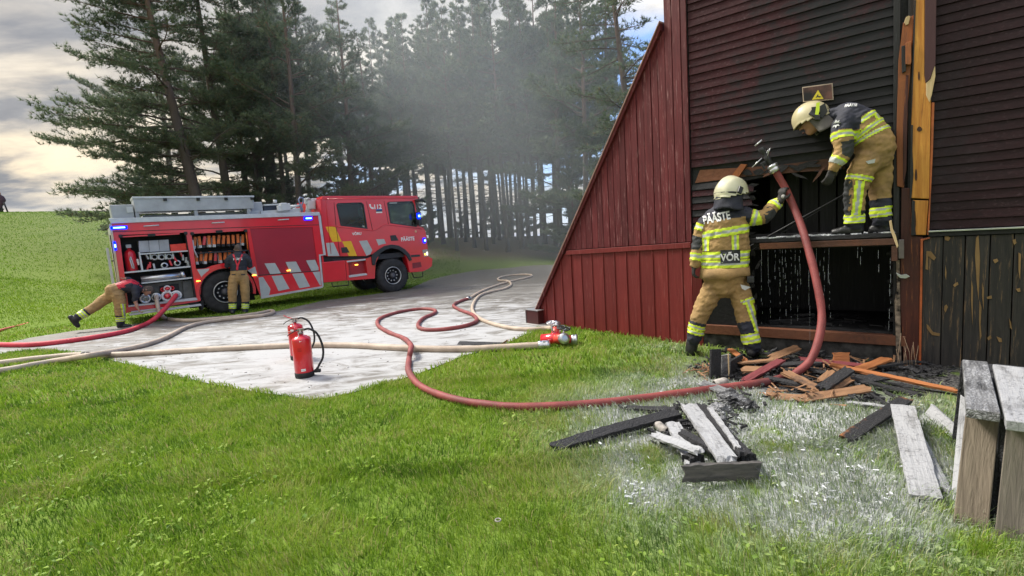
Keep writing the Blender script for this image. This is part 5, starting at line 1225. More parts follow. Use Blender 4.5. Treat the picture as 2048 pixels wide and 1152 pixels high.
        for i in range(nf): mi[i] = rules(names[bi[i]], bt[i], ce[i], nr[i])
        me.materials.clear()
        for m in MATS: me.materials.append(m)
        # reflective tape is its own layer, lifted off the cloth
        tape = np.isin(mi, (SY, SS)); base_i = np.where(tape, TAN, mi)
        me.polygons.foreach_set('material_index', base_i.astype(np.int32)); me.polygons.foreach_set('use_smooth', np.ones(nf, bool)); me.update()
        body = bpy.data.objects.new('body', me); C.objects.link(body); body.parent = root
        if tape.any():
            vn = np.zeros(n * 3); me.vertices.foreach_get('normal', vn); vn = vn.reshape(-1, 3)
            idx = np.nonzero(tape)[0]; par = {}
            def find(q):
                while par.setdefault(q, q) != q: par[q] = par[par[q]]; q = par[q]
                return q
            for i in idx:
                vs = me.polygons[i].vertices
                for v_ in vs[1:]: par[find(v_)] = find(vs[0])
            comp = {}
            for i in idx: comp.setdefault(find(me.polygons[i].vertices[0]), []).append(i)
            for grp in comp.values():
                if len(grp) < 8: continue
                fv = [tuple(me.polygons[i].vertices) for i in grp]; uq = sorted({v for f in fv for v in f}); mp = {v: k for k, v in enumerate(uq)}
                tm = bpy.data.meshes.new('reflective_tape'); tm.from_pydata([tuple(co[v] + vn[v] * .004) for v in uq], [], [tuple(mp[v] for v in f) for f in fv])
                tm.materials.append(m_sy); tm.materials.append(m_ss); tm.polygons.foreach_set('material_index', np.where(mi[grp] == SY, 0, 1).astype(np.int32)); tm.polygons.foreach_set('use_smooth', np.ones(len(grp), bool)); tm.update()
                to = bpy.data.objects.new('reflective_tape', tm); C.objects.link(to); to.parent = root
        s.root = root; s.me = me; s.bvh = BVHTree.FromPolygons([tuple(v.co) for v in me.vertices], [tuple(p.vertices) for p in me.polygons])
        return root
    def conform(s, o, lift=.006):
        """lay a mesh given in figure space onto the body, looking along +y"""
        for v in o.data.vertices:
            h = s.bvh.ray_cast(Vector((v.co.x, -2, v.co.z)), Vector((0, 1, 0)))
            if h[0]: v.co.y = h[0].y - lift + (v.co.y if abs(v.co.y) < .02 else 0)
        o.data.update()
    def text(s, body_, c, h, ang=0, sx=.9, m_=None, arc=0, lift=.006):
        o = text3d(body_, Vector((0, 0, 0)), h * 1.38, Matrix(), m_ or m_wht, s.root, sx=sx, ext=.0)
        o.matrix_basis = Matrix(); me = o.data; w_ = max(v.co.x for v in me.vertices) * sx; ca, sa = math.cos(ang), math.sin(ang)
        for v in me.vertices:
            x = v.co.x * sx - w_ / 2; z = v.co.y; v.co = Vector((c.x + x * ca - z * sa, 0, c.z + x * sa + z * ca + arc * (x / w_) ** 2))
        b = bmesh.new(); b.from_mesh(me); bmesh.ops.subdivide_edges(b, edges=b.edges[:], cuts=1); b.to_mesh(me); b.free()
        s.conform(o, lift); return o
    def patch(s, name, pts, m_, lift=.004, n=8):
        (a, b, c, d) = [s.j(*p) for p in pts]; V = []; F = []
        for i in range(n + 1):
            for k in range(n + 1): u, v = i / n, k / n; q = (a * (1 - u) + b * u) * (1 - v) + (d * (1 - u) + c * u) * v; V.append((q.x, 0, q.z))
        for i in range(n):
            for k in range(n): F.append((i * (n + 1) + k, (i + 1) * (n + 1) + k, (i + 1) * (n + 1) + k + 1, i * (n + 1) + k + 1))
        mb = MB(); mb.add(V, F); o = mb.build(name, m_, s.root); s.conform(o, lift); return o
    def helmet(s, c, fwd, up, m_, scale=1.0, cloth=True, cm_=None, back=-.30, clip=False):
        fwd = Vector(fwd).normalized(); up = (Vector(up) - fwd * fwd.dot(Vector(up))).normalized(); sd = fwd.cross(up)
        Mx = Matrix((sd, fwd, up)).transposed().to_4x4(); Mx.translation = Vector(c)
        h = empty('helmet', M=Mx @ Matrix.Scale(scale, 4)); h.parent = s.root
        bm = bmesh.new(); bmesh.ops.create_uvsphere(bm, u_segments=40, v_segments=28, radius=1)
        for v in bm.verts:
            x, y, z = v.co; v.co = Vector((x * .133, y * (.158 if y < 0 else .150), z * .150))
            if z < .2: v.co.x *= 1 + .10 * (.2 - z); v.co.y *= 1 + .10 * (.2 - z)
            ridge = math.exp(-(x / .16) ** 2) * .007 * (1 if z > -.1 else 0); v.co += v.co.normalized() * ridge
            r2 = math.exp(-((abs(x) - .62) / .10) ** 2) * .005; v.co += v.co.normalized() * r2
        kill = [v for v in bm.verts if v.co.z < (-.035 + .05 * max(0, v.co.y) / .15 - .055 * max(0, -v.co.y) / .158)]
        bmesh.ops.delete(bm, geom=kill, context='VERTS')
        be = [e for e in bm.edges if e.is_boundary]; r_ = bmesh.ops.extrude_edge_only(bm, edges=be); vs = [g for g in r_['geom'] if isinstance(g, bmesh.types.BMVert)]
        for v in vs: q = Vector((v.co.x, v.co.y, 0)).normalized(); v.co += q * .008 + Vector((0, 0, -.010))
        V = [q.co.copy() for q in bm.verts]; bm.verts.index_update(); F = [tuple(v.index for v in f.verts) for f in bm.faces]; bm.free()
        mb = MB(); mb.add(V, F, 0, True); o = mb.build('shell', m_, h, fix=True); md = o.modifiers.new('t', 'SOLIDIFY'); md.thickness = .006
        for sx in (-1, 1):
            q = MB(); q.rbox(-.010, .010, -.022, .022, -.038, .030, .006, M=Matrix.Translation((sx * .141, -.02, .0)) @ Matrix.Rotation(sx * -.12, 4, 'Y') @ Matrix.Rotation(-.35, 4, 'X')); q.build('side_mount', M_['black_plastic'], h)
        q = MB(); q.tube([(.135 * math.cos(a), .152 * math.sin(a), .0 - .03) for a in np.linspace(R(200), R(340), 12)], .010, 6); q.build('rear_band', M_['black_plastic'], h)
        if clip:
            q = MB(); q.rbox(.138, .152, -.075, -.05, -.05, .055, .004); q.build('yellow_clip', m_sy, h)
            q = MB(); q.rbox(.134, .150, -.085, -.045, -.075, -.05, .004).rbox(.134, .15, -.04, .0, -.06, -.01, .006); q.build('clip_base', M_['black_plastic'], h)
        if cloth:
            pts = []; V = []; F = []; n = 22; m = 7
            for i in range(n + 1):
                a = R(165) + (R(375) - R(165)) * i / n
                for k in range(m + 1):
                    f = k / m; rr_ = 1 - .10 * f + .02 * math.sin(a * 7 + k); V.append((.122 * math.cos(a) * rr_ * (1 + .35 * f * f), .145 * math.sin(a) * rr_ * (1 + .1 * f), -.035 - .15 * f + .006 * math.sin(a * 5)))
            for i in range(n):
                for k in range(m): F.append((i * (m + 1) + k, (i + 1) * (m + 1) + k, (i + 1) * (m + 1) + k + 1, i * (m + 1) + k + 1))
            q = MB(); q.add(V, F, 0, True); o = q.build('neck_cloth', cm_ or m_navy, h); md = o.modifiers.new('t', 'SOLIDIFY'); md.thickness = .004
        return h
def band(t, c, hw, three=True):
    """yellow-silver-yellow tape centred at c"""
    q = (t - c) / hw
    if abs(q) > 1: return None
    return SS if abs(q) < .34 else SY

# --- man on the ground lifting the hose (seen from behind)
f = Fig(1450, 712); j = f.j; k = f.k; D1 = f
neck = j(1456, 412, -.0)
f.limb([j(1448, 553), j(1450, 505), j(1450, 460), j(1453, 428), j(1456, 412)], [.235, .245, .24, .20, .10], [.165, .165, .165, .14, .09], 'torso')
f.limb([j(1447, 574), j(1448, 545)], [.19, .21], [.14, .15], 'pelvis')
f.limb([j(1430, 568), j(1415, 600), j(1400, 632), j(1388, 676)], [.115, .112, .095, .085], [.115, .115, .10, .09], 'legl')
f.limb([j(1472, 565, .02), j(1486, 605, .0), j(1492, 640, -.02), j(1505, 690, -.05)], [.115, .112, .098, .088], [.12, .115, .10, .09], 'legr')
f.limb([j(1386, 680, .03), j(1382, 700, .02)], [.07, .065], [.075, .07], 'boot'); f.limb([j(1378, 706, .0), j(1395, 709, .10), j(1408, 711, .18)], [.052, .055, .042], [.042, .042, .034], 'boot')
f.limb([j(1505, 690, -.05), j(1504, 703, -.05)], [.07, .065], [.075, .07], 'boot'); f.limb([j(1502, 706, -.10), j(1510, 704, .06), j(1516, 702, .17)], [.05, .055, .045], [.042, .045, .036], 'boot')
f.limb([j(1430, 432), j(1411, 447), j(1399, 480, .0), j(1395, 505, -.02), j(1390, 528, -.04)], [.09, .088, .078, .070, .058], None, 'arml')
f.limb([j(1476, 427), j(1497, 433), j(1515, 436, .0), j(1532, 430, .02), j(1547, 412, .06), j(1558, 402, .08)], [.09, .090, .080, .078, .065, .052], None, 'armr')
f.hand(j(1388, 531, -.05), Vector((-.1, .0, -1)), Vector((1, .3, 0)), .55, thumbside=-1, name='handl')
f.hand(j(1562, 403, .03), Vector((.10, -.02, 1)), Vector((.55, .85, .0)), .85, size=.108, thumbside=-1, name='handr', fr=.0135)
f.ell(j(1462, 388), (.10, .12, .13), name='head')
def r1(nm, t, c, n):
    z = c[2]; x = c[0]
    if nm == 'torso' or nm == 'pelvis':
        if nm == 'torso':
            yk = j(1450, 444).z - .16 * (x - j(1450, 444).x) * -.9 * .5
            if z > yk + .03: return NAVY
            for yy in (464,): 
                b = band(z - .13 * (x - j(1450, 460).x), j(1450, yy).z, .045)
                if b: return b
            for yy in (508, 524):
                b = band(z, j(1450, yy + 2).z, .042)
                if b: return b
            for xx in (1470, 1412):
                if j(1450, 500).z < z < j(1450, 470).z and n[1] < .2:
                    q = band(x, j(xx, 485).x, .036)
                    if q: return q
        return TAN
    if nm.startswith('arm'):
        if nm == 'armr':
            if t < .27: return NAVY
            b = band(t, .36, .075)
            if b: return b
            if .50 < t < .74 and n[2] < .35: return KNEE
            b = band(t, .90, .085)
            if b: return b
            return TAN
        if t < .22: return NAVY
        b = band(t, .30, .06)
        if b: return b
        if .48 < t < .74 and n[0] < .4: return KNEE
        b = band(t, .86, .075)
        if b: return b
        return TAN
    if nm in ('legl', 'legr'):
        lo = .70 if nm == 'legl' else .62
        for cc in ((.79, .875) if nm == 'legl' else (.845, .925)):
            b = band(t, cc, .040)
            if b: return b
        if nm == 'legr' and .32 < t < .84 and n[0] > .1:
            ax = (c[0] - (j(1493, 620).x + .03 + (t - .5) * .20))
            b = band(ax, .02, .036)
            if b and t < .84: return b
        if nm == 'legr' and n[0] > -.1:
            b = band(t, .31, .032)
            if b: return b
        return NAVY if t > lo else TAN
    if nm == 'boot': return BOOT
    if nm.startswith('hand'): return GLOVE
    if nm == 'head': return NAVY
    return TAN
f.finish('firefighter in tan gear lifting the red hose, white helmet, seen from behind', r1, .0105)
f.text('PÄÄSTE', j(1434, 443), .088, ang=.14, sx=.66, arc=-.0)
f.patch('name_patch', [(1441, 499), (1480, 498), (1480, 524), (1441, 525)], M_['black_plastic'], .007)
f.text('VÕR', j(1460, 519), .075, sx=.86, lift=.011)
f.helmet(j(1463, 384, 0), Vector((.75, .60, -.18)), Vector((-.05, 0, 1)), m_helm, 1.12)
# jacket skirt: a hem that stands off the trousers
V = []; F_ = []
for i in range(33):
    a = 2 * math.pi * i / 32
    for k_, (yy, ra_, rb_) in enumerate(((535, .236, .17), (546, .242, .176), (556, .246, .18))):
        q = j(1449, yy - (4 if (k_ == 2 and math.cos(a) > .3) else 0)); V.append((q.x + ra_ * math.cos(a) * 1.02, rb_ * math.sin(a) * 1.02, q.z + .005 * math.sin(a * 6)))
for i in range(32):
    for k_ in range(2): F_.append((i * 3 + k_, (i + 1) * 3 + k_, (i + 1) * 3 + k_ + 1, i * 3 + k_ + 1))
q = MB(); q.add(V, F_, 0, True); o = q.build('jacket_hem', m_tan_s, f.root); md = o.modifiers.new('t', 'SOLIDIFY'); md.thickness = .008
q = MB(); q.prism([j(1480, 566).xz, j(1500, 571).xz, j(1489, 577).xz, j(1483, 574).xz], -.16, -.15).build('pocket_flap', mat('grey_flap', (.45, .46, .46), .6), f.root)
q = MB(); a = j(1500, 558); q.rbox(a.x - .035, a.x + .035, -.13, -.06, a.z - .03, a.z + .04, .01).build('belt_pouch', M_['black_plastic'], f.root)
a = j(1567, 393, .0); q = MB(); q.lathe([(0, 0), (.020, 0), (.021, .006), (0, .008)], 14, M=Matrix.Translation((a.x, .0, a.z)) @ Matrix.Rotation(R(0), 4, 'X') @ Matrix.Rotation(.3, 4, 'Z'), axis='Y').build('glove_badge', m_grip, f.root)

# --- man on the ledge bending forward, side view
zl_ = zl - .004
ub = W.p(1722, 462, -.12)[0]; base2 = W.w(ub, -.12, zl_)
f = Fig(0, 0, base=base2); j = f.j; D2 = f
f.limb([j(1752, 296), j(1735, 270), j(1712, 248), j(1690, 235), j(1668, 232)], [.165, .17, .17, .15, .085], [.205, .215, .22, .20, .09], 'torso', ref=Vector((0, 0, 1)))
f.limb([j(1748, 318), j(1750, 292)], [.15, .165], [.19, .20], 'pelvis')
f.limb([j(1738, 318, -.09), j(1722, 345, -.11), j(1711, 380, -.12), j(1709, 410, -.11), j(1709, 446, -.09)], [.125, .115, .098, .090, .084], None, 'legn')
f.limb([j(1755, 318, .09), j(1760, 350, .10), j(1759, 385, .10), j(1763, 440, .09)], [.12, .11, .095, .082], None, 'legf')
f.limb([j(1709, 446, -.09), j(1708, 455, -.09)], [.07, .062], None, 'boot'); f.limb([j(1718, 461, -.09), j(1690, 462, -.10), j(1668, 464, -.10)], [.047, .045, .034], [.05, .052, .044], 'boot')
f.limb([j(1763, 440, .09), j(1763, 452, .09)], [.07, .062], None, 'boot'); f.limb([j(1772, 459, .09), j(1745, 460, .08)], [.045, .040], [.05, .05], 'boot')
f.limb([j(1693, 240, -.14), j(1684, 258, -.20), j(1686, 282, -.22), j(1688, 302, -.22), j(1675, 322, -.23), j(1668, 334, -.23)], [.095, .095, .088, .082, .068, .055], None, 'armn')
f.limb([j(1692, 240, .14), j(1684, 260, .20), j(1684, 285, .20), j(1678, 305, .16), j(1676, 322, .12)], [.09, .085, .075, .065, .05], None, 'armf')
f.hand(j(1665, 336, -.23), Vector((-.25, -.05, -1)), Vector((-.6, .8, 0)), .45, size=.10, thumbside=1, name='handn', fr=.014)
f.hand(j(1675, 324, .12), Vector((-.25, 0, -1)), Vector((-.3, -.8, 0)), .5, thumbside=-1, name='handf')
hc = j(1628, 240)
f.limb([j(1672, 232), j(1650, 240)], [.08, .075], None, 'collar')
f.ell(hc + Vector((-.01, 0, -.01)), (.105, .085, .10), name='head'); f.limb([hc + Vector((-.005, 0, -.05)), hc + Vector((-.035, 0, -.105))], [.072, .045], [.07, .045], 'head')
f.limb([hc + Vector((-.09, 0, -.055)), hc + Vector((-.125, 0, -.072))], [.014, .016], [.012, .014], 'head')
def r2(nm, t, c, n):
    z = c[2]; x = c[0]
    if nm == 'collar': return TAN
    if nm == 'torso':
        if t > .58 and (n[2] > .15 or t > .8): return NAVY
        for cc in (.235, .335):
            b = band(t, cc, .042)
            if b: return b
        b = band(t, .52, .045)
        if b and n[2] > -.3: return b
        if .38 < t < .49 and abs(c[1] + .10) < .036: return SY if abs(c[1] + .10) > .013 else SS
        return TAN
    if nm == 'pelvis': return TAN
    if nm.startswith('arm'):
        if t < .30: return NAVY
        b = band(t, .385, .065)
        if b: return b
        if .50 < t < .76 and n[0] > -.1: return KNEE
        b = band(t, .875, .06)
        if b: return b
        return TAN
    if nm in ('legn', 'legf'):
        for cc in ((.895, .955) if nm == 'legn' else (.83, .91)):
            b = band(t, cc, .032 if nm == 'legn' else .04)
            if b: return b
        if nm == 'legn':
            b = band(t, .31, .04)
            if b: return b
            if .36 < t < .86 and n[1] < .1:
                b = band(c[0] - j(1716, 400).x + (t - .6) * .06, 0, .036)
                if b: return b
            if .36 < t < .86 and n[0] < -.35: return KNEE
            return NAVY if t > .80 else TAN
        return NAVY if t > .66 else TAN
    if nm == 'boot': return BOOT
    if nm.startswith('hand'): return GLOVE
    if nm == 'head': return SKIN
    return TAN
f.finish('firefighter in tan gear bending forward on the charred ledge, ivory helmet', r2, .0105)
f.helmet(hc + Vector((-.03, 0, .02)), Vector((-.80, -.10, -.55)), Vector((-.45, .0, .85)), m_helm2, 1.08, cm_=mat('grey_neck_cloth', (.11, .10, .09), .8), clip=False)
q = MB(); a = j(1636, 216, -.16)
def fq(px, py, d=-.14): w_ = f.F.p(px, py, d); return (w_[0], w_[1])
q.prism([fq(1633, 207), (fq(1640, 205)), fq(1639, 222), fq(1637, 232), fq(1630, 231), fq(1632, 218)], -.165, -.15).build('yellow_clip', m_sy, f.root)
MB().prism([fq(1629, 230), fq(1640, 231), fq(1641, 240), fq(1630, 240)], -.17, -.13).prism([fq(1623, 215), fq(1632, 214), fq(1631, 226), fq(1624, 224)], -.16, -.12).prism([fq(1640, 212), fq(1650, 206), fq(1655, 222), fq(1645, 236), fq(1640, 233)], -.14, -.10).build('clip_base', M_['black_plastic'], f.root)
for e_ in (-1, 1):
    MB().lathe([(0, -.008), (.009, -.006), (.011, 0), (0, .004)], 8, M=Matrix.Translation(hc + Vector((-.098, e_ * .033, -.030))) @ Matrix.Rotation(R(90), 4, 'Z'), axis='Y').build('eye', mat('eye_dark', (.05, .04, .04), .2), f.root)
MB().rbox(-.012, .008, -.022, .022, -.004, .004, .002, M=Matrix.Translation(hc + Vector((-.092, 0, -.112))) @ Matrix.Rotation(-.5, 4, 'Y')).build('mouth', mat('lips', (.30, .12, .10), .5), f.root)
sb = []
c0 = j(1674, 256)
for i in range(16): a = i * math.pi / 8; rr_ = .042 if i % 2 == 0 else .024; sb.append((c0.x + rr_ * math.cos(a), c0.z + rr_ * math.sin(a)))
o = MB().prism(sb, 0, .001).build('sleeve_emblem', m_ss, f.root); f.conform(o, .012)
o = f.text('PÄÄSTE', j(1702, 219), .03, ang=-.1, sx=.7)
q = MB(); q.prism([f.j(1731, 327).xz, f.j(1750, 322).xz, f.j(1748, 330).xz, f.j(1736, 332).xz], -.235, -.225).build('pocket_flap', m_ss, f.root)

# --- man bending at the pump
g3 = G(243, 655); f = Fig(243, 655); j = f.j; kk = f.k
f.limb([j(226, 582), j(244, 575), j(262, 572), j(277, 577)], [.15, .14, .165, .10], [.17, .17, .21, .12], 'torso', ref=Vector((0, 0, 1)))
f.limb([j(228, 590), j(226, 580)], [.14, .15], [.17, .18], 'pelvis')
f.limb([j(224, 590, .10), j(205, 602, .12), j(188, 615, .12), j(158, 633, .10)], [.13, .115, .10, .085], None, 'legb')
f.limb([j(234, 590, -.08), j(240, 605, -.08), j(240, 622, -.08), j(241, 643, -.06)], [.135, .12, .10, .085], None, 'legn')
f.limb([j(157, 634, .10), j(150, 640, .10)], [.08, .075], None, 'boot'); f.limb([j(141, 634, .1), j(151, 646, .1), j(156, 652, .1)], [.05, .055, .045], None, 'boot')
f.limb([j(241, 643, -.06), j(241, 650, -.06)], [.08, .07], None, 'boot'); f.limb([j(238, 652, -.06), j(252, 652, -.08), j(260, 652, -.08)], [.05, .05, .04], None, 'boot')
f.limb([j(270, 577, -.14), j(272, 590, -.18), j(269, 600, -.18)], [.085, .075, .055], None, 'sleeve'); f.limb([j(269, 598, -.18), j(274, 614, -.2)], [.045, .035], None, 'skin')
f.hand(j(275, 615, -.2), Vector((.3, 0, -1)), Vector((1, 0, .2)), .5, thumbside=-1, name='hands')
f.limb([j(266, 570, .15), j(260, 562, .2), j(256, 557, .22)], [.08, .07, .05], None, 'sleeve2'); f.limb([j(258, 558, .22), j(241, 556, .22)], [.045, .035], None, 'skin')
f.hand(j(262, 568, .24), Vector((1, 0, -.3)), Vector((0, 0, -1)), .5, name='handl')
f.limb([j(279, 577), j(288, 580)], [.065, .06], None, 'neck'); f.ell(j(297, 580), (.115, .085, .10), name='head'); f.limb([j(298, 583, -.0), j(292, 588, .0)], [.06, .045], None, 'face'); f.ell(j(293, 580, -.085), (.022, .012, .03), name='face')
def r3(nm, t, c, n):
    if nm == 'torso':
        if t < .22: return TAN
        if t > .2 and n[2] > .25 and abs(abs(c[1]) - .085) < .024: return SUSP
        if t > .22 and n[2] > .0 and n[1] < 0 and abs(c[1] + .15) < .03: return SUSP
        return SHIRT
    if nm == 'pelvis': return TAN
    if nm in ('legb', 'legn'):
        for cc in (.86, .94):
            b = band(t, cc, .045)
            if b: return b
        if nm == 'legn' and .30 < t < .82:
            b = band(c[0] - j(244, 612).x, .02, .04)
            if b: return b
        return NAVY if t > .76 else TAN
    if nm == 'boot': return BOOT
    if nm.startswith('sleeve'): return SHIRT
    if nm in ('skin', 'neck', 'hands', 'handl', 'face'): return SKIN
    if nm == 'head': return HAIR if (c[2] > j(297, 582).z or c[0] > j(301, 580).x) else SKIN
    return SKIN
f.finish('firefighter in red braces bending over the pump outlets of the fire engine', r3, .014, folds=.008)

# --- man standing at the open locker
f = Fig(478, 626); j = f.j; D4 = f
f.limb([j(478, 548), j(477, 530), j(476, 516), j(476, 506)], [.19, .185, .21, .09], [.13, .13, .13, .08], 'torso')
f.limb([j(478, 556), j(478, 545)], [.17, .185], [.13, .14], 'pelvis')
f.limb([j(468, 556), j(465, 580), j(465, 604), j(465, 620)], [.115, .11, .09, .075], None, 'legl'); f.limb([j(488, 556), j(490, 580), j(491, 604), j(490, 620)], [.115, .11, .09, .075], None, 'legr')
for x in (465, 490): f.limb([j(x, 616), j(x, 623)], [.075, .07], None, 'boot'); f.limb([j(x, 625, -.06), j(x, 624.5, .14)], [.05, .045], [.045, .04], 'boot')
for sx, s_ in ((1, 'l'), (-1, 'r')):
    cx = 477
    f.limb([j(cx - sx * 12, 513), j(cx - sx * 20, 520, -.0), j(cx - sx * 23, 532, .05)], [.085, .075, .06], None, 'sleeve'); f.limb([j(cx - sx * 23, 532, .06), j(cx - sx * 18, 530, .24)], [.045, .035], None, 'skin')
    f.hand(j(cx - sx * 18, 530, .25), Vector((.1 * sx, 1, .1)), Vector((0, 0, -1)), .5, thumbside=sx, name='hand' + s_)
f.limb([j(476, 507), j(476, 501)], [.065, .06], None, 'neck'); f.ell(j(476, 496.5), (.083, .10, .105), name='head')
for sx in (-1, 1): f.ell(j(476, 499) + Vector((sx * .083, 0, 0)), (.012, .02, .032), name='face')
def r4(nm, t, c, n):
    if nm == 'torso':
        if c[2] < j(478, 541).z: return TAN
        return SHIRT
    if nm == 'pelvis': return TAN
    if nm in ('legl', 'legr'):
        for cc in (.84, .91):
            b = band(t, cc, .04)
            if b: return b
        return NAVY if t > .74 else TAN
    if nm == 'boot': return BOOT
    if nm == 'sleeve': return SHIRT
    if nm in ('skin', 'neck', 'face') or nm.startswith('hand'): return SKIN
    if nm == 'head': return HAIR if c[2] > j(476, 500).z else SKIN
    return SKIN
f.finish('firefighter in red braces standing at the open locker of the fire engine, back turned', r4, .013, folds=.007)
for pts in ([(465, 509), (468, 508), (476, 531), (473, 531)], [(483, 508), (486, 509), (477, 531), (474, 531)], [(473, 530), (477, 530), (476, 540), (472, 540)]): f.patch('braces', pts, m_susp, .008)
f.text('PÄÄSTE', j(475.5, 520), .05, sx=.85, lift=.006)
for x in (467, 486): f.patch('pocket_slit', [(x - 4, 548), (x + 4, 547.5), (x + 4, 549.5), (x - 4, 550)], M_['black_plastic'], .004, n=3)

# --- figure up on the crest of the slope, beside a post and a low bar
xb = tpos(0, 37.5); f = Fig(0, 0, base=xb); j = lambda px, py, d=0: f.j(px, py, d)
f.limb([j(1, 408), j(1, 400), j(0, 393)], [.2, .26, .16], [.15, .18, .14], 'torso'); f.limb([j(-1, 408), j(2, 417), j(5, 426)], [.13, .11, .08], None, 'leg'); f.limb([j(-2, 408), j(-4, 418), j(-5, 427)], [.13, .11, .08], None, 'leg')
f.limb([j(5, 394), j(9, 401), j(5, 405)], [.1, .09, .07], None, 'torso'); f.limb([j(-5, 394), j(-9, 402), j(-5, 405)], [.1, .09, .07], None, 'torso'); f.ell(j(-2, 387), (.11, .12, .14), name='head')
MATS2 = mat('plum_jacket', (.10, .05, .07), .8)
f.finish('distant person in a plum jacket on the crest of the slope', lambda nm, t, c, n: SKIN if nm == 'head' else (KNEE if nm == 'leg' and c[2] < j(0, 416).z else SUSP if False else NAVY), .03, folds=0)
f.me.materials[NAVY] = MATS2
fp = f.root.children[0]
# ------------------------------------------------------------------ hoses
def hosemat(name, c, c2, grimecol=(.10, .07, .05), g=.4): return mat(name, c, .62, .1, 5, .35, 90, col2=c2, grime=g, grimecol=grimecol, spec=.4)
m_hred = hosemat('worn_red_hose', (.25, .055, .05), (.16, .033, .032), (.05, .03, .03), .5)
m_hred2 = hosemat('bright_red_hose', (.55, .035, .06), (.40, .03, .045), (.25, .08, .06), .3)
m_hor = hosemat('orange_red_hose', (.55, .13, .07), (.42, .07, .05))
m_hbe = hosemat('beige_hose_cloth', (.44, .36, .28), (.33, .26, .20), (.20, .14, .10), .4)
def spline(pts, k=7):
    P = [Vector(p) for p in pts]; n = len(P); out = []
    for i in range(n - 1):
        p0, p1, p2, p3 = P[max(i - 1, 0)], P[i], P[i + 1], P[min(i + 2, n - 1)]
        for j_ in range(k):
            t = j_ / k; out.append(.5 * ((2 * p1) + (p2 - p0) * t + (2 * p0 - 5 * p1 + 4 * p2 - p3) * t * t + (3 * p1 - p0 - 3 * p2 + p3) * t ** 3))
    return out + [P[-1]]
def hose(name, label, pts, r, m_, group=None, k=7, extra=()):
    P = spline([p if isinstance(p, Vector) else G(p[0], p[1], (p[2] if len(p) > 2 else r * .9)) for p in pts], k)
    P = [p + Vector((mnoise.noise(p * 3.1), mnoise.noise(p * 3.1 + Vector((5, 5, 5))), 0)) * .006 for p in P]
    rr = [r * (1 + .09 * mnoise.noise(p * 5) + .04 * mnoise.noise(p * 17)) for p in P]
    root = empty(name, P[0], label, 'hose', group); I_ = Matrix.Translation(-P[0])
    mb = MB(); mb.tube([p - P[0] for p in P], rr, 14); mb.build('hose_jacket', m_, root)
    def coupling(p, d, L=.09, mm=m_steel, nm='coupling', rs=1.3):
        q = MB(); d = d.normalized(); Mx = Matrix.Translation(p - P[0]) @ d.to_track_quat('Z', 'Y').to_matrix().to_4x4()
        q.lathe([(r * .8, -L / 2), (r * rs * .93, -L / 2), (r * rs, -L * .35), (r * rs, -L * .1), (r * rs * .9, 0), (r * rs, L * .1), (r * rs, L * .4), (r * .8, L / 2)], 16, M=Mx); q.build(nm, mm, root)
        for a in range(3): 
            q = MB(); q.rbox(-.012, .012, -.01, .01, -.02, .02, .003, M=Mx @ Matrix.Rotation(a * 2.09, 4, 'Z') @ Matrix.Translation((r * rs, 0, 0))); q.build('coupling_lug', mm, root)
    root_c = coupling
    return root, P, coupling
D1I = D1.F.M.inverted()
def d1(px, py, d): u, v = D1.F.p(px, py, d); return D1.F.w(u, d, v)
lowp = G(1590, 747, .05); dlow = (D1I @ lowp).y
ho, HP, cpl = hose('fire_hose', 'worn red fire hose curving over the lawn and up into the raised hand', [
    (938, 597), (922, 602), (907, 611), (920, 620), (946, 630), (953, 642), (930, 652), (885, 659), (848, 659), (836, 651), (846, 637), (868, 627), (868, 620), (840, 618), (795, 625), (760, 637), (756, 650), (776, 664), (808, 677), (821, 690, .13), (821, 702, .12), (818, 720), (818, 742), (835, 768), (880, 790), (950, 806), (1040, 814), (1150, 810), (1260, 800), (1360, 787), (1450, 775), (1530, 764), (1575, 753),
    lowp, d1(1620, 722, dlow * .9), d1(1637, 680, dlow * .8), d1(1643, 625, dlow * .65), d1(1634, 565, dlow * .5), d1(1617, 500, dlow * .3), d1(1600, 445, dlow * .1 + .03), d1(1582, 402, .06), d1(1570, 375, .08), d1(1557, 352, .09), d1(1549, 339, .09)], .036, m_hred)
cpl(HP[0], HP[1] - HP[0], .14)
nz0 = HP[-1]; nd = (HP[-1] - HP[-3]).normalized()
nz = empty('hose_nozzle', nz0, 'metal hose nozzle with black shutoff handle, held up against the charred wall', 'nozzle'); Mz = nd.to_track_quat('Z', 'Y').to_matrix().to_4x4()
MB().lathe([(.03, -.03), (.052, -.03), (.056, -.01), (.056, .015), (.046, .02), (.055, .028), (.055, .05), (.04, .06), (.0, .06)], 18, M=Mz).build('coupling', m_steel, nz)
MB().lathe([(.030, .06), (.024, .10), (.030, .12), (.030, .16), (.020, .17), (.022, .20), (.032, .23), (.034, .265), (.02, .27), (0, .27)], 18, M=Mz).build('barrel', M_['black_plastic'], nz)
MB().tube([Mz @ Vector(q) for q in ((.03, 0, .15), (.055, .03, .19), (.055, .06, .21), (-.055, .06, .21), (-.055, .03, .19), (-.03, 0, .15))], .006, 6).build('bail_handle', m_steel, nz)
MB().rbox(-.013, .013, -.065, -.03, .10, .13, .008, M=Mz).rbox(-.012, .012, -.085, -.06, .05, .13, .008, M=Mz).build('pistol_grip', M_['black_plastic'], nz)
a = d1(1524, 316, .05); b2 = d1(1504, 335, .05); c2_ = d1(1510, 292, .05); MB().tube([a - nz0, b2 - nz0], .006, 5).build('trigger_rod', m_steel, nz)
MB().tube([d1(1524, 280, .05) - nz0, c2_ - nz0], .010, 5).build('lever_end', m_steel, nz)
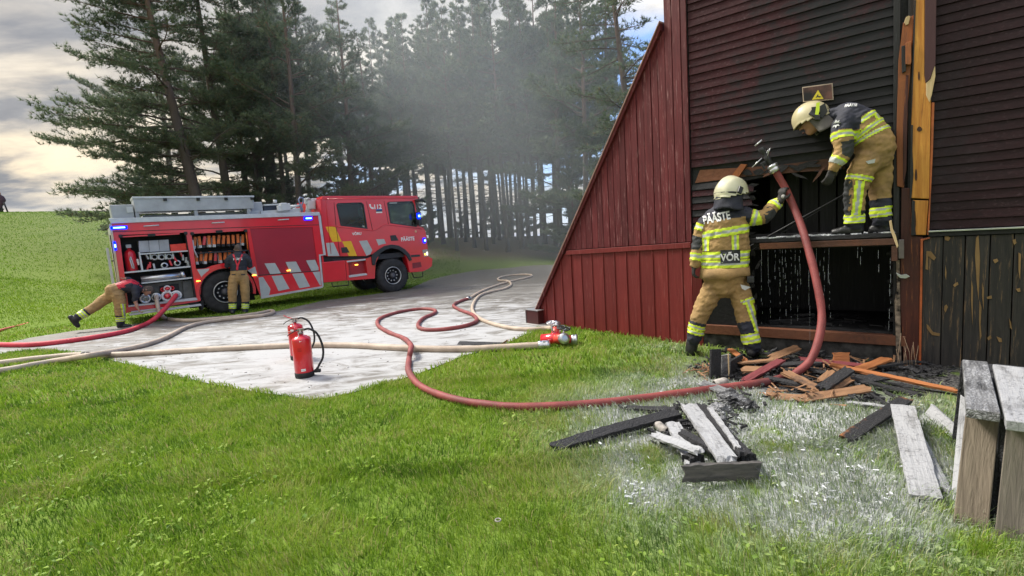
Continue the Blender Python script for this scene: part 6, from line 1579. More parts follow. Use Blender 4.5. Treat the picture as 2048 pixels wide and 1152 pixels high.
hc_, CP, cpl = hose('fire_hose', 'beige hose looping far out on the road, from the dark coupling to the red divider', [
    (938, 597), (962, 583), (990, 572), (1020, 563), (1052, 556), (1064, 551), (1050, 549), (1018, 551), (998, 556), (999, 561), (1015, 562), (1022, 569), (1010, 577), (980, 584), (960, 591), (948, 605), (945, 620), (955, 634), (980, 646), (1020, 656), (1060, 659), (1095, 657), (1110, 655, .1)], .036, m_hbe)
cpl(CP[0], CP[1] - CP[0], .12, M_['black_plastic'])
_, BP, cpl = hose('fire_hose', 'thick beige hose running past the extinguishers to the red divider on the grass', [
    (-700, 800), (-400, 780), (-120, 745), (-40, 732), (60, 719), (140, 711), (200, 711), (300, 706), (400, 700), (500, 695), (600, 691), (700, 691), (780, 695), (860, 698), (940, 698), (1020, 694), (1088, 690)], .046, m_hbe)
cpl(BP[-1], BP[-1] - BP[-3], .16); i_ = min(range(len(BP)), key=lambda q: (BP[q] - G(190, 712)).length); cpl(BP[i_], BP[i_ + 1] - BP[i_], .12, M_['black_plastic'])
def outpt(px, py): u, v = T.p(px, py, .1); return T.w(u, .08, v)
def tw3(px, py, d): u, v = T.p(px, py, d); return T.w(u, d, v)
oa = outpt(313, 592)
_, AP, cpl = hose('fire_hose', 'beige hose hanging from the pump, folded back on the concrete beside the rear wheel', [
    oa, tw3(313, 596, -.06), tw3(314, 606, -.18), tw3(318, 622, -.26), tw3(325, 632, -.36), (336, 638), (380, 641), (450, 636), (510, 628), (541, 622), (546, 626), (520, 632), (470, 637), (410, 645), (370, 656), (330, 676), (290, 690), (240, 701), (180, 711, .13), (110, 722), (40, 735), (-60, 752), (-180, 775), (-420, 830), (-800, 880)], .044, m_hbe)
cpl(AP[1], AP[2] - AP[0], .1, m_greyl)
ob = outpt(352, 590)
_, RP, cpl = hose('fire_hose', 'bright red supply hose sweeping from the pump outlet to the left edge of the lawn', [
    ob, tw3(351, 592, -.06), tw3(342, 604, -.22), tw3(326, 622, -.40), tw3(310, 637, -.55), (290, 649), (255, 662), (200, 673), (130, 683), (70, 689), (20, 690), (-40, 688), (-120, 690), (-300, 715), (-600, 740)], .05, m_hred2)
cpl(RP[1], RP[2] - RP[0], .1, m_greyl)
_, OP, cpl = hose('fire_hose', 'orange-red hose bend lying on the grass at the far left', [(-300, 690), (-160, 664), (-60, 652), (0, 645), (40, 640), (62, 637), (70, 640), (66, 645), (40, 652), (10, 659), (-20, 668), (-40, 682), (-32, 688)], .042, m_hor)

# ------------------------------------------------------------------ divider valve
dv = empty('hose_divider', None, 'red three-way hose divider with metal handwheels, lying on grass by the red wall', 'divider', M=Matrix.Translation(G(1113, 690)) @ Matrix.Rotation(-.3, 4, 'Z') @ Matrix.Scale(1.25, 4))
q = MB(); q.tube([(-.16, 0, .06), (-.05, 0, .065), (.05, .0, .08)], [.055, .06, .075], 12); q.build('inlet', m_tred, dv)
m_dvr = mat('faded_red_casting', (.62, .07, .045), .4, .15, 8, .1, 40)
for (x, y, z, nm) in ((.17, .02, .055, 'outlet_arm'), (.10, -.14, .10, 'outlet_arm'), (-.02, .10, .17, 'outlet_arm')):
    q = MB(); q.tube([(.0, 0, .07), (x * .6, y * .6, .07 + (z - .07) * .6), (x, y, z)], [.06, .05, .042], 10); q.build(nm, m_dvr, dv)
    d = Vector((x, y, z - .07)).normalized(); Mx = Matrix.Translation((x, y, z)) @ d.to_track_quat('Z', 'Y').to_matrix().to_4x4()
    MB().lathe([(.02, -.01), (.052, -.01), (.056, .01), (.05, .02), (.058, .03), (.058, .05), (.03, .055)], 14, M=Mx).build('outlet_coupling', m_steel, dv)
for (x, y, z) in ((-.05, .0, .24), (.07, -.05, .2), (.10, .07, .16)):
    q = MB(); q.tube([(x * .5, y * .5, .1), (x, y, z)], .011, 6); q.build('valve_stem', m_steel, dv)
    q = MB(); n_ = 14; q.tube([(x + .042 * math.cos(6.283 * i / n_), y + .042 * math.sin(6.283 * i / n_), z + .01 * math.sin(6.283 * i / n_)) for i in range(n_ + 1)], .008, 6).tube([(x - .04, y, z), (x + .04, y, z)], .006, 5).tube([(x, y - .04, z), (x, y + .04, z)], .006, 5); q.build('handwheel', m_steel if x < 0 else M_['black_plastic'], dv)

# ------------------------------------------------------------------ extinguishers
def exting(px, py, label, yaw, s_=1.0):
    g = G(px, py, .006); o = empty('fire_extinguisher', g, label, 'extinguisher'); I_ = Matrix.Rotation(yaw, 4, 'Z')
    r_ = .105 * s_; H_ = .455
    MB().lathe([(r_ * .93, .0), (r_ * 1.0, .01), (r_ * 1.02, .05), (r_ * 1.0, .062), (0, .062)], 36).build('base', M_['black_rubber'], o)
    MB().lathe([(r_ * .95, .058), (r_ * .99, .066), (r_ * .99, H_ - .02), (r_ * .965, H_ - .008), (r_ * .90, H_), (r_ * .6, H_ + .022), (r_ * .30, H_ + .032), (r_ * .22, H_ + .036), (r_ * .22, H_ + .05), (0, H_ + .05)], 40).build('cylinder', m_tred, o)
    MB().lathe([(.026, H_ + .045), (.030, H_ + .05), (.030, H_ + .068), (.018, H_ + .072), (.018, H_ + .10), (0, H_ + .10)], 16).rbox(-.03, .045, -.017, .017, H_ + .08, H_ + .108, .005, M=I_).build('valve', mat('valve_metal', (.30, .25, .24), .35, .1, 8, metal=.7), o)
    MB().prism([(-.01, H_ + .105), (-.06, H_ + .118), (-.125, H_ + .155), (-.128, H_ + .148), (-.06, H_ + .108), (-.01, H_ + .095)], -.012, .012, M=I_).build('lever', m_tred, o, bevel=.002)
    MB().prism([(-.02, H_ + .088), (-.06, H_ + .078), (-.11, H_ + .052), (-.142, H_ + .03), (-.145, H_ + .038), (-.115, H_ + .062), (-.06, H_ + .09), (-.02, H_ + .098)], -.010, .010, M=I_).build('handle', M_['black_plastic'], o, bevel=.002)
    pts = spline([I_ @ Vector(q) for q in ((.04, 0, H_ + .09), (.10, -.01, H_ + .095), (.18, -.02, H_ + .03), (.225, -.02, H_ - .12), (.215, -.02, H_ - .25), (.16, -.015, .11))], 6)
    MB().tube(pts, .0125, 10).build('discharge_hose', M_['black_rubber'], o)
    e = pts[-1]; MB().tube([e + Vector((.01, 0, .01)), e + Vector((-.045, -.0, -.07))], [.012, .016], 10).rbox(e.x - .05, e.x + .02, e.y - .018, e.y + .018, e.z - .075, e.z - .035, .008).build('nozzle', M_['black_plastic'], o)
    MB().tube([I_ @ Vector(q) for q in ((-.02, -.02, H_ + .06), (-.0, -.11, H_ - .03), (.02, -.112, H_ - .02))], .003, 5).build('seal_cord', m_wht, o)
    # printed label wrapped on the cylinder
    def wrap(a0, a1, z0, z1, m_, nm, rr_=1.004):
        V = []; F = []; n_ = 10
        for i in range(n_ + 1):
            a = a0 + (a1 - a0) * i / n_; V += [(r_ * rr_ * math.cos(a), r_ * rr_ * math.sin(a), z0), (r_ * rr_ * math.cos(a), r_ * rr_ * math.sin(a), z1)]
        for i in range(n_): F.append((2 * i, 2 * i + 2, 2 * i + 3, 2 * i + 1))
        q = MB(); q.add(V, F, 0, True); q.build(nm, m_, o)
    wrap(R(-85), R(-58), .085, .112, m_wht, 'label')
    wrap(R(-84), R(-60), .097, .1, M_['black_plastic'], 'label_print', 1.006)
    if s_ == 1.0: 
        for zz_ in (.345, .332, .318): wrap(R(-95), R(-70), zz_, zz_ + .004, mat('dark_red_print', (.25, .01, .015), .4), 'print_line', 1.005)
    else: wrap(R(-105), R(-80), .40, .42, m_wht, 'label', 1.005); wrap(R(-150), R(-30), .392, .396, m_wht, 'label_line', 1.005)
    return o
exting(610, 753, 'red fire extinguisher on the concrete, nearer of the two, black hose looping right', .25)
exting(597, 718, 'red fire extinguisher partly hidden behind the nearer one, lever raised', .35, .92)

# ------------------------------------------------------------------ debris
def pmat(name, c1, c2, frost=0.0, char=0.0, axis=0):
    m = bpy.data.materials.new(name); m.use_nodes = True; t = NT(m.node_tree); t.N.clear()
    tc = t.n('ShaderNodeTexCoord'); oi = t.n('ShaderNodeObjectInfo')
    sc = t.n('ShaderNodeVectorMath', operation='SCALE', i_0=(7.3, 9.1, 5.7)); t.link(oi.outputs['Random'], sc.inputs['Scale'])
    off = t.n('ShaderNodeVectorMath', operation='ADD', i_0=tc.outputs['Object'], i_1=sc.outputs[0]).outputs[0]
    v = t.mapping(off, (.8, 9, 9)); g = t.noise(v, 4, 7, .68, .5)
    c = t.mix(t.ramp(g, [(.3, 0.0), (.7, 1.0)]), c1, c2)
    dn_ = t.n('ShaderNodeVectorMath', operation='SCALE', i_0=t.n('ShaderNodeTexNoise', i_Vector=off, i_Scale=14.0).outputs['Color']); dn_.inputs['Scale'].default_value = .09
    vo = t.n('ShaderNodeTexVoronoi', feature='DISTANCE_TO_EDGE'); t.link(t.mapping(t.n('ShaderNodeVectorMath', operation='ADD', i_0=off, i_1=dn_.outputs[0]).outputs[0], (46, 62, 62)), vo.inputs['Vector']); vo.inputs['Scale'].default_value = 1.0
    crack = t.ramp(vo.outputs['Distance'], [(.0, 0.25), (.20, 1.0)]); h = g
    if char:
        k = t.math('ADD', t.noise(off, 3.0, 6, .65), t.math('SUBTRACT', char, .5))
        kk = t.ramp(k, [(.42, 0.0), (.56, 1.0)]); c = t.mix(kk, c, t.mix(crack, (.003, .003, .004), (.026, .026, .03)))
    if frost:
        k2 = t.math('ADD', t.math('MULTIPLY', t.noise(t.mapping(off, (.7, 5.0, 5.0)), 4.5 if frost > .6 else 7, 7, .66, .4), .6), t.math('MULTIPLY', t.noise(off, 6, 4, .65), .4))
        fz = t.ramp(t.math('ADD', k2, t.math('SUBTRACT', frost, .5)), [(.44, 0.0), (.60, 1.0)])
        fz = t.math('MULTIPLY', fz, .8) if frost > .6 else t.math('MULTIPLY', fz, t.math('ADD', .15, t.math('MULTIPLY', t.math('MULTIPLY', crack, t.ramp(g, [(.3, .45), (.6, 1.0)])), .85)))
        c = t.mix(fz, c, (.38, .385, .40))
        if frost > .6:
            v2 = t.n('ShaderNodeTexVoronoi', feature='DISTANCE_TO_EDGE'); t.link(t.mapping(t.n('ShaderNodeVectorMath', operation='ADD', i_0=off, i_1=dn_.outputs[0]).outputs[0], (22, 13, 13)), v2.inputs['Vector']); v2.inputs['Scale'].default_value = 1.0
            c = t.mix(t.math('MULTIPLY', t.ramp(v2.outputs['Distance'], [(.0, 1.0), (.045, 0.0)]), t.ramp(k2, [(.40, .85), (.6, .25)])), c, (.07, .07, .075))
    bp = t.n('ShaderNodeBump', i_Strength=.9, i_Distance=.012, i_Height=t.math('ADD', g, t.math('MULTIPLY', crack, .5 if (char > .5 or .5 < frost < .6) else 0.0)))
    bs = t.n('ShaderNodeBsdfPrincipled', i_0=c, i_Roughness=.75); t.link(bp.outputs[0], bs.inputs['Normal']); t.n('ShaderNodeOutputMaterial', i_0=bs.outputs[0]); return m
d_tan = pmat('split_tan_wood', (.15, .075, .036), (.30, .16, .08), 0, .34)
d_org = pmat('split_orange_wood', (.24, .075, .022), (.40, .15, .045), 0, .36)
d_char = pmat('charred_board', (.015, .015, .016), (.04, .04, .044), .30, 1.0)
d_charo = pmat('half_charred_board', (.38, .12, .03), (.5, .2, .05), 0, .62)
d_frost = pmat('powdered_board', (.07, .07, .075), (.20, .20, .20), .53, .50)
d_frost2 = pmat('heavily_powdered_board', (.09, .09, .095), (.22, .215, .21), .612, .45)
d_red = pmat('painted_red_offcut', (.10, .014, .018), (.17, .03, .035), 0, .25)
d_grey = pmat('weathered_grey_plank', (.11, .085, .06), (.24, .195, .145), .30, .18)
d_greyd = pmat('weathered_dark_plank', (.12, .10, .085), (.22, .19, .155), .12, .30)
def board(name, label, m_, a, b_, wd, th, roll=0, cat='board', group=None, z=(0, 0), ragged=.03, n=10, bow=0, tip=0):
    """a splintered plank between two ground spots (picture points with heights)"""
    A = G(a[0], a[1], z[0]); B = G(b_[0], b_[1], z[1]); d = (B - A); L = d.length; x = d.normalized(); y = Vector((0, 0, 1)).cross(x).normalized(); zz = x.cross(y)
    Mx = Matrix((x, y, zz)).transposed().to_4x4(); Mx = Matrix.Translation(A) @ Mx @ Matrix.Rotation(roll, 4, 'X')
    mb = MB(); V = []; F = []; rd_ = random.Random(hash(label) % 9999 if False else int(a[0] * 7 + a[1]))
    K = n; yn = 4
    for i in range(K + 1):
        f = i / K
        for s_ in (0, 1):
            for k_ in range(yn + 1):
                yy = -wd / 2 + wd * k_ / yn; ex_ = 0
                if i == 0: ex_ = -rd_.uniform(-ragged, ragged)
                if i == K: ex_ = rd_.uniform(-ragged, ragged)
                V.append((f * L + ex_, yy + (rd_.uniform(-.004, .004) if 0 < i < K else 0) * (1 if k_ in (0, yn) else .3), th * s_ + bow * math.sin(f * math.pi) + rd_.uniform(-.0015, .0015)))
    W_ = 2 * (yn + 1)
    for i in range(K):
        for k_ in range(yn):
            a0 = i * W_ + k_; F.append((a0, a0 + 1, a0 + W_ + 1, a0 + W_)); a1 = a0 + yn + 1; F.append((a1, a1 + W_, a1 + W_ + 1, a1 + 1))
        for k_ in (0, yn):
            a0 = i * W_ + k_; a1 = a0 + yn + 1; F.append((a0, a0 + W_, a1 + W_, a1) if k_ == 0 else (a0, a1, a1 + W_, a0 + W_))
    for i in (0, K):
        for k_ in range(yn):
            a0 = i * W_ + k_; a1 = a0 + yn + 1; F.append((a0, a1, a1 + 1, a0 + 1) if i == 0 else (a0, a0 + 1, a1 + 1, a1))
    mb.add(V, F); return mb.build(name, m_, None, Mx, label, cat, group, bevel=.002, fix=True)
GB = 'boards fallen in the heap below the burnt wall'
board('board', 'long orange board reaching right from the heap towards the upright crate', d_org, (1660, 731), (1912, 784), .055, .022, .2, z=(.10, .02), group=GB, n=16)
board('board', 'long charred board lying just below the long orange one', d_char, (1600, 735), (1840, 792), .09, .02, -.1, z=(.07, .01), group=GB, n=16)
board('board', 'thin dark lath under the long orange board', d_char, (1690, 748), (1850, 782), .03, .015, 0, z=(.05, .01), group=GB)
board('board', 'bent light-brown board with a splintered left end, front of the heap', d_tan, (1537, 793), (1610, 799), .075, .016, .5, z=(.01, .02), group=GB)
board('board', 'light-brown board slanting right, joined to the bent splintered one', d_tan, (1606, 799), (1738, 778), .085, .018, .35, z=(.02, .06), group=GB)
board('board', 'tan board with dark edges slanting down under the red hose end of the heap', d_tan, (1568, 745), (1642, 782), .085, .02, .1, z=(.09, .03), group=GB)
board('board', 'short black board crossing the tan one, bare orange at its broken lower tip', d_charo, (1642, 781), (1700, 741), .085, .03, .25, z=(.04, .12), group=GB)
board('board', 'orange board sticking out top right of the heap', d_org, (1718, 741), (1776, 719), .09, .02, .1, z=(.06, .08), group=GB)
board('board', 'orange block standing on the heap behind the lifted hose', d_org, (1667, 717), (1698, 717), .11, .03, 1.2, z=(.10, .10), group=GB, n=4, ragged=.01)
board('board', 'dark red painted board slanting across the tan offcuts', d_red, (1492, 762), (1563, 722), .075, .022, .15, z=(.05, .15), group=GB)
board('board', 'black lath under the dark red painted board', d_char, (1484, 768), (1560, 728), .05, .02, 0, z=(.03, .10), group=GB)
board('board', 'tan offcut beneath the boot of the man with the hose', d_tan, (1484, 740), (1528, 741), .15, .018, .05, z=(.08, .09), group=GB, n=5)
board('board', 'tan offcut left of the dark red painted board', d_tan, (1478, 728), (1545, 722), .10, .018, -.1, z=(.07, .10), group=GB, n=6)
board('board', 'pointed tan splinter behind the boot, top of the heap', d_tan, (1540, 718), (1592, 697), .09, .014, .3, z=(.08, .12), group=GB, ragged=.06)
board('board', 'orange offcut by the heel, left end of the heap', d_org, (1460, 700), (1490, 722), .06, .016, .1, z=(.04, .08), group=GB, n=5)
board('board', 'tan board stub rising between black pieces in the middle of the heap', d_tan, (1640, 765), (1662, 745), .06, .02, .2, z=(.05, .10), group=GB, n=5)
board('board', 'brown board stub right of the short black board', d_tan, (1668, 778), (1702, 760), .06, .018, .3, z=(.03, .07), group=GB, n=5)
board('board', 'thin dark lath sloping to the white strip', d_char, (1702, 762), (1776, 812), .02, .015, 0, z=(.05, .02), group=GB)
board('board', 'brown board lying flat at the back of the heap by the wall', d_red, (1600, 720), (1735, 735), .10, .02, .05, z=(.07, .06), group=GB)
board('board', 'charred board at the back left of the heap', d_char, (1520, 735), (1640, 728), .12, .025, 0, z=(.04, .06), group=GB)
board('board', 'light offcut peeping out under the red hose', d_tan, (1500, 770), (1528, 757), .045, .014, 0, z=(.02, .05), group=GB, n=5)
board('board', 'whitened thin strip on the powdered grass right of the heap', d_frost2, (1698, 806), (1775, 815), .035, .012, .2, z=(.012, .015), group='powdered pieces on the lawn')
board('board', 'half-charred board with bright orange ends, in front of the heap', d_charo, (1692, 882), (1812, 801), .085, .026, .15, z=(.02, .06), n=14, ragged=.02)
board('board', 'white powdered plank leaning down at the left of the upright crate', d_frost2, (1805, 815), (1852, 1000), .135, .022, .05, z=(.10, .015), n=14, ragged=.006)
board('board', 'pale plank hidden under the white powdered one', d_frost2, (1822, 850), (1890, 985), .06, .02, -.3, z=(.05, .012), n=8, ragged=.01)
board('board', 'short powdered board behind the white leaning plank', d_frost2, (1862, 820), (1915, 868), .085, .02, 1.1, z=(.04, .04), n=5, ragged=.01)
board('charred_beam', 'long charred beam lying out on the grass left of the burnt pallet', d_char, (1108, 902), (1352, 832), .085, .045, .3, cat='beam', z=(.0, .05), n=26, ragged=.03, bow=.01)
board('board', 'charred strip with a white top, between the hose and the charred beam', d_char, (1240, 817), (1352, 822), .06, .02, .2, z=(.01, .04), n=10)
board('board', 'dark weathered board lying on the concrete against the beige hose', d_char, (917, 687), (1012, 690), .09, .015, .3, z=(.012, .012), n=6, ragged=.01)
board('board', 'small dark stub sticking up beside the beige hose', d_tan, (1004, 690), (1014, 682), .05, .015, .3, z=(.02, .10), n=3, ragged=.02)
# charred upright boards at the left of the heap
cb = empty('charred_box', G(1437, 752), 'charred box side standing at the left end of the heap, white edges', 'box')
def stand(nm, p0, p1, h, th, m_, tilt=0):
    A = G(*p0) - cb.location; B = G(*p1) - cb.location; d = B - A; L = d.length; x = d.normalized(); y = Vector((0, 0, 1)).cross(x)
    Mx = Matrix((x, y, Vector((0, 0, 1)))).transposed().to_4x4(); Mx = Matrix.Translation(A) @ Mx @ Matrix.Rotation(tilt, 4, 'X'); MB().box(0, L, -th / 2, th / 2, -.02, h, M=Mx, jit=.006).build(nm, m_, cb, bevel=.003)
stand('side_board', (1420, 757), (1440, 755), .29, .02, d_char, .1); stand('side_board', (1441, 755), (1458, 752), .22, .02, d_frost, .05); stand('side_board', (1459, 752), (1486, 735), .14, .02, d_char, -.1); stand('edge_strip', (1457, 757), (1459.5, 757), .24, .012, m_pale)
def crumple(name, label, px, py, r_, m_, flat=.5, seed=1, cat='debris', z=0):
    bm = bmesh.new(); bmesh.ops.create_icosphere(bm, subdivisions=4, radius=1)
    for v in bm.verts:
        q = v.co.copy(); a = mnoise.noise(q * 1.7 + Vector((seed, 0, 0))) * .5 + abs(mnoise.noise(q * 4.1 + Vector((0, seed, 0)))) * .45 - .1; v.co = q * r_ * (1 + a); v.co.z = v.co.z * flat + r_ * flat * .5
    mb = MB(); mb.bm(bm, 0, None, False); return mb.build(name, m_, None, Matrix.Translation(G(px, py, z)) @ Matrix.Rotation(seed, 4, 'Z'), label, cat)
m_lump = pmat('sooty_cloth', (.02, .02, .022), (.07, .07, .075), .50, .8)
crumple('crumpled_sheet', 'black crumpled sheet topped with white powder, in front of the red hose', 1462, 806, .115, m_lump, .55, 3, 'sheet')
crumple('crumpled_sheet', 'second sooty lump, just right of the white-topped sheet', 1492, 816, .08, m_lump, .5, 5, 'sheet')
crumple('crumpled_sheet', 'grey curled sheet beside the slats of the burnt pallet', 1440, 826, .08, d_frost, .6, 8, 'sheet')
def roll(label, px, py, L, r_, yaw, m_):
    o = empty('curled_bark', G(px, py, r_ * .9), label, 'curled sheet'); Mx = Matrix.Rotation(yaw, 4, 'Z') @ Matrix.Rotation(R(86), 4, 'Y')
    V = []; F = []; n_ = 18
    for i in range(n_ + 1):
        a = R(20) + R(310) * i / n_; 
        for z_ in (-L / 2, -L / 6, L / 6, L / 2): q = r_ * (1 + .1 * math.sin(a * 3 + z_ * 20)) * (1 + z_); V.append(Mx @ Vector((q * math.cos(a), q * math.sin(a), z_)))
    for i in range(n_):
        for k_ in range(3): F.append((i * 4 + k_, (i + 1) * 4 + k_, (i + 1) * 4 + k_ + 1, i * 4 + k_ + 1))
    q = MB(); q.add(V, F, 0, True); s_ = q.build('curl', m_, o); md = s_.modifiers.new('t', 'SOLIDIFY'); md.thickness = .006
m_curl = mat('scorched_paper', (.36, .33, .30), .8, .3, 14, .4, 40)
roll('grey curled sheet lying under the charred box side', 1440, 765, .13, .034, .3, m_curl)
roll('pale curled sheet on the burnt pallet', 1325, 858, .12, .035, 1.9, m_curl)
roll('dark curled sheet at the right edge of the burnt pallet', 1440, 842, .10, .028, .5, m_lump)
# burnt pallet
pb = empty('burnt_pallet', G(1410, 905), 'burnt wooden pallet end with white powder on its charred slats', 'pallet'); PI_ = Matrix.Translation(-pb.location)
def pslat(nm, a, b_, wd, th, m_, za, zb_, roll_=0):
    o = board(nm, None, m_, a, b_, wd, th, roll_, None, z=(za, zb_), n=16, ragged=.03)
    for k_ in ('label', 'category'):
        if k_ in o: del o[k_]
    mb_ = o.matrix_basis.copy(); o.parent = pb; o.matrix_basis = PI_ @ mb_; return o
pslat('slat', (1378, 815), (1455, 925), .115, .03, d_frost2, .09, .11); pslat('slat', (1402, 815), (1490, 915), .07, .03, d_char, .09, .11); pslat('slat', (1345, 850), (1390, 940), .09, .03, d_frost2, .05, .03)
pslat('slat', (1420, 822), (1478, 905), .035, .03, d_frost2, .11, .12); pslat('slat', (1362, 870), (1430, 905), .06, .03, d_char, .06, .09)
pslat('split_slat', (1308, 872), (1398, 905), .06, .02, d_frost2, .07, .12, .3)
pslat('front_board', (1368, 944), (1514, 938), .10, .028, mat('scorched_front', (.075, .068, .062), .55, .5, 6, .3, 30, stretch=(1, 8, 8), col2=(.03, .03, .03)), .075, .075, R(90))
pslat('block', (1375, 932), (1400, 925), .07, .06, d_char, .03, .03); pslat('block', (1480, 925), (1505, 922), .07, .06, d_char, .03, .03)
# upright crate of thick planks
g1 = G(1940, 1050); ct = empty('plank_crate', g1, 'heavy crate of thick charred planks standing at the right edge, tops powdered white', 'crate')
Zt = .545
def tw(px, py, z): return G(px, py, z) - g1
def hexa(nm, top, bot, m_, bev=.004, sub=6):
    """plank given by four corner points of one face and the four behind"""
    V = []; F = []; mb = MB(); a = [Vector(q) for q in top]; b_ = [Vector(q) for q in bot]; mb.add(a + b_, [(0, 1, 2, 3), (7, 6, 5, 4), (0, 4, 5, 1), (1, 5, 6, 2), (2, 6, 7, 3), (3, 7, 4, 0)])
    # local x along the plank so the grain runs with it
    c = sum(a + b_, Vector()) / 8; x = ((a[1] + a[2]) / 2 - (a[0] + a[3]) / 2).normalized(); y = (a[3] - a[0]); y = (y - x * y.dot(x)).normalized(); z_ = x.cross(y)
    Mx = Matrix((x, y, z_)).transposed().to_4x4(); Mx.translation = c; inv = Mx.inverted(); mb.v = [inv @ q for q in mb.v]
    return mb.build(nm, m_, ct, Mx, bevel=bev, fix=True)
dn = Vector((0, 0, -.045))
T1 = [tw(1932, 816, Zt), tw(1925, 719, Zt), tw(1975, 723, Zt), tw(2001, 826, Zt)]
hexa('top_plank', T1, [q + dn for q in T1], d_frost)
T2 = [tw(2012, 840, Zt), tw(1985, 728, Zt), tw(2060, 736, Zt), tw(2110, 852, Zt)]
hexa('top_plank', T2, [q + dn for q in T2], d_frost2)
bk = Vector((.012, .045, 0))
F1_ = [tw(1932, 818, Zt - .047), tw(1905, 1052, -.02), tw(1976, 1066, -.02), tw(2000, 828, Zt - .047)]
F1b = [G(1905, 1052, -.02) - g1, ]
def upright(nm, pts, m_, th=.045):
    # the top corners stand over the bottom ones
    tl_, bl_, br_, tr_ = pts; nn = Vector((g1.x + br_.x, g1.y + br_.y, 0)).normalized() * th
    return hexa(nm, [tl_, bl_, br_, tr_], [q + nn for q in (tl_, bl_, br_, tr_)], m_)
upright('front_plank', F1_, d_grey)
upright('front_plank', [tw(2013, 846, Zt - .047), tw(1988, 1078, -.02), tw(2100, 1100, -.02), tw(2112, 862, Zt - .047)], d_greyd)
upright('far_plank', [tw(1922, 724, Zt - .05), tw(1902, 893, -.01), tw(1948, 896, -.01), tw(1972, 728, Zt - .05)], d_char)
upright('far_plank', [tw(1990, 730, Zt - .05), tw(1968, 900, -.01), tw(2050, 906, -.01), tw(2060, 738, Zt - .05)], d_char)
upright('inner_plank', [tw(2000, 838, Zt - .06), tw(1975, 1050, -.02), tw(1995, 1052, -.02), tw(2016, 842, Zt - .06)], d_char, .02)
S1 = [tw(1921, 790, .42), tw(1901, 1000, .0), tw(1913, 1006, .0), tw(1934, 800, .42)]
upright('side_lath', S1, d_frost2, .02)
hexa('inner_rail', [tw(1930, 800, Zt - .10), tw(1926, 722, Zt - .10), tw(2050, 735, Zt - .10), tw(2100, 840, Zt - .10)], [q + Vector((0, 0, -.03)) for q in (tw(1930, 800, Zt - .10), tw(1926, 722, Zt - .10), tw(2050, 735, Zt - .10), tw(2100, 840, Zt - .10))], d_char)
if False: hexa('bottom_rail', [tw(1910, 1040, .06), tw(1905, 900, .06), tw(2040, 905, .06), tw(2090, 1070, .06)], [tw(1910, 1040, .02), tw(1905, 900, .02), tw(2040, 905, .02), tw(2090, 1070, .02)], d_frost)
# charred crumbs and pale flakes nobody could count
mb = MB(); mbw = MB(); rd = random.Random(3)
def chunk(m, c, s_):
    Mx = Matrix.Translation(c) @ Matrix.Rotation(rd.uniform(0, 6.28), 4, 'Z') @ Matrix.Rotation(rd.uniform(-.6, .6), 4, 'X') @ Matrix.Rotation(rd.uniform(-.4, .4), 4, 'Y')
    a, b_, h = s_ * rd.uniform(.5, 2.4), s_ * rd.uniform(.3, .8), s_ * rd.uniform(.15, .5); m.box(-a, a, -b_, b_, -h, h, M=Mx, jit=s_ * .22)
CH = [(1480, 735, 60, 22, 190), (1600, 740, 90, 25, 320), (1720, 735, 100, 22, 260), (1850, 745, 60, 10, 90), (1640, 775, 80, 15, 200), (1400, 860, 70, 30, 120), (1330, 880, 30, 20, 50), (1470, 815, 50, 14, 70), (1420, 740, 40, 15, 60), (1560, 700, 120, 12, 160), (1740, 705, 80, 10, 90), (1360, 830, 60, 10, 60), (1740, 800, 50, 14, 60)]
for cx, cy, sx, sy, n_ in CH:
    for i in range(n_):
        px, py = rd.gauss(cx, sx * .5), rd.gauss(cy, sy * .6)
        if py < 690: continue
        g = G(px, py)
        if (g - W.o).dot(W.d) > -.05: continue
        chunk(mb, g + Vector((0, 0, rd.uniform(.0, .045))), rd.uniform(.006, .022))
for cx, cy, sx, sy, n_ in [(1560, 860, 220, 70, 150), (1400, 800, 120, 40, 60), (1700, 980, 150, 60, 60), (1640, 750, 120, 30, 60), (1270, 990, 30, 20, 40), (1640, 1010, 40, 25, 20), (1300, 900, 150, 80, 40)]:
    for i in range(n_):
        g = G(rd.gauss(cx, sx * .5), rd.gauss(cy, sy * .6))
        if (g - W.o).dot(W.d) > -.05: continue
        chunk(mbw, g + Vector((0, 0, rd.uniform(.01, .04))), rd.uniform(.003, .009))
mb.build('charred_rubble', pmat('charcoal', (.012, .012, .013), (.04, .04, .045), .36, .9), label='black charcoal crumbs and splinters below the burnt wall', cat='rubble', kind='stuff')
mbw.build('powder_flakes', m_frost, label='pale flakes of powder and ash scattered over the lawn', cat='flakes', kind='stuff')
mt_ = MB()
for cx, cy, sx, sy, n_ in [(1520, 740, 60, 18, 25), (1640, 750, 90, 20, 36), (1720, 740, 80, 14, 24), (1410, 745, 25, 10, 22), (1600, 790, 110, 16, 30)]:
    for i in range(n_):
        px, py = rd.gauss(cx, sx * .5), rd.gauss(cy, sy * .6)
        if py < 695: continue
        g = G(px, py)
        if (g - W.o).dot(W.d) > -.06: continue
        L = rd.uniform(.02, .10); Mx = Matrix.Translation(g + Vector((0, 0, rd.uniform(.02, .07)))) @ Matrix.Rotation(rd.uniform(0, 6.28), 4, 'Z') @ Matrix.Rotation(rd.uniform(-.5, .5), 4, 'Y'); mt_.box(-L, L, -.006, .006, -.002, .004, M=Mx, jit=.004)
mt_.build('wood_splinters', d_tan, label='small brown wood splinters mixed into the heap below the wall', cat='splinters', kind='stuff')
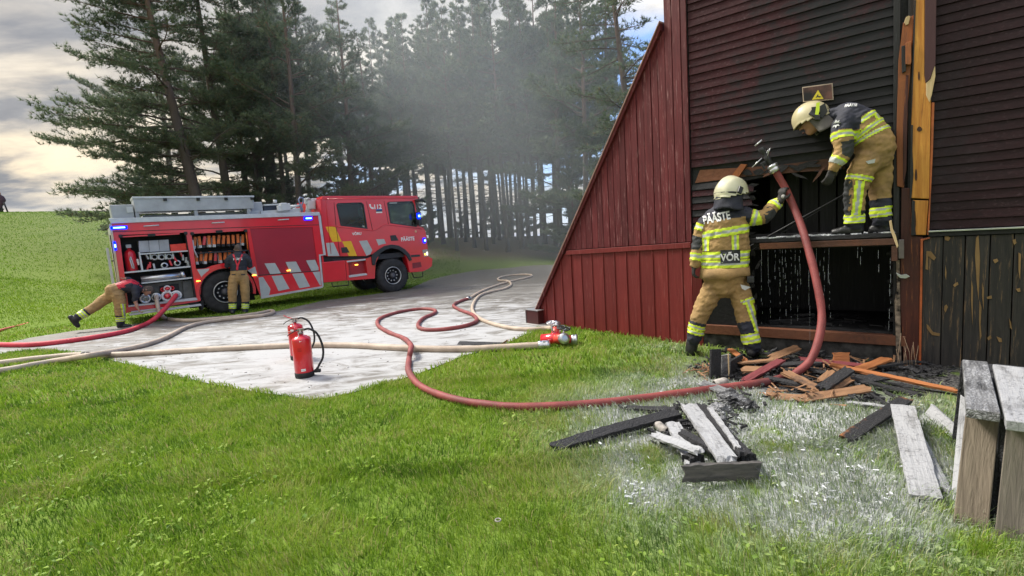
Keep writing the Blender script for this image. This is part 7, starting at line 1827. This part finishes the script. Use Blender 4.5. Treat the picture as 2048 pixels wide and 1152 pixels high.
for i, (a, b_, m_, lb) in enumerate([((1530, 757), (1600, 771), d_char, 'charred board under the tan ones, centre front of the heap'), ((1700, 765), (1790, 752), d_char, 'charred board sloping up to the right behind the half-charred one'), ((1500, 705), (1560, 712), d_char, 'charred board behind the boot of the man with the hose'), ((1585, 725), (1655, 700), d_char, 'charred board propped at the back of the heap against the sill'), ((1752, 735), (1830, 725), d_char, 'charred board lying close to the foot of the corner post'), ((1404, 768), (1470, 792), d_frost, 'sooty powdered board left of the black crumpled sheet')]):
    board('board', lb, m_, a, b_, random.uniform(.06, .10), .02, random.uniform(-.4, .4), group=GB if i < 5 else 'powdered pieces on the lawn', z=(random.uniform(.02, .06), random.uniform(.02, .10)))
# small pale ring lost in the grass
q = MB(); g = G(996, 1040, .045); n_ = 20; q.tube([(g.x + .014 * math.cos(6.283 * i / n_), g.y + .014 * math.sin(6.283 * i / n_), g.z) for i in range(n_ + 1)], .0035, 6, cap=False); q.build('small_ring', m_curl, None, recentre=True, label='small pale ring lying in the grass near the front', cat='ring')
# thin charred laths fallen across the opening
for (a, b_, w_) in (((1476, 506), (1690, 388), .009), ((1484, 512), (1640, 420), .006)):
    (ua, va), (ub_, vb_) = W.p(*a, -.12), W.p(*b_, -.12); MB().tube([WM @ Vector((ua, -.12, va)), WM @ Vector((ub_, -.10, vb_))], w_, 5).build('fallen_lath', m_char, bld)
# post and bar on the crest
pz = tpos(25, 37.5); po = empty('fence_post', pz, 'thin leaning post on the crest of the slope, beside the distant person', 'post'); MB().tube([(0, 0, -.1), (-.2, 0, .75)], .05, 6).build('post', m_und, po)
pz = tpos(14, 37.4); po = empty('low_barrier', pz, 'low dark bar propped on the crest between the person and the post', 'barrier'); MB().tube([(-.15, 0, 0), (.1, 0, .22), (.14, 0, .22)], .035, 6).tube([(.0, 0, .3), (.08, 0, .5)], .025, 5).build('bar', m_und, po)
# stones on the concrete
mb = MB()
for i in range(260):
    px, py = rd.uniform(150, 1050), rd.uniform(640, 790); g = G(px, py)
    if not in_poly(np.array([g.x]), np.array([g.y]), apron)[0]: continue
    chunk(mb, g + Vector((0, 0, .009)), rd.uniform(.003, .009))
mb.build('gravel', mat('small_stones', (.22, .20, .18), .9, .5, 30), label='small stones and crumbs strewn on the powdered concrete', cat='gravel', kind='stuff')
# ------------------------------------------------------------------ smoke drifting before the pines
def smokemat(dn_s):
  sm = bpy.data.materials.new('thin_smoke'); sm.use_nodes = True; t = NT(sm.node_tree); t.N.clear()
  tc = t.n('ShaderNodeTexCoord'); ob = tc.outputs['Object']; ln = t.n('ShaderNodeVectorMath', operation='LENGTH', i_0=ob)
  fall = t.ramp(ln.outputs['Value'], [(.15, 1.0), (.6, .6), (.98, 0.0)])
  nn = t.noise(t.mapping(ob, (2.2, 2.2, 1.5)), 1.2, 3, .55, .3)
  den = t.math('MULTIPLY', t.math('MULTIPLY', fall, t.ramp(nn, [(.30, .55), (.66, 1.0)])), dn_s)
  v = t.n('ShaderNodeVolumePrincipled', i_Density=den); v.inputs['Color'].default_value = (.90, .96, 1.0, 1); v.inputs['Anisotropy'].default_value = .45
  o_ = t.n('ShaderNodeOutputMaterial'); t.link(v.outputs[0], o_.inputs['Volume'])
  return sm
for loc, rad, ds, lb in (((.2, 20.5, 3.5), (10.5, 7.0, 11.5), .025, 'thin grey smoke drifting before the tall pines beyond the road'), ((-8.5, 26.5, 6.5), (16, 9, 14), .017, 'fainter smoke spread among the leafy pines behind the fire engine')):
    bm = bmesh.new(); bmesh.ops.create_icosphere(bm, subdivisions=3, radius=1.0); mb = MB(); mb.bm(bm)
    mb.build('smoke', smokemat(ds), None, Matrix.Translation(loc) @ Matrix.Rotation(R(-8), 4, 'Y') @ Matrix.Diagonal((*rad, 1)), kind='stuff', label=lb, cat='smoke')
